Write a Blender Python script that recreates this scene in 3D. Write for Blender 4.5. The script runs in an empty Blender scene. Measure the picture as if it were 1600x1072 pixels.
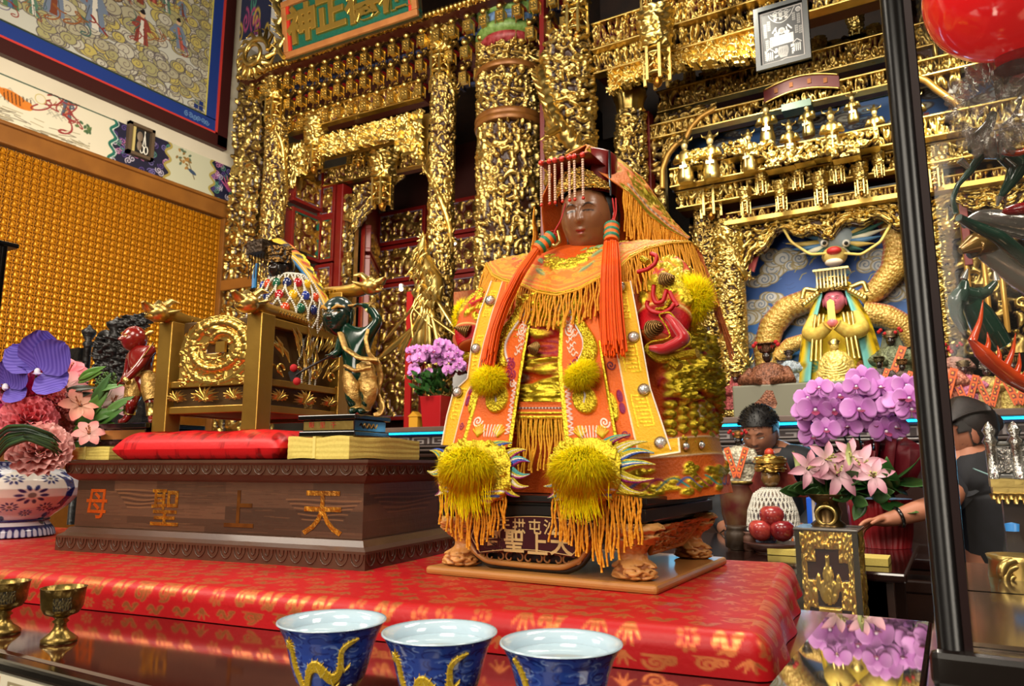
import bpy,math,random
import numpy as np
lsp=np.linspace;arr=np.array;cos=math.cos;sin=math.sin
from mathutils import Matrix,Vector
SC=bpy.context.scene
# camera, world, lights, exposure
F_PX=1150.0;PITCH=math.radians(9.33);YAW=math.radians(30.5);CAM=arr([0,0,1.35])
cd=bpy.data.cameras.new('camera');co=bpy.data.objects.new('camera',cd);SC.collection.objects.link(co)
cd.sensor_fit='HORIZONTAL';cd.sensor_width=36.0;cd.lens=36.0*F_PX/1600.0
cd.clip_start=0.02;cd.clip_end=60
cd.dof.use_dof=True;cd.dof.focus_distance=1.3;cd.dof.aperture_fstop=16.0
co.location=CAM;co.rotation_euler=(math.pi/2+PITCH,0,YAW);SC.camera=co
SC.view_settings.view_transform='Standard';SC.view_settings.look='None'
SC.view_settings.exposure=0.0;SC.view_settings.gamma=1.0;SC.view_settings.use_curve_mapping=False
SC.cycles.max_bounces=6;SC.cycles.diffuse_bounces=3;SC.cycles.glossy_bounces=4
SC.cycles.transmission_bounces=5;SC.cycles.transparent_max_bounces=10
SC.cycles.caustics_reflective=False;SC.cycles.caustics_refractive=False
SC.cycles.sample_clamp_indirect=6.0
def setup_world():
 w=bpy.data.worlds.new('sparkle_surroundings');SC.world=w;w.use_nodes=True
 nt=w.node_tree;nt.nodes.clear()
 out=nt.nodes.new('ShaderNodeOutputWorld');bg=nt.nodes.new('ShaderNodeBackground')
 tc=nt.nodes.new('ShaderNodeTexCoord')
 vo=nt.nodes.new('ShaderNodeTexVoronoi');vo.inputs['Scale'].default_value=4.5  # bright spots invented to give the gilding something to reflect
 r=nt.nodes.new('ShaderNodeValToRGB')
 e=r.color_ramp.elements
 e[0].position=0.0;e[0].color=(7.0,6.0,4.2,1);e[1].position=0.26;e[1].color=(0.10,0.075,0.045,1)
 m=e.new(0.13);m.color=(4.5,3.6,2.3,1);m=e.new(0.17);m.color=(0.14,0.105,0.06,1)
 nt.links.new(tc.outputs['Generated'],vo.inputs['Vector']);nt.links.new(vo.outputs['Distance'],r.inputs['Fac'])
 nt.links.new(r.outputs['Color'],bg.inputs['Color']);bg.inputs['Strength'].default_value=0.62
 nt.links.new(bg.outputs['Background'],out.inputs['Surface'])
setup_world()
def light(name,kind,loc,energy,col,size=0.3,target=None,sizey=None,spot=60):
 d=bpy.data.lights.new(name,kind);d.energy=energy;d.color=col
 if kind=='AREA':
  d.size=size
  if sizey:d.shape='RECTANGLE';d.size_y=sizey
 else:
  d.shadow_soft_size=size
 if kind=='SPOT':d.spot_size=math.radians(spot);d.spot_blend=0.6
 o=bpy.data.objects.new(name,d);SC.collection.objects.link(o);o.location=loc
 if target is not None:
  o.rotation_euler=(Vector(target)-Vector(loc)).to_track_quat('-Z','Y').to_euler()
 return o
WARM=(1.0,0.90,0.75)
light('hall_or_fill_light','AREA',(-0.3,-0.6,3.4),46,WARM,1.0,(-0.6,1.2,1.3),1.0)
light('hall_or_fill_light','AREA',(-0.7,-2.3,2.3),62,WARM,1.6,(-0.6,1.2,1.35),1.0)  # added fill light behind the camera for the statue's front
light('hall_or_fill_light','AREA',(1.5,0.6,3.4),34,WARM,0.8,(-0.4,1.2,1.4),0.8)
light('hall_or_fill_light','AREA',(-3.4,1.2,4.6),90,WARM,1.4,(-4.2,4.6,2.8),0.8)
light('hall_or_fill_light','AREA',(-1.2,2.0,4.8),74,WARM,1.2,(-1.5,4.8,2.9),0.8)
light('hall_or_fill_light','AREA',(-3.2,2.6,3.2),90,(1.0,0.85,0.62),1.2,(-6.4,3.8,3.4),0.8)
light('hall_or_fill_light','AREA',(-2.4,-0.2,3.0),34,WARM,0.8,(-1.6,1.2,1.3),0.8)
light('hall_or_fill_light','AREA',(-0.4,2.2,3.6),40,WARM,0.7,(-0.2,3.0,1.2),0.7)  # added light to brighten the gilded stand and the offerings
light('shrine_spot','SPOT',(-1.0,4.1,4.3),120,(1.0,0.93,0.75),0.10,(-0.75,5.6,2.4),None,80)
light('shrine_spot','SPOT',(0.2,4.2,4.2),150,(1.0,0.95,0.72),0.10,(0.1,5.4,2.6),None,80)
# where a direction in the photograph meets a plane of the place
_h=arr([-sin(YAW),cos(YAW),0]);_z=arr([0,0,1.0])
_fw=_h*cos(PITCH)+_z*sin(PITCH);_rt=arr([cos(YAW),sin(YAW),0])
_up=-_h*sin(PITCH)+_z*cos(PITCH)
def ray(x,y):return _fw+_rt*(x-800)/F_PX-_up*(y-536)/F_PX
def PY(x,y,Y):d=ray(x,y);return CAM+d*(Y/d[1])
def PZ(x,y,zz):d=ray(x,y);return CAM+d*((zz-1.35)/d[2])
def PX(x,y,X):d=ray(x,y);return CAM+d*(X/d[0])
def PW(x,y,w):return CAM+ray(x,y)*w
class Plane:
 """upright plane through (0,y0) turned by ang about the vertical through (x0,y0)"""
 def __init__(s,y0,ang=0.0,x0=0.0):s.o=arr([x0,y0,0]);s.a=math.radians(ang);s.d=arr([cos(s.a),sin(s.a),0]);s.n=arr([-sin(s.a),cos(s.a),0])
 def at(s,x,y):
  d=ray(x,y);t=((s.o-CAM)@s.n)/(d@s.n);return CAM+d*t
 def uz(s,x,y):p=s.at(x,y);return(p-s.o)@s.d,p[2]
 def w(s,u,z,n=0):return s.o+s.d*u+s.n*n+arr([0,0,z])
# colour and materials
def L(r,g,b,a=1.0):
 f=lambda c:(c/255/12.92)if c<=10 else((c/255+0.055)/1.055)**2.4
 return(f(r),f(g),f(b),a)
def lin(a):
 a=np.asarray(a,float);return np.where(a<=0.04045,a/12.92,((a+0.055)/1.055)**2.4)
_mats={}
def mat(name,col=(200,200,200),rough=0.5,metal=0.0,vcol=False,noise=None,bump=None,coat=0.0,trans=0.0,alpha=1.0,emis=None,ior=1.5,spec=0.5,sheen=0.0,hmix=None,pat=None,sss=0.0):
 """noise=(scale, amount, colour2)  bump=(kind, scale, strength)  hmix=(low colour, lo, hi): attribute h picks the ground colour in the carving
    pat=(thread colour, rough, metal): attribute pat weaves a second thread in"""
 if name in _mats:return _mats[name]
 m=bpy.data.materials.new(name);m.use_nodes=True;nt=m.node_tree;N=nt.nodes;K=nt.links
 b=N['Principled BSDF'];I=b.inputs
 I['Roughness'].default_value=rough;I['Metallic'].default_value=metal;I['IOR'].default_value=ior
 I['Specular IOR Level'].default_value=spec;I['Coat Weight'].default_value=coat;I['Coat Roughness'].default_value=0.08
 I['Transmission Weight'].default_value=trans;I['Alpha'].default_value=alpha;I['Sheen Weight'].default_value=sheen
 if sss:I['Subsurface Weight'].default_value=sss;I['Subsurface Radius'].default_value=(0.02,0.01,0.006)
 c=None
 tc=N.new('ShaderNodeTexCoord')
 if vcol:
  a=N.new('ShaderNodeAttribute');a.attribute_name='Col';c=a.outputs['Color']
 else:
  rg=N.new('ShaderNodeRGB');rg.outputs[0].default_value=L(*col);c=rg.outputs[0]
 def mixc(fac,c1,c2):
  mx=N.new('ShaderNodeMix');mx.data_type='RGBA'
  K.new(fac,mx.inputs[0])if not isinstance(fac,float)else setattr(mx.inputs[0],'default_value',fac)
  K.new(c1,mx.inputs[6])
  if isinstance(c2,tuple):mx.inputs[7].default_value=c2
  else:K.new(c2,mx.inputs[7])
  return mx.outputs[2]
 if noise:
  n=N.new('ShaderNodeTexNoise');n.inputs['Scale'].default_value=noise[0];n.inputs['Detail'].default_value=4
  K.new(tc.outputs['Object'],n.inputs['Vector'])
  mr=N.new('ShaderNodeMapRange');mr.inputs[1].default_value=0.38;mr.inputs[2].default_value=0.66;mr.inputs[4].default_value=noise[1]
  K.new(n.outputs['Fac'],mr.inputs[0]);c=mixc(mr.outputs[0],c,L(*noise[2]))
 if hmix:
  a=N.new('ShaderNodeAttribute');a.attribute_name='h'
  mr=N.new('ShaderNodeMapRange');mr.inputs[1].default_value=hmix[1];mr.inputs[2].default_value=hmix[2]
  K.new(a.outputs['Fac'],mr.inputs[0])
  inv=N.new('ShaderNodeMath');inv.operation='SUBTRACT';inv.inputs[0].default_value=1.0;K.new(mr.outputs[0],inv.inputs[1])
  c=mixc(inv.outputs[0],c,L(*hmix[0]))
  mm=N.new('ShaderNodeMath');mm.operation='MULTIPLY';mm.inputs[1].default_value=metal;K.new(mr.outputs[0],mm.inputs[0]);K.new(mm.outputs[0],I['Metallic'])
 if pat:
  a=N.new('ShaderNodeAttribute');a.attribute_name='pat'
  c=mixc(a.outputs['Fac'],c,L(*pat[0]))
  for key,v0,v1 in(('Roughness',rough,pat[1]),('Metallic',metal,pat[2])):
   mr=N.new('ShaderNodeMapRange');mr.inputs[3].default_value=v0;mr.inputs[4].default_value=v1
   K.new(a.outputs['Fac'],mr.inputs[0]);K.new(mr.outputs[0],I[key])
 K.new(c,I['Base Color'])
 if bump:
  kind,s,st=bump
  if kind=='noise':
   t=N.new('ShaderNodeTexNoise');t.inputs['Scale'].default_value=s;t.inputs['Detail'].default_value=5;o=t.outputs['Fac']
  elif kind=='voronoi':
   t=N.new('ShaderNodeTexVoronoi');t.inputs['Scale'].default_value=s;o=t.outputs['Distance']
  elif kind=='wave':
   t=N.new('ShaderNodeTexWave');t.inputs['Scale'].default_value=s;t.inputs['Distortion'].default_value=6;t.inputs['Detail'].default_value=2;t.inputs['Detail Scale'].default_value=2;o=t.outputs['Fac']
  elif kind=='weave':
   t=N.new('ShaderNodeTexWave');t.inputs['Scale'].default_value=s;t.wave_type='RINGS';t.inputs['Distortion'].default_value=14;t.inputs['Detail'].default_value=1;t.inputs['Detail Scale'].default_value=1.2;o=t.outputs['Fac']
  K.new(tc.outputs['Object'],t.inputs['Vector'])
  bp=N.new('ShaderNodeBump');bp.inputs['Strength'].default_value=st;bp.inputs['Distance'].default_value=0.02 if st>1 else 0.01
  K.new(o,bp.inputs['Height']);K.new(bp.outputs[0],I['Normal'])
 if hmix:m['hm']=1
 if emis:
  I['Emission Color'].default_value=L(*emis[0]);I['Emission Strength'].default_value=emis[1]
 _mats[name]=m;return m
# mesh builder
def rot(ax=0,ay=0,az=0):
 return arr(Matrix.Rotation(az,3,'Z')@Matrix.Rotation(ay,3,'Y')@Matrix.Rotation(ax,3,'X'))
def frame(d,up=(0,0,1)):
 d=arr(d,float);d/=np.linalg.norm(d)+1e-12;up=arr(up,float)
 if abs(d@up)>0.98:up=arr([1.0,0,0])
 a=np.cross(up,d);a/=np.linalg.norm(a);return a,np.cross(d,a),d
def quads(nu,nv,cu=False,cv=False):
 """faces of a grid with index i*nv+j"""
 iu=np.arange(nu if cu else nu-1);jv=np.arange(nv if cv else nv-1)
 i,j=np.meshgrid(iu,jv,indexing='ij');i2=(i+1)%nu;j2=(j+1)%nv
 return np.stack([i*nv+j,i2*nv+j,i2*nv+j2,i*nv+j2],-1).reshape(-1,4)
class M:
 def __init__(s):s.V=[];s.n=0;s.Fs=[];s.c=[];s.h=[];s.T=None;s.p=[]
 def add(s,V,Fc,mi=0,col=None,h=None,smooth=True,pat=None):
  V=np.asarray(V,float).reshape(-1,3)
  if s.T is not None:V=V@s.T[0].T+s.T[1]
  if isinstance(Fc,np.ndarray):Fc=[Fc]
  else:
   by={}
   for f in Fc:by.setdefault(len(f),[]).append(f)
   Fc=[arr(v)for v in by.values()]
  for f in Fc:s.Fs.append((f+s.n,mi,smooth))
  s.V.append(V);k=len(V)
  s.c.append(None if col is None else(k,np.broadcast_to(np.asarray(col,float)[...,:3],(k,3))))
  s.h.append((k,h));s.p.append((k,pat));s.n+=k;return s
 def box(s,c,sz,R=None,mi=0,col=None):
  v=arr([[x,y,z]for x in(-.5,.5)for y in(-.5,.5)for z in(-.5,.5)])*arr(sz)
  if R is not None:v=v@R.T
  return s.add(v+arr(c),[[0,1,3,2],[4,6,7,5],[0,4,5,1],[2,3,7,6],[0,2,6,4],[1,5,7,3]],mi,col,smooth=False)
 def slab(s,p0,p1,mi=0,col=None):
  p0=arr(p0,float);p1=arr(p1,float);return s.box((p0+p1)/2,np.abs(p1-p0),None,mi,col)
 def hexa(s,b,t,mi=0):
  """b, t: four corners each, same order"""
  return s.add(list(b)+list(t),[[3,2,1,0],[4,5,6,7],[0,1,5,4],[1,2,6,5],[2,3,7,6],[3,0,4,7]],mi,smooth=False)
 def ell(s,c,r,R=None,n=12,mi=0,col=None):
  r=np.broadcast_to(np.asarray(r,float),(3,));m=max(4,n//2+1)
  t=lsp(0,math.pi,m);p=np.arange(n)*2*math.pi/n
  v=np.stack([np.outer(np.sin(t),np.cos(p)),np.outer(np.sin(t),np.sin(p)),np.outer(np.cos(t),np.ones(n))],-1).reshape(-1,3)*r
  if R is not None:v=v@R.T
  return s.add(v+arr(c),quads(m,n,False,True)[:,::-1],mi,col)
 def tube(s,pts,r,n=8,mi=0,col=None,cap=True,closed=False,flat=1.0,up=(0,0,1),twist=None):
  P=np.asarray(pts,float);k=len(P);r=np.broadcast_to(np.asarray(r,float),(k,))
  if closed:T=np.roll(P,-1,0)-np.roll(P,1,0)
  else:T=np.gradient(P,axis=0)
  T/=np.linalg.norm(T,axis=1)[:,None]+1e-12
  a,b,_=frame(T[0],up);A=[a]
  for i in range(1,k):
   a=A[-1]-T[i]*(A[-1]@T[i]);a/=np.linalg.norm(a)+1e-12;A.append(a)
  A=arr(A);B=np.cross(T,A);th=np.arange(n)*2*math.pi/n
  ca,sa=np.cos(th),np.sin(th)
  v=P[:,None]+(A[:,None]*ca[None,:,None]+B[:,None]*sa[None,:,None]*flat)*r[:,None,None]
  Fc=[quads(k,n,closed,True)]
  s.add(v.reshape(-1,3),np.concatenate(Fc),mi,col)
  if cap and not closed:
   o=s.n-k*n
   s.Fs.append((arr([list(range(o,o+n))[::-1]]),mi,False));s.Fs.append((arr([list(range(o+(k-1)*n,o+k*n))]),mi,False))
  return s
 def lathe(s,prof,c=(0,0,0),n=24,mi=0,col=None,cap=True,a0=0,a1=2*math.pi,sx=1.0,sy=1.0,R=None,wob=None):
  P=np.asarray(prof,float);k=len(P);full=abs(a1-a0-2*math.pi)<1e-6
  th=a0+(np.arange(n)*(a1-a0)/(n if full else n-1))
  rr=P[:,0][:,None]*np.ones(n)
  if wob is not None:rr=rr*wob(th)[None,:]
  v=np.stack([rr*np.cos(th)*sx,rr*np.sin(th)*sy,np.repeat(P[:,1][:,None],n,1)],-1).reshape(-1,3)
  if R is not None:v=v@R.T
  cc=None if col is None else(np.repeat(np.asarray(col),n,0)if np.ndim(col)==2 else col)
  s.add(v+arr(c),quads(k,n,False,full)[:,::-1],mi,cc)
  if cap and full:
   o=s.n-k*n
   if P[0,0]>1e-5:s.Fs.append((arr([list(range(o,o+n))]),mi,False))
   if P[-1,0]>1e-5:s.Fs.append((arr([list(range(o+(k-1)*n,o+k*n))[::-1]]),mi,False))
  return s
 def grid(s,X,mi=0,col=None,h=None,cu=False,cv=False,flip=False,pat=None):
  nu,nv=X.shape[:2];q=quads(nu,nv,cu,cv)
  if flip:q=q[:,::-1]
  return s.add(X.reshape(-1,3),q,mi,None if col is None else(np.asarray(col).reshape(-1,3)if np.ndim(col)==3 else col),None if h is None else np.asarray(h).ravel(),True,None if pat is None else np.asarray(pat).ravel())
 def prism(s,poly,o,ex,ey,ez,t,mi=0,col=None,smooth=False):
  """polygon (2D) in the frame ex,ey at o, thickness t along ez"""
  p=np.asarray(poly,float);o=arr(o,float);ex,ey,ez=map(np.array,(ex,ey,ez));k=len(p)
  b=o+p[:,:1]*ex+p[:,1:2]*ey;v=np.concatenate([b,b+ez*t])
  f=[list(range(k))[::-1],list(range(k,2*k))]+[[i,(i+1)%k,k+(i+1)%k,k+i]for i in range(k)]
  return s.add(v,f,mi,col,smooth=smooth)
 def data(s,name,mats,Minv=None):
  me=bpy.data.meshes.new(name);V=np.concatenate(s.V)
  if Minv is not None:V=V@Minv[:3,:3].T+Minv[:3,3]
  me.vertices.add(len(V));me.vertices.foreach_set('co',V.astype(np.float32).ravel())
  loops=np.concatenate([f.ravel()for f,_,_ in s.Fs]);tot=np.concatenate([np.full(len(f),f.shape[1])for f,_,_ in s.Fs])
  st=np.concatenate([[0],np.cumsum(tot)[:-1]])
  me.loops.add(len(loops));me.loops.foreach_set('vertex_index',loops.astype(np.int32))
  me.polygons.add(len(tot));me.polygons.foreach_set('loop_start',st.astype(np.int32));me.polygons.foreach_set('loop_total',tot.astype(np.int32))
  me.polygons.foreach_set('material_index',np.concatenate([np.full(len(f),m)for f,m,_ in s.Fs]).astype(np.int32))
  me.update(calc_edges=True);me.validate()
  me.polygons.foreach_set('use_smooth',np.concatenate([np.full(len(f),sm)for f,_,sm in s.Fs])[:len(me.polygons)])
  for m in(mats if isinstance(mats,(list,tuple))else[mats]):me.materials.append(m)
  if any(x is not None for x in s.c):
   a=me.attributes.new('Col','FLOAT_COLOR','POINT');ar_=np.ones((len(V),4),np.float32);i=0
   for x,(k,_)in zip(s.c,s.h):
    if x is not None:ar_[i:i+k,:3]=x[1]
    i+=k
   a.data.foreach_set('color',ar_.ravel())
  hm=any(mm.get('hm')for mm in(mats if isinstance(mats,(list,tuple))else[mats]))
  for nm,src in(('h',s.h),('pat',s.p)):
   if any(x is not None for _,x in src)or(nm=='h' and hm):
    a=me.attributes.new(nm,'FLOAT','POINT');ar_=np.full(len(V),1.0 if nm=='h' else 0.0,np.float32);i=0
    for k,x in src:
     if x is not None:ar_[i:i+k]=x
     i+=k
    a.data.foreach_set('value',ar_)
  return me
# things, parts, copies
def link(o):SC.collection.objects.link(o);return o
def mw(o):
 m=arr(o.matrix_basis)
 return mw(o.parent)@m if o.parent else m
def tag(o,label=None,cat=None,group=None,kind=None):
 if label:o['label']=label
 if cat:o['category']=cat
 if group:o['group']=group
 if kind:o['kind']=kind
 return o
def thing(name,label,cat,loc=(0,0,0),rz=0.0,group=None):
 o=link(bpy.data.objects.new(name,None));o.empty_display_size=0.05;o.location=loc;o.rotation_euler=(0,0,rz)
 o.matrix_basis=Matrix.Translation(Vector(loc))@Matrix.Rotation(rz,4,'Z')
 return tag(o,label,cat,group)
def part(name,m,mats,parent=None,label=None,bevel=0,kind=None,cat=None,group=None,local=False,sub=0,solid=0):
 """links the collected geometry as one mesh object; geometry is in world space unless local"""
 Minv=None
 if parent is not None and not local:Minv=np.linalg.inv(mw(parent))
 org=None
 if parent is None:
  V=np.concatenate(m.V);org=(V.min(0)+V.max(0))/2;org[2]=V[:,2].min();Minv=np.eye(4);Minv[:3,3]=-org
 o=link(bpy.data.objects.new(name,m.data(name,mats,Minv)))
 if parent is not None:o.parent=parent
 else:o.location=org
 if org is not None:o.matrix_basis=Matrix.Translation(Vector(org))
 if solid:md=o.modifiers.new('solid','SOLIDIFY');md.thickness=solid;md.offset=0
 if bevel:md=o.modifiers.new('bevel','BEVEL');md.width=bevel;md.segments=2;md.limit_method='ANGLE';md.angle_limit=0.7
 if sub:md=o.modifiers.new('sub','SUBSURF');md.levels=sub;md.render_levels=sub
 return tag(o,label,cat,group,kind)
def copy_tree(o,loc=None,rz=None,scale=None,label=None,group=None,parent=None):
 c=link(o.copy())
 if parent is not None:c.parent=parent
 if loc is not None:
  s=scale if scale is not None else 1.0;sc=Vector((s,s,s))if np.isscalar(s)else Vector(s)
  c.matrix_basis=Matrix.Translation(Vector(loc))@Matrix.Rotation(rz or 0.0,4,'Z')@Matrix.Diagonal((*sc,1))
 if label:c['label']=label
 if group:c['group']=group
 for ch in list(o.children):copy_tree(ch,parent=c)
 return c
def place(o,loc,rz=0.0,scale=1.0):
 sc=Vector((scale,)*3)if np.isscalar(scale)else Vector(scale)
 o.matrix_basis=Matrix.Translation(Vector(loc))@Matrix.Rotation(rz,4,'Z')@Matrix.Diagonal((*sc,1));return o
# painting with brush strokes, kept as vertex colour on a fine mesh
class Paint:
 def __init__(s,W,H,bg):s.W=W;s.H=H;s.a=np.ones((H,W,3))*(arr(bg)/255.0)
 def _win(s,x0,y0,x1,y1):
  x0=max(0,int(x0));y0=max(0,int(y0));x1=min(s.W,int(x1)+2);y1=min(s.H,int(y1)+2)
  if x1<=x0 or y1<=y0:return None
  Y,X=np.mgrid[y0:y1,x0:x1];return(slice(y0,y1),slice(x0,x1)),X.astype(float),Y.astype(float)
 def put(s,sl,mk,col):s.a[sl]=s.a[sl]*(1-mk[...,None])+arr(col)[None,None,:]/255.0*mk[...,None]
 def ell(s,cx,cy,rx,ry,col,ang=0,al=1.0,edge=None,ew=1.2):
  R=max(rx,ry)+2;w=s._win(cx-R,cy-R,cx+R,cy+R)
  if not w:return
  sl,X,Y=w;c,n=cos(ang),sin(ang);x=(X-cx)*c+(Y-cy)*n;y=-(X-cx)*n+(Y-cy)*c
  q=(1-np.sqrt((x/rx)**2+(y/ry)**2))*min(rx,ry)
  if edge is not None:s.put(sl,np.clip(q+0.5+ew,0,1)*al,edge)
  s.put(sl,np.clip(q+0.5,0,1)*al,col)
 def line(s,pts,w,col,al=1.0,w1=None):
  pts=np.asarray(pts,float);n=len(pts)-1;w1=w if w1 is None else w1;d=None
  m=max(w,w1)+1;win=s._win(pts[:,0].min()-m,pts[:,1].min()-m,pts[:,0].max()+m,pts[:,1].max()+m)
  if not win:return
  sl,X,Y=win;best=np.full(X.shape,-9.0)
  for i in range(n):
   a,b=pts[i],pts[i+1];ab=b-a;t=np.clip(((X-a[0])*ab[0]+(Y-a[1])*ab[1])/(ab@ab+1e-9),0,1)
   wd=w+(w1-w)*(i+t)/n
   best=np.maximum(best,wd/2-np.hypot(X-a[0]-ab[0]*t,Y-a[1]-ab[1]*t))
  s.put(sl,np.clip(best+0.5,0,1)*al,col)
 def poly(s,pts,col,al=1.0):
  pts=np.asarray(pts,float);w=s._win(pts[:,0].min()-1,pts[:,1].min()-1,pts[:,0].max()+1,pts[:,1].max()+1)
  if not w:return
  sl,X,Y=w;ins=np.zeros(X.shape,bool)
  for i in range(len(pts)):
   x0,y0=pts[i];x1,y1=pts[(i+1)%len(pts)]
   if y0==y1:continue
   ins^=((Y>min(y0,y1))&(Y<=max(y0,y1))&(X<(x1-x0)*(Y-y0)/(y1-y0)+x0))
  s.put(sl,ins.astype(float)*al,col)
 def rect(s,x0,y0,x1,y1,col,al=1.0):s.poly([(x0,y0),(x1,y0),(x1,y1),(x0,y1)],col,al)
 def spiral(s,cx,cy,r,turns,w,col,a0=0,sg=1):
  t=lsp(0,1,int(10*turns)+6);a=a0+sg*t*turns*2*math.pi;rr=r*(1-0.85*t)
  s.line(np.stack([cx+rr*np.cos(a),cy+rr*np.sin(a)],-1),w,col)
 def lin(s):return lin(np.clip(s.a,0,1))
def paint_sheet(m,P,o,ex,ey,mi=0,hgt=None,nrm=None):
 """lay painted canvas on the parallelogram o + u*ex + v*ey (v up)"""
 u=lsp(0,1,P.W)[None,:,None];v=lsp(1,0,P.H)[:,None,None]
 X=arr(o,float)+u*arr(ex,float)+v*arr(ey,float)
 if hgt is not None:X=X+hgt[...,None]*arr(nrm)
 return m.grid(X,mi,P.lin(),flip=True)
# wood carving: overlapping leaves, scrolls, beads and little figures as relief
def carve(nx,ny,n,smin,smax,seed,kinds='llrb',wrap=False):
 """relief of ny x nx samples, heights 0..1; sizes in samples"""
 rs=np.random.RandomState(seed);Z=np.zeros((ny,nx));k=int(math.sqrt(n*nx/ny))+1;rws=int(n/k)+1
 for i in range(rws*k):
  cx=((i%k)+rs.rand())*nx/k;cy=((i//k)+rs.rand())*ny/rws
  s=smin+(smax-smin)*rs.rand()**1.5;a=rs.rand()*6.283;kd=kinds[rs.randint(len(kinds))];base=0.08+0.5*rs.rand()
  x0,x1,y0,y1=int(cx-s-1),int(cx+s+2),max(0,int(cy-s-1)),min(ny,int(cy+s+2))
  if not wrap:x0=max(0,x0);x1=min(nx,x1)
  if x1<=x0 or y1<=y0:continue
  xs=np.arange(x0,x1);Y,X=np.meshgrid(np.arange(y0,y1)-cy,xs-cx,indexing='ij')
  if kd=='f':
   h=np.maximum(0.4*np.sqrt(np.clip(1-(X/(.34*s))**2-((Y+.1*s)/(.75*s))**2,0,1)),0.5*np.sqrt(np.clip(1-(X**2+(Y-.75*s)**2)/(.26*s)**2,0,1)))
   h=np.maximum(h,0.35*np.sqrt(np.clip(1-(X/(.6*s))**2-((Y-.2*s)/(.18*s))**2,0,1)))
  else:
   x=X*cos(a)+Y*sin(a);y=-X*sin(a)+Y*cos(a)
   if kd=='l':
    kk=(rs.rand()-.5)*1.6;y=y-kk*(x*x/s-s*.3);t=x/s;wd=s*.34*np.clip(1-t*t,0,1)**.7*(1+.5*t)+1e-6
    q=np.clip(1-(y/wd)**2,0,1);h=.4*np.sqrt(q)-.14*np.exp(-(y/(.16*wd))**2)*(q>0)
   elif kd=='r':
    rr=np.hypot(x,y);an=np.arctan2(y,x);R=s*.62*(1-.06*(an+math.pi));q=np.clip(1-((rr-R)/(s*.2))**2,0,1)
    h=np.maximum(.42*np.sqrt(q),.4*np.sqrt(np.clip(1-rr**2/(.24*s)**2,0,1)))
   else:
    h=.5*np.sqrt(np.clip(1-(x*x+y*y)/(.45*s)**2,0,1))
  h=np.where(h>0.02,h+base,0);xi=xs%nx
  Z[y0:y1,xi]=np.maximum(Z[y0:y1,xi],h)
 return np.clip(Z,0,1)
def relief_flat(m,o,ex,ey,nrm,Z,depth,mi=0):
 ny,nx=Z.shape;u=lsp(0,1,nx)[None,:,None];v=lsp(0,1,ny)[:,None,None]
 return m.grid(arr(o,float)+u*arr(ex,float)+v*arr(ey,float)+Z[...,None]*depth*arr(nrm),mi,h=Z)
def relief_round(m,c,r,h,Z,depth,mi=0,a0=-math.pi,a1=math.pi,prof=None):
 ny,nx=Z.shape;closed=abs(a1-a0-2*math.pi)<1e-5
 a=a0+(a1-a0)*(np.arange(nx)/(nx if closed else nx-1));v=lsp(0,1,ny)
 rr=(r*(prof(v)[:,None]if prof else 1.0))+Z*depth
 X=np.stack([c[0]+rr*np.cos(a),c[1]+rr*np.sin(a),np.repeat((c[2]+v*h)[:,None],nx,1)],-1)
 return m.grid(X,mi,h=Z,cv=closed,flip=True)
_fields={}
def field(key,*a,**k):
 if key not in _fields:_fields[key]=carve(*a,**k)
 return _fields[key]
# lettering
def glyphs(text,size,depth,bold=0.0,bevel=0.0):
 """raised lettering; returns vertices (x right, y up, z out) and faces, centred on zero"""
 cu=bpy.data.curves.new('lettering','FONT');cu.body=text;cu.size=size;cu.extrude=depth;cu.offset=bold;cu.bevel_depth=bevel;cu.bevel_resolution=1
 cu.align_x='CENTER';cu.align_y='CENTER';cu.resolution_u=3
 ob=link(bpy.data.objects.new('lettering',cu));bpy.context.view_layer.update()
 me=bpy.data.meshes.new_from_object(ob.evaluated_get(bpy.context.evaluated_depsgraph_get()))
 V=arr([v.co[:]for v in me.vertices]).reshape(-1,3);Fc=[list(p.vertices)for p in me.polygons]
 bpy.data.objects.remove(ob);bpy.data.curves.remove(cu);bpy.data.meshes.remove(me)
 if len(V):V=V-np.r_[(V[:,:2].max(0)+V[:,:2].min(0))/2,0]
 return V,Fc
def letter(m,text,o,ex,ey,size,depth,mi=0,bold=0.0,col=None,bevel=0.0,sx=1.0):
 V,Fc=glyphs(text,size,depth,bold,bevel)
 ex=arr(ex,float);ey=arr(ey,float);ez=np.cross(ex,ey)
 if len(V):m.add(arr(o,float)+V[:,:1]*ex*sx+V[:,1:2]*ey+V[:,2:3]*ez,Fc,mi,col,smooth=False)
 return m
X1,Y1,Z1=np.eye(3)
# materials shared by many things
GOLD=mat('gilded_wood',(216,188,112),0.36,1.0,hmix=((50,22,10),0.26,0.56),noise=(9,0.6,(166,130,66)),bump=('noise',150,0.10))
GOLDP=mat('gilding',(220,190,112),0.34,1.0,noise=(12,0.5,(176,138,68)),bump=('noise',90,0.06))
GOLDB=mat('bright_gilding',(228,202,124),0.34,1.0,noise=(12,0.4,(192,156,82)),bump=('noise',90,0.06))
GOLDD=mat('old_gold_lacquer',(178,138,58),0.36,0.75,noise=(9,0.5,(142,102,40)),bump=('noise',40,0.08))
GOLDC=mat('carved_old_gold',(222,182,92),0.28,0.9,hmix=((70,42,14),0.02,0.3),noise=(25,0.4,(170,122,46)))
REDL=mat('red_lacquer',(118,18,15),0.4,coat=0.1,noise=(6,0.5,(98,18,14)))
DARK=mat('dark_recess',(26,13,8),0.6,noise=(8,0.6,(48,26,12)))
BLACK=mat('black_lacquer',(12,10,10),0.18,coat=0.6)
VC=mat('painted_colour',vcol=True,rough=0.5)
VCG=mat('glossy_painted_colour',vcol=True,rough=0.2,coat=0.4)
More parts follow.
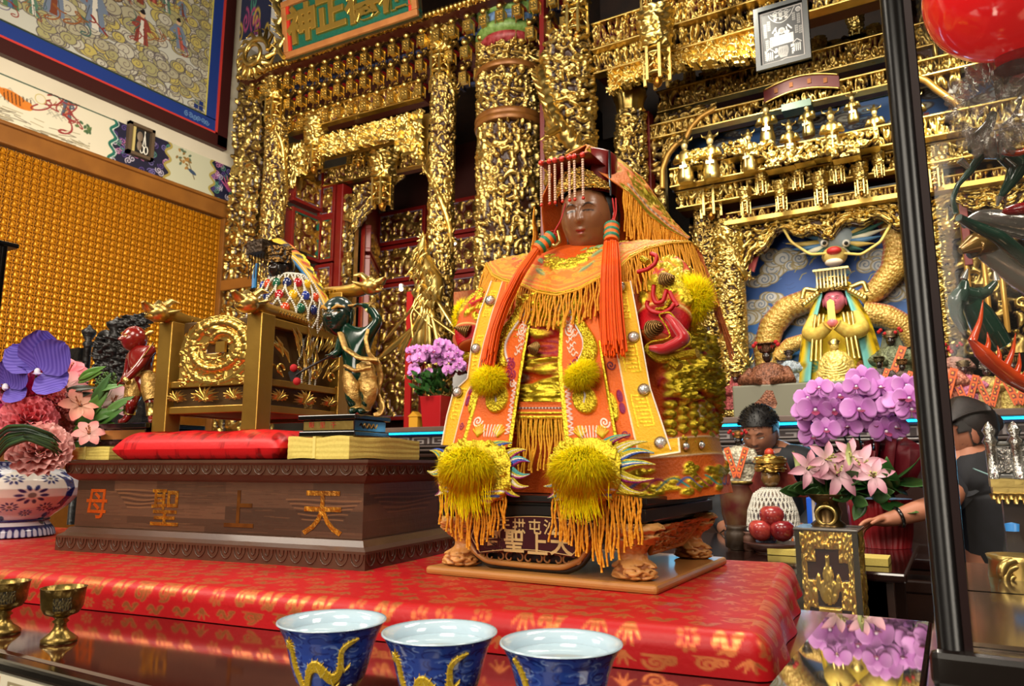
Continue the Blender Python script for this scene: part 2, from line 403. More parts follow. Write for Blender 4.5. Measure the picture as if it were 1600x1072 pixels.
WALN=mat('walnut_veneer',vcol=True,rough=0.38,coat=0.2,bump=('noise',90,0.05))
WALM=mat('walnut_moulding',(84,56,40),0.38,coat=0.2,noise=(14,0.6,(66,38,24)))
WHITE=mat('white_paint',(236,232,222),0.6)
# skinned bodies and faces
class SK:
 def __init__(s):s.v=[];s.e=[];s.r=[]
 def add(s,p,r,par=None):
  s.v.append(tuple(np.asarray(p,float)));s.r.append((r,r)if np.isscalar(r)else tuple(r))
  if par is not None:s.e.append((par,len(s.v)-1))
  return len(s.v)-1
 def chain(s,par,*pr):
  for p,r in pr:par=s.add(p,r,par)
  return par
 def hand(s,par,wrist,d,n,size,curl=0.5,spread=0.28,thumb=1):
  """palm and five bent fingers; d along the hand, n palm normal (fingers curl to it), size = hand length"""
  d=arr(d,float);d/=np.linalg.norm(d);n=arr(n,float);n=n-d*(n@d);n/=np.linalg.norm(n);sd=np.cross(n,d)*thumb
  w=arr(wrist,float);pc=s.add(w+d*size*.26,(size*.17,size*.1),par)
  for k,ln in enumerate((.46,.52,.48,.38)):
   o=(1.5-k)*.125*size;a=(1.5-k)*spread*.5;dd=d*cos(a)+sd*sin(a)
   p=w+d*size*.47+sd*o;q=s.add(p,size*.055,pc);cu=0
   for t in range(3):
    cu+=curl*(.7+.2*k*.3);p=p+(dd*cos(cu)+n*sin(cu))*size*ln*(.42,.33,.25)[t];q=s.add(p,size*(.052,.046,.036)[t],q)
  p=w+d*size*.18+sd*size*.16;q=s.add(p,size*.065,pc)
  for t in range(2):
   dd=d*.75+sd*(.6-.5*t)+n*.35;p=p+dd/np.linalg.norm(dd)*size*.2;q=s.add(p,size*(.055,.042)[t],q)
 def mesh(s,sub=2):
  me=bpy.data.meshes.new('body');me.from_pydata(s.v,s.e,[]);ob=link(bpy.data.objects.new('body',me))
  ob.modifiers.new('skin','SKIN');sv=me.skin_vertices
  if not sv:
   bpy.context.view_layer.objects.active=ob;bpy.ops.mesh.customdata_skin_add();sv=me.skin_vertices
  for i,r in enumerate(s.r):sv[0].data[i].radius=r
  sv[0].data[0].use_root=True
  md=ob.modifiers.new('sub','SUBSURF');md.levels=sub;md.render_levels=sub
  bpy.context.view_layer.update();m2=bpy.data.meshes.new_from_object(ob.evaluated_get(bpy.context.evaluated_depsgraph_get()))
  V=np.zeros(len(m2.vertices)*3);m2.vertices.foreach_get('co',V);Fc=[list(p.vertices)for p in m2.polygons]
  bpy.data.objects.remove(ob);bpy.data.meshes.remove(me);bpy.data.meshes.remove(m2)
  return V.reshape(-1,3),Fc
def sk_into(m,sk,mi=0,col=None,sub=2,colf=None):
 V,Fc=sk.mesh(sub)
 return m.add(V,Fc,mi,lin(arr(colf(V))/255.0)if colf else(None if col is None else L(*col)))
def head(m,c,w,d,h,R=None,skin=(180,120,90),lips=(150,50,45),brow=(40,20,15),eye=(240,235,225),n=72,mi=0,jaw=0.72,openy=0.045,nose=1.0,hair=None,hairline=0.55,shade=None):
 th=lsp(0.001,math.pi-0.001,n)[:,None];ph=lsp(-math.pi,math.pi,n,endpoint=False)[None,:]
 x=np.sin(th)*np.sin(ph);y=-np.sin(th)*np.cos(ph);z=np.cos(th)*np.ones_like(ph)
 g=lambda u,v,a,b:np.exp(-((x-u)/a)**2-((z-v)/b)**2)
 fr=np.clip(-y,0,1)**.5*(y<0);low=np.clip(-z,0,1)
 xs=x*(1-(1-jaw)*low**1.3);f=np.zeros_like(x)
 f+=nose*.2*np.exp(-(x/.105)**2)*np.clip((.2-z)/.36,0,1)*(z>-.2)+nose*.2*np.exp(-(x/.105)**2-((z+.2)/.06)**2)*(z<=-.2)
 f+=nose*.06*(g(.12,-.17,.06,.06)+g(-.12,-.17,.06,.06))
 f+=-.075*(g(.34,.09,.17,.1)+g(-.34,.09,.17,.1))+.05*(g(.34,.07,.12,.06)+g(-.34,.07,.12,.06))+.035*(g(.33,.26,.22,.07)+g(-.33,.26,.22,.07))
 f+=.05*(g(.42,-.2,.2,.2)+g(-.42,-.2,.2,.2))+.055*g(0,-.41,.19,.045)+.06*g(0,-.53,.15,.05)-.03*g(0,-.465,.2,.018)+.075*g(0,-.76,.22,.13)
 X=np.stack([xs*w/2,(y-f*fr)*d/2,z*h/2],-1)
 C=np.ones(x.shape+(3,))*lin(arr(skin)/255.0)
 def pm(mask,col):C[...]=C*(1-mask[...,None])+lin(arr(col)/255.0)*mask[...,None]
 sm=lambda v,k=.02:np.clip(v/k+.5,0,1)*(y<0)
 for s in(-1,1):
  ex=(x*s-.34);lid=openy*(1-(ex/.17)**2)
  if eye is not None:
   pm(sm(lid-np.abs(z-.07+.02*ex/.17)),eye);pm(sm(np.minimum(lid-np.abs(z-.07),.058-np.hypot(ex+.02,z-.07))),(20,12,10))
  pm(sm(.022-np.abs(z-.075-np.maximum(lid,-.01))-np.clip(np.abs(ex)-.19,0,1),.016),brow)
  pm(sm(.032*(1-np.clip(np.abs(ex)/.24,0,1)**2)-np.abs(z-.27+.45*(ex-.02)**2/.24),.016),brow)
 pm(sm(.05*np.sqrt(np.clip(1-(x/.2)**2,0,1))-np.abs(z+.465-.06*(x/.2)**2),.02)*(np.abs(x)<.2),lips)
 pm(sm(.008-np.abs(z+.467-.05*(x/.2)**2),.012)*(np.abs(x)<.19),tuple(arr(lips)*.4))
 if hair is not None:
  hm=((z>hairline-.25*(np.abs(x)**3))|((y>-.12)&(z>-.35))|((np.abs(x)>.86)&(z>.1))).astype(float);pm(hm,hair)
  X=X*(1+.07*hm[...,None])
 if R is not None:X=X@arr(R).T
 return m.grid(X+arr(c),mi,C,cv=True,flip=True)
def ears(m,c,w,h,R,col,mi=0,long=1.0):
 for s in(-1,1):
  o=arr([s*w*.5,0.02*w,-.02*h]);m.ell(arr(c)+R@o,(w*.045,w*.11,h*.15*long),R,10,mi,L(*col))
# red brocade: woven clouds, flowers and scrolls
def brocade(nx,ny,seed,motif=34):
 P=Paint(nx,ny,(0,0,0));rs=np.random.RandomState(seed);W=(255,255,255);k=0
 for j,y in enumerate(np.arange(motif*.4,ny+motif,motif*.72)):
  for x in np.arange(0,nx+motif,motif*1.05):
   x=x+(j%2)*motif*.5+rs.randn()*2;y1=y+rs.randn()*1.5;t=rs.randint(4);q=motif*.3
   if t==0:
    for a in range(7):P.ell(x+q*.7*cos(a*.898),y1+q*.7*sin(a*.898),q*.3,q*.22,W,a*.898,.8)
    P.ell(x,y1,q*.25,q*.25,(0,0,0));P.ell(x,y1,q*.15,q*.15,W)
   elif t==1:P.spiral(x,y1,q,1.5,2.2,W,rs.rand()*6);P.spiral(x+q*1.1,y1+q*.3,q*.6,1.3,2,W,rs.rand()*6,-1);P.line([(x-q,y1+q*.9),(x+q*1.6,y1+q*.8)],2,W)
   elif t==2:
    a=lsp(0,6,16);P.line(np.stack([x-q+a*q/3,y1+q*.6*np.sin(a*1.3)],-1),3.2,W);P.ell(x-q*.5,y1-q*.5,q*.35,q*.16,W,.6);P.ell(x+q*.6,y1+q*.55,q*.35,q*.16,W,.6)
   else:
    for a in(-.9,-.3,.3,.9):P.line([(x,y1+q),(x+q*sin(a)*1.3,y1+q-1.7*q*cos(a))],2.6,W,1,1)
 return P.a[...,0]
BROC=mat('red_gold_brocade',(184,18,24),0.45,0.0,pat=((214,120,70),0.36,0.75),spec=.35,bump=('noise',140,0.06))
BROCD=mat('red_jacquard',(205,22,28),0.42,0.0,pat=((142,10,16),0.3,0.2),spec=.35,bump=('noise',120,0.06))
# ALTAR TABLE
ZT=1.13;ZP=1.175
def altar_table():
 t=thing('altar_table','dark red lacquered altar table with glossy top and pale fretwork edge, in front','table',(-0.9,0.9,0.0))
 m=M();m.slab((-2.3,.487,1.113),(-0.04,1.245,ZT));part('tabletop',m,mat('dark_red_gloss_lacquer',(52,10,10),0.07,coat=0.9,spec=0.8),t,bevel=.006)
 m=M();m.slab((-2.3,.47,1.115),(-0.04,.49,1.1285));part('edge_bead',m,BLACK,t,bevel=.004)
 m=M();m.slab((-2.28,.482,.99),(-.06,.50,1.1125));part('apron',m,mat('maroon_apron',(58,14,14),.25,coat=.4),t)
 m=M();P=Paint(1100,26,(222,214,190))
 for x in range(0,1100,44):
  for(a,b,c,d)in((4,5,30,8),(4,18,18,21),(4,5,7,21),(27,5,30,15),(12,11,30,14),(12,11,15,18)):P.rect(x+a,b,x+c,d,(150,136,104))
  P.rect(x+37,2,x+40,24,(196,120,70))
 paint_sheet(m,P,(-2.28,.4715,1.088),(2.22,0,0),(0,0,.025));m.slab((-2.28,.472,1.088),(-.06,.483,1.113),col=L(222,214,190));part('fretwork_strip',m,VC,t,'pale fretwork inlay strip')
 for x in(-2.2,-.12):
  for y in(.55,1.18):m=M();m.box((x,y,.545),(.07,.07,1.09));part('leg',m,mat('maroon_apron'),t,bevel=.006)
altar_table()
m=M();m.slab((-.160,.50,ZT),(-.042,1.125,ZT+.020));part('mirror_glass',m,mat('mirror_glass',(196,196,190),.025,.96),None,'clear mirror glass sheet on the altar table, reflecting the golden shrine',None,.001,cat='mirror')
# red brocade platform
def platform():
 pl=Plane(.655,7.6,-1.366)
 u0,u1,dep,st,r=-.9,1.20,.615,.0022,.020
 A=lambda u,v,z:pl.o+pl.d*u+pl.n*v+arr([0,0,z])
 t=thing('cloth_platform','low platform wrapped in red and gold brocade cloth, under statue and wooden box','platform',A(.15,.3,ZT))
 lin_=np.arange(u0,u1-r,st);arc=lsp(-math.pi/2,0,14)[1:-1];lin2=np.arange(r,dep,st)
 PT=[(u,0,0,-1)for u in lin_]+[(u1-r+r*cos(a),r+r*sin(a),cos(a),sin(a))for a in arc]+[(u1,v,1,0)for v in lin2];PT=arr(PT);n=len(PT)
 hs=np.r_[lsp(0,ZP-ZT-r,18),[ZP-ZT-r+r*sin(a)for a in lsp(0,math.pi/2,9)[1:]]];ins=np.r_[np.zeros(18),[r-r*cos(a)for a in lsp(0,math.pi/2,9)[1:]]]
 side=np.clip((np.arange(n)-len(lin_))/16.,0,1);ripple=.0022*np.sin(np.arange(n)*.09)*side+.0006*np.sin(np.arange(n)*.03)
 X=[]
 for h,i in zip(hs,ins):
  f=1-h/(ZP-ZT);o=-i+f*(.012*side+ripple*2)*(1 if i==0 else 1);X.append(pl.o+np.outer(PT[:,0]+PT[:,2]*o,pl.d)+np.outer(PT[:,1]+PT[:,3]*o,pl.n)+Z1*(ZT+.001+h))
 X=arr(X);m=M();hh=30;B_=brocade(n,hh,5,20);m.grid(X,pat=B_[lsp(0,hh-1,len(hs)).astype(int)],flip=True);part('side_cloth',m,BROC,t)
 U=np.arange(u0,u1-r+1e-6,st);U[-1]=u1-r;V=np.r_[np.arange(r,dep,st)];Ug,Vg=np.meshgrid(U,V);Zw=ZP+.001-.0012*np.abs(np.sin(Ug*9)*np.sin(Vg*11))*np.clip((Vg-r)/.05,0,1)*np.clip((u1-r-Ug)/.05,0,1)
 m=M();m.grid(pl.o+Ug[...,None]*pl.d+Vg[...,None]*pl.n+Zw[...,None]*Z1,pat=brocade(len(U),len(V),3,21),flip=True);part('brocade_cover',m,BROC,t)
 m=M();m.hexa([A(u0+.003,.012,ZT),A(u1-.012,.012,ZT),A(u1-.012,dep,ZT),A(u0+.003,dep,ZT)],[A(u0+.003,.012,ZP-.018),A(u1-.012,.012,ZP-.018),A(u1-.012,dep,ZP-.006),A(u0+.003,dep,ZP-.006)]);part('core_board',m,REDL,t)
platform()
# BLUE CUPS
def cup_art():
 W,H=340,90;P=Paint(W,H,(44,76,172));rs=np.random.RandomState(4)
 for i in range(520):
  x,y=rs.rand()*W,rs.rand()*H;r=3+rs.rand()*6;a=rs.rand()*6.28;t=lsp(a,a+2.5,8);c=((150,178,232),(14,28,100),(84,120,204),(20,40,124))[i%4]
  P.line(np.stack([x+r*1.4*np.cos(t),y+r*.7*np.sin(t)],-1),1.6,c,.85)
 P.rect(0,84,W,90,(18,34,110));P.rect(0,0,W,2,(24,48,140));return P
CUPP=cup_art()
def dragon_curve(k):
 """gold dragon around the cup: (angle, height) points"""
 if k<2:return[(-1.02,.78),(-.94,.62),(-.98,.5),(-.86,.30),(-.76,.12),(-.62,.16),(-.56,.38),(-.40,.52),(-.22,.46),(-.04,.30),(.16,.30),(.26,.44),(.20,.60),(.24,.74),(.44,.80),(.56,.84)]
 return[(-1.0,.88),(-.9,.7),(-.84,.45),(-.7,.2),(-.5,.1),(-.3,.2),(-.1,.05),(.1,.1),(.3,.3),(.2,.42),(.05,.40)]
def cup(label,loc,k,D=.1,foot=.022,turn=0.0):
 t=thing('tea_cup',label,'cup',loc,0,'blue dragon cups on the table front')
 s=D/.1;out=arr([(.0215,foot),(.027,foot+.002),(.0315,foot+.008),(.036,foot+.022),(.0395,foot+.036),(.0430,foot+.046),(.0475,foot+.0545),(.0500,foot+.058)])*s
 inn=arr([(.0500,foot+.058),(.0488,foot+.0585),(.044,foot+.051),(.040,foot+.043),(.036,foot+.025),(.028,foot+.010),(.0,foot+.007)])*s
 n=CUPP.W;tt=lsp(0,1,CUPP.H);s=D/.1;arc=np.r_[0,np.cumsum(np.hypot(*np.diff(out,axis=0).T))];arc/=arc[-1]
 pr=np.stack([np.interp(tt,arc,out[:,0]),np.interp(tt,arc,out[:,1])],-1);an=np.arange(n)/n*2*math.pi
 X=np.stack([pr[:,:1]*np.cos(an),pr[:,:1]*np.sin(an),np.repeat(pr[:,1:],n,1)],-1)+arr(loc)
 m=M();m.grid(X,0,CUPP.lin()[::-1],cv=True,flip=True);part('cup_wall',m,mat('blue_glaze',vcol=True,rough=.1,coat=.8),t,'blue wave painted outside')
 m=M();m.lathe(inn[::-1],loc,56,cap=False);m.lathe([(.0503*s,(foot+.0575)*s),(.0500*s,(foot+.0588)*s),(.0486*s,(foot+.0585)*s)],loc,56,cap=False)
 part('lining',m,mat('white_porcelain',(178,200,214),.1,coat=.8),t,'pale glazed inside')
 m=M();m.lathe([(0,.0478*s+foot*s),(.020*s,.0478*s+foot*s),(.0418*s,.0478*s+foot*s)],loc,40,cap=False);part('water',m,mat('still_water',(170,192,204),.02,spec=.6,coat=.5),t)
 m=M();m.lathe([(.0225*s,0),(.0225*s,foot*s),(.019*s,foot*s+.0015)],loc,36);part('foot',m,mat('grey_foot_ring',(120,122,126),.45),t)
 cv=arr(dragon_curve(k));W,H=520,190;aw=2.6;q=lsp(0,len(cv)-1,90);i0=np.arange(len(cv));sm=lambda c:np.convolve(np.pad(np.interp(q,i0,c),4,'edge'),np.ones(9)/9,'valid')
 A,Hh=sm(cv[:,0]),sm(cv[:,1]);PX_=np.stack([(A+aw/2)/aw*W,(1-Hh)*H],-1);Mk=Paint(W,H,(0,0,0));Cc=Paint(W,H,(224,186,44));Wt=(255,255,255);wid=29*np.interp(lsp(0,1,90),[0,.12,.35,.75,1],[.7,.9,1.1,1.0,.25])
 for i in range(89):Mk.line(PX_[i:i+2],wid[i],Wt)
 T=np.gradient(PX_,axis=0);T/=np.linalg.norm(T,axis=1)[:,None];Nn=np.stack([-T[:,1],T[:,0]],-1)
 for i in range(2,88,3):
  for o in(-.28,.0,.28):p=PX_[i]+Nn[i]*wid[i]*o;Cc.ell(p[0],p[1],3.2,2.4,(170,120,16),0,.8);Cc.ell(p[0]-1,p[1]-1,2,1.5,(246,222,110))
  Mk.line([PX_[i]-Nn[i]*wid[i]*.4,PX_[i]-Nn[i]*wid[i]*.75+T[i]*4],4,Wt,1,1)
 for f in(.26,.5,.62,.78):
  i=int(f*89)
  sg=1 if int(f*50)%2 else-1;p=PX_[i];e1=p+arr([20*sg,26]);e2=e1+arr([20,-12*sg]);Mk.line([p,e1,e2],13,Wt,1,7);Cc.line([p,e1,e2],3,(250,224,110))
  for w in(-.7,0,.7,1.5):Mk.line([e2,e2+arr([12*cos(w),12*sin(w)])],5,Wt,1,1.5)
 hp=PX_[0]if k<2 else PX_[-1]
 Mk.ell(hp[0],hp[1],17,12,Wt,.3);Mk.ell(hp[0]-16,hp[1]+8,10,6,Wt,.5);Cc.ell(hp[0]-4,hp[1]-3,3.4,3.4,(250,250,240));Cc.ell(hp[0]-4,hp[1]-3,1.8,1.8,(20,20,30));Cc.ell(hp[0]-14,hp[1]+10,5,1.6,(150,30,20))
 for w in(-1.1,-.7,-.3,.1,.5):Mk.line([hp,hp+arr([32*cos(w),26*sin(w)])],7,Wt,1,1.5)
 for w in(2.4,3.6):Mk.line([hp,hp+arr([30*cos(w),24*sin(w)])],3,Wt,1,1)
 mk=Mk.a[...,0];bl=mk.copy()
 for _ in range(5):bl=(bl+np.roll(bl,1,0)+np.roll(bl,-1,0)+np.roll(bl,1,1)+np.roll(bl,-1,1))/5
 hgt=np.where(mk>.4,.0003+.0020*s*np.clip(bl,0,1)**2+.0005*(Cc.a[...,2]-.17),-.0006);ang=lsp(-aw/2,aw/2,W)[None,:];hh=lsp(1,0,H)[:,None]*arc[-1];r=np.interp(hh,arc*1.0,out[:,0])+hgt;z=np.interp(hh,arc,out[:,1])+0*ang;to=math.atan2(-loc[1],-loc[0])+turn
 X=arr(loc)+np.stack([r*np.cos(to+ang),r*np.sin(to+ang),z],-1);F_=quads(H,W);keep=(mk.ravel()[F_]>.4).any(1);m=M();F_=F_[keep][:,::-1];used=np.unique(F_);mp=np.zeros(H*W,int);mp[used]=np.arange(len(used));m.add(X.reshape(-1,3)[used],mp[F_],0,Cc.lin().reshape(-1,3)[used])
 part('gold_dragon',m,mat('gold_enamel',vcol=True,rough=.3,metal=.3,coat=.3),t,'raised yellow gold dragon')
def cup_at(px,py,D,wpx,k,label,turn):
 w=F_PX*D/wpx;p=PW(px,py,w);foot=.022
 cup(label,(p[0],p[1],ZT+.0005),k,D,foot,turn);return p
CUPD=.098
for(px,w,k,lb,tn)in((519,186,0,'leftmost blue and white cup with a gold dragon, grey foot showing',.0),(687,199,1,'middle blue and white cup with a gold dragon, between the other two cups',.0),(876.5,213,2,'rightmost blue and white cup with a gold dragon, nearest the red cloth corner',.1)):
 hz=ZT+(.022+.058)*CUPD/.1
 d=ray(px,{519:970,687:988,876.5:1005}[px]);t_=(hz-1.35)/d[2];p_=CAM+d*t_
 cup(lb,(p_[0],p_[1],ZT+.0005),k,CUPD,.022,tn)
# BRASS GOBLETS
BRASS=mat('aged_brass',(150,126,66),.3,.9,noise=(60,.7,(84,66,34)),bump=('noise',120,.15))
def goblet(label,loc):
 t=thing('brass_goblet',label,'goblet',loc,0,'small brass offering goblets')
 m=M();pr=[(.0,.0),(.0205,0),(.0205,.004),(.016,.008),(.011,.012),(.0075,.017),(.0065,.022),(.0095,.025),(.0065,.028),(.010,.031),(.019,.0345),(.0235,.042),(.0245,.052),(.0258,.0655),(.0266,.066),(.0252,.066),(.0235,.052),(.018,.040),(0,.037)]
 m.lathe(pr,loc,40);part('goblet_body',m,BRASS,t)
 m=M();to=math.atan2(-loc[1],-loc[0]);a=lsp(-.42,.42,34);z=lsp(.040,.056,16);Zf=carve(34,16,60,1.5,3.5,9,'lrb')
 A,Zz=np.meshgrid(a,z);r=np.interp(Zz,[.0345,.042,.052,.0655],[.019,.0235,.0245,.0258])+.0003+Zf*.0012
 m.grid(np.stack([loc[0]+r*np.cos(to+A),loc[1]+r*np.sin(to+A),loc[2]+Zz],-1),h=Zf,flip=False);part('relief_panel',m,mat('dark_relief',(120,106,70),.4,.8,hmix=((30,26,18),.1,.6)),t,'dark embossed panel')
goblet('small brass offering goblet standing alone at the front left of the table',PZ(92,1003,ZT));goblet('small brass offering goblet cut off by the left edge of the photo',PZ(4,990,ZT))
# WOODEN BOX
BOX=Plane(.867,7.1,-1.6);BW,BD=.758,.58
def bx(u,v,z):return BOX.o+BOX.d*u+BOX.n*v+arr([0,0,z])
def bplane(v):o=BOX.o+BOX.n*v;return Plane(o[1],7.1,o[0])
ZB=1.3575
def wood_paint(W,H,seed):
 P=Paint(W,H,(84,58,42));rs=np.random.RandomState(seed)
 y=0
 while y<H:
  hh=rs.randint(14,30);x=0
  while x<W:
   ww=rs.randint(80,220);k=.78+.4*rs.rand();P.rect(x,y,x+ww,y+hh,tuple(arr((84,58,42))*k));x+=ww
  y+=hh
 for i in range(W*H//260):
  x,yy=rs.rand()*W,rs.rand()*H;P.line([(x,yy),(x+15+rs.rand()*40,yy+rs.randn()*.5)],.8,(58,34,22)if i%3 else(124,84,56),.55)
 for(x,yy)in((W*.27,H*.38),(W*.88,H*.5)):
  for k in range(9):t=lsp(-1,1,20);P.line(np.stack([x+t*(70-k*4),yy+(k-4)*4.2+2.5*np.sin(t*3+k*.4)*(1-abs(k-4)/6)],-1),1.7,(48,28,18)if k%2 else(140,96,62),.8)
 return P
def offering_box():
 t=thing('wooden_chest','dark walnut chest with faded gold characters, on the red cloth platform','chest',bx(BW/2,BD/2,ZP),BOX.a)
 i0=.022;zb,zl=1.223,1.318
 m=M();P=wood_paint(620,96,2)
 paint_sheet(m,P,bx(i0,i0,zb),BOX.d*(BW-2*i0),Z1*(zl-zb));P2=wood_paint(300,96,5)
 paint_sheet(m,P2,bx(BW-i0,i0,zb),BOX.n*(BD-2*i0),Z1*(zl-zb));m.hexa([bx(u,v,zb)for u,v in((i0+.001,i0+.001),(BW-i0-.001,i0+.001),(BW-i0-.001,BD-i0),(i0+.001,BD-i0))],[bx(u,v,zl)for u,v in((i0+.001,i0+.001),(BW-i0-.001,i0+.001),(BW-i0-.001,BD-i0),(i0+.001,BD-i0))]);part('chest_body',m,WALN,t)
 for nm,zz,prof in(('base_moulding',ZP+.0005,[(0,0),(0,.030),(.010,.036),(.016,.046),(.03,.048)]),('lid_moulding',zl,[(.024,-.003),(.016,.002),(.006,.012),(.004,.030),(0,.034),(0,.0395),(.2,.0395)])):
  m=M();ring=[]
  for ins,dz in prof:ring.append([bx(ins,ins,zz+dz),bx(BW-ins,ins,zz+dz),bx(BW-ins,BD-ins,zz+dz),bx(ins,BD-ins,zz+dz)])
  m.add(arr(ring).reshape(-1,3),quads(len(ring),4,False,True)[:,::-1],smooth=False)
  o=m.n-4;m.Fs.append((arr([[o+0,o+1,o+2,o+3]]),0,False))
  b=part(nm,m,WALM,t);m=M()
  z0,z1=(zz+.006,zz+.026)if nm[0]=='b' else(zz+.013,zz+.029);off=.0 if nm[0]=='b' else .005
  n=24
  for side,ln in((0,BW),(1,BD)):
   nn=int(n*ln/BW)
   for k in range(nn):
    u=(k+.5)*ln/nn;hw=ln/nn*.42;tt=lsp(0,math.pi,9)
    pts=[(bx(u+hw*cos(a),off-.0006,z1-(z1-z0)*sin(a))if side==0 else bx(BW-off+.0006,u+hw*cos(a),z1-(z1-z0)*sin(a)))for a in tt]
    m.tube(pts,.0013,5);pts=[(bx(u+hw*.4*cos(a),off-.0006,z1-(z1-z0)*.6*sin(a))if side==0 else bx(BW-off+.0006,u+hw*.4*cos(a),z1-(z1-z0)*.6*sin(a)))for a in tt[::2]];m.tube(pts,.0011,5)
  part('leaf_carving',m,WALM,b)
 BF=bplane(i0-.0004)
 gm=mat('worn_gold_leaf',(196,132,36),.4,.75,noise=(45,.75,(110,62,26)),bump=('noise',110,.4));om=mat('copper_red_leaf',(232,106,28),.35,.6,noise=(40,.6,(200,92,30)),bump=('noise',110,.4));bm=mat('rubbed_bronze_leaf',(134,84,32),.4,.7,noise=(30,.7,(92,54,28)))
 for ch,px,py,sz,mt_,lb in(('母',151,787,.062,om,'orange red gilt character'),('聖',258,793,.074,gm,'gold gilt character'),('上',374,795,.072,bm,'dull bronze gilt character'),('天',504,802,.084,gm,'gold gilt character')):
  m=M();letter(m,ch,BF.at(px,py),BOX.d,Z1,sz*1.06,.0006,0,.0008);part('gilt_character',m,mt_,t,lb)
offering_box()
# paper stacks, cushion, plinths on the box
PAP=mat('yellow_joss_paper',(226,204,106),.7,noise=(200,.4,(206,176,76)),bump=('wave',160,.12))
def uvz(px,py,v):u,z=bplane(v).uz(px,py);return u,z
def sv(u,z,px):
 """depth v at which (u, v, z) is seen in picture column px"""
 lo,hi=0.0,2.0
 for _ in range(40):
  mid=(lo+hi)/2;q=bx(u,mid,z)-CAM;X=800+F_PX*(q@_rt)/(q@_fw)
  if X<px:lo=mid
  else:hi=mid
 return lo
def paper(label,u0,u1,v0,v1,z0,z1,bow=.002):
 m=M();nu,nz=26,9
 ring=[]
 uu=lsp(0,1,nu)
 path=[(u0+(u1-u0)*a,v0)for a in uu]+[(u1,v0+(v1-v0)*a)for a in uu[1:]]+[(u1-(u1-u0)*a,v1)for a in uu[1:]]+[(u0,v1-(v1-v0)*a)for a in uu[1:-1]]
 rs=np.random.RandomState(3)
 for k in range(nz):
  f=k/(nz-1);jit=.0004*(k%2)
  ring.append([bx(a+(jit if a>(u0+u1)/2 else-jit),b+(jit if b>(v0+v1)/2 else-jit),z0+(z1-z0)*f+bow*sin(i*.33+1)*(1 if f>.6 else-.0)+(bow*max(0,sin(i*.25))if f<.3 else 0))for i,(a,b)in enumerate(path)])
 m.add(arr(ring).reshape(-1,3),quads(nz,len(path),False,True)[:,::-1],smooth=False)
 o=m.n-len(path);m.Fs.append((arr([list(range(o,o+len(path)))]),0,False))
 t=thing('paper_stack',label,'paper',bx((u0+u1)/2,(v0+v1)/2,z0),BOX.a)
 part('paper_sheets',m,PAP,t);m=M();um=u0+(u1-u0)*.42
 for(a,b)in((um,um+.006),):m.slab((0,0,0),(1,1,1));m.V[-1]=arr([bx(x,y,z)for x in(a,b)for y in(v0-.0016,v1)for z in(z0+.0015,z1+.001)])
 part('paper_band',m,mat('paper_band',(232,212,120),.7),t)
ua,_=uvz(450,700,.03);ub,z1_=uvz(546,684,.03);vr=sv(ub,1.38,655)
paper('thick yellow joss paper stack under the green guardian, on the chest',ua,ub,.03,vr,ZB+.001,1.398)
PR_U=(ua,ub,vr)
uc,_=uvz(112,700,.04);ud,_=uvz(180,700,.04)
paper('small yellow joss paper stack left of the red cushion, on the chest',uc,ud-.004,.03,.30,ZB+.001,1.385,.001)
def cushion():
 u0,_=uvz(179,700,.02);u1,_=uvz(452,700,.02);u0+=.002;u1=PR_U[0]-.006;z0=ZB+.001;hgt=.058;v0,v1=.012,.47
 nu,nv=230,170;U,Vv=np.meshgrid(lsp(0,1,nu),lsp(0,1,nv));r=.12
 ed=lambda x,w:1-np.clip((w-np.minimum(x,1-x))/w,0,1)**2.6
 hz=np.sqrt(np.clip(ed(U,.1)*ed(Vv,.14),0,1));bp=1+.05*np.sin(U*17+1)*np.sin(Vv*9)-.05*U
 X=arr([bx(0,0,0)])+(u0+(u1-u0)*U)[...,None]*BOX.d+(v0+(v1-v0)*Vv)[...,None]*BOX.n;X[...,2]=z0+.02+(hgt-.02)*hz*bp
 m=M();m.grid(X,pat=brocade(nu,nv,8,15));Xb=X.copy();Xb[...,2]=z0+.02-.0195*np.minimum(1,hz*1.6);m.grid(Xb,pat=brocade(nu,nv,9,15),flip=True)
 part('cushion',m,BROCD,None,'flat red brocade cushion lying on the walnut chest under the gold throne',cat='cushion');return z0+hgt
ZC=cushion()-.002
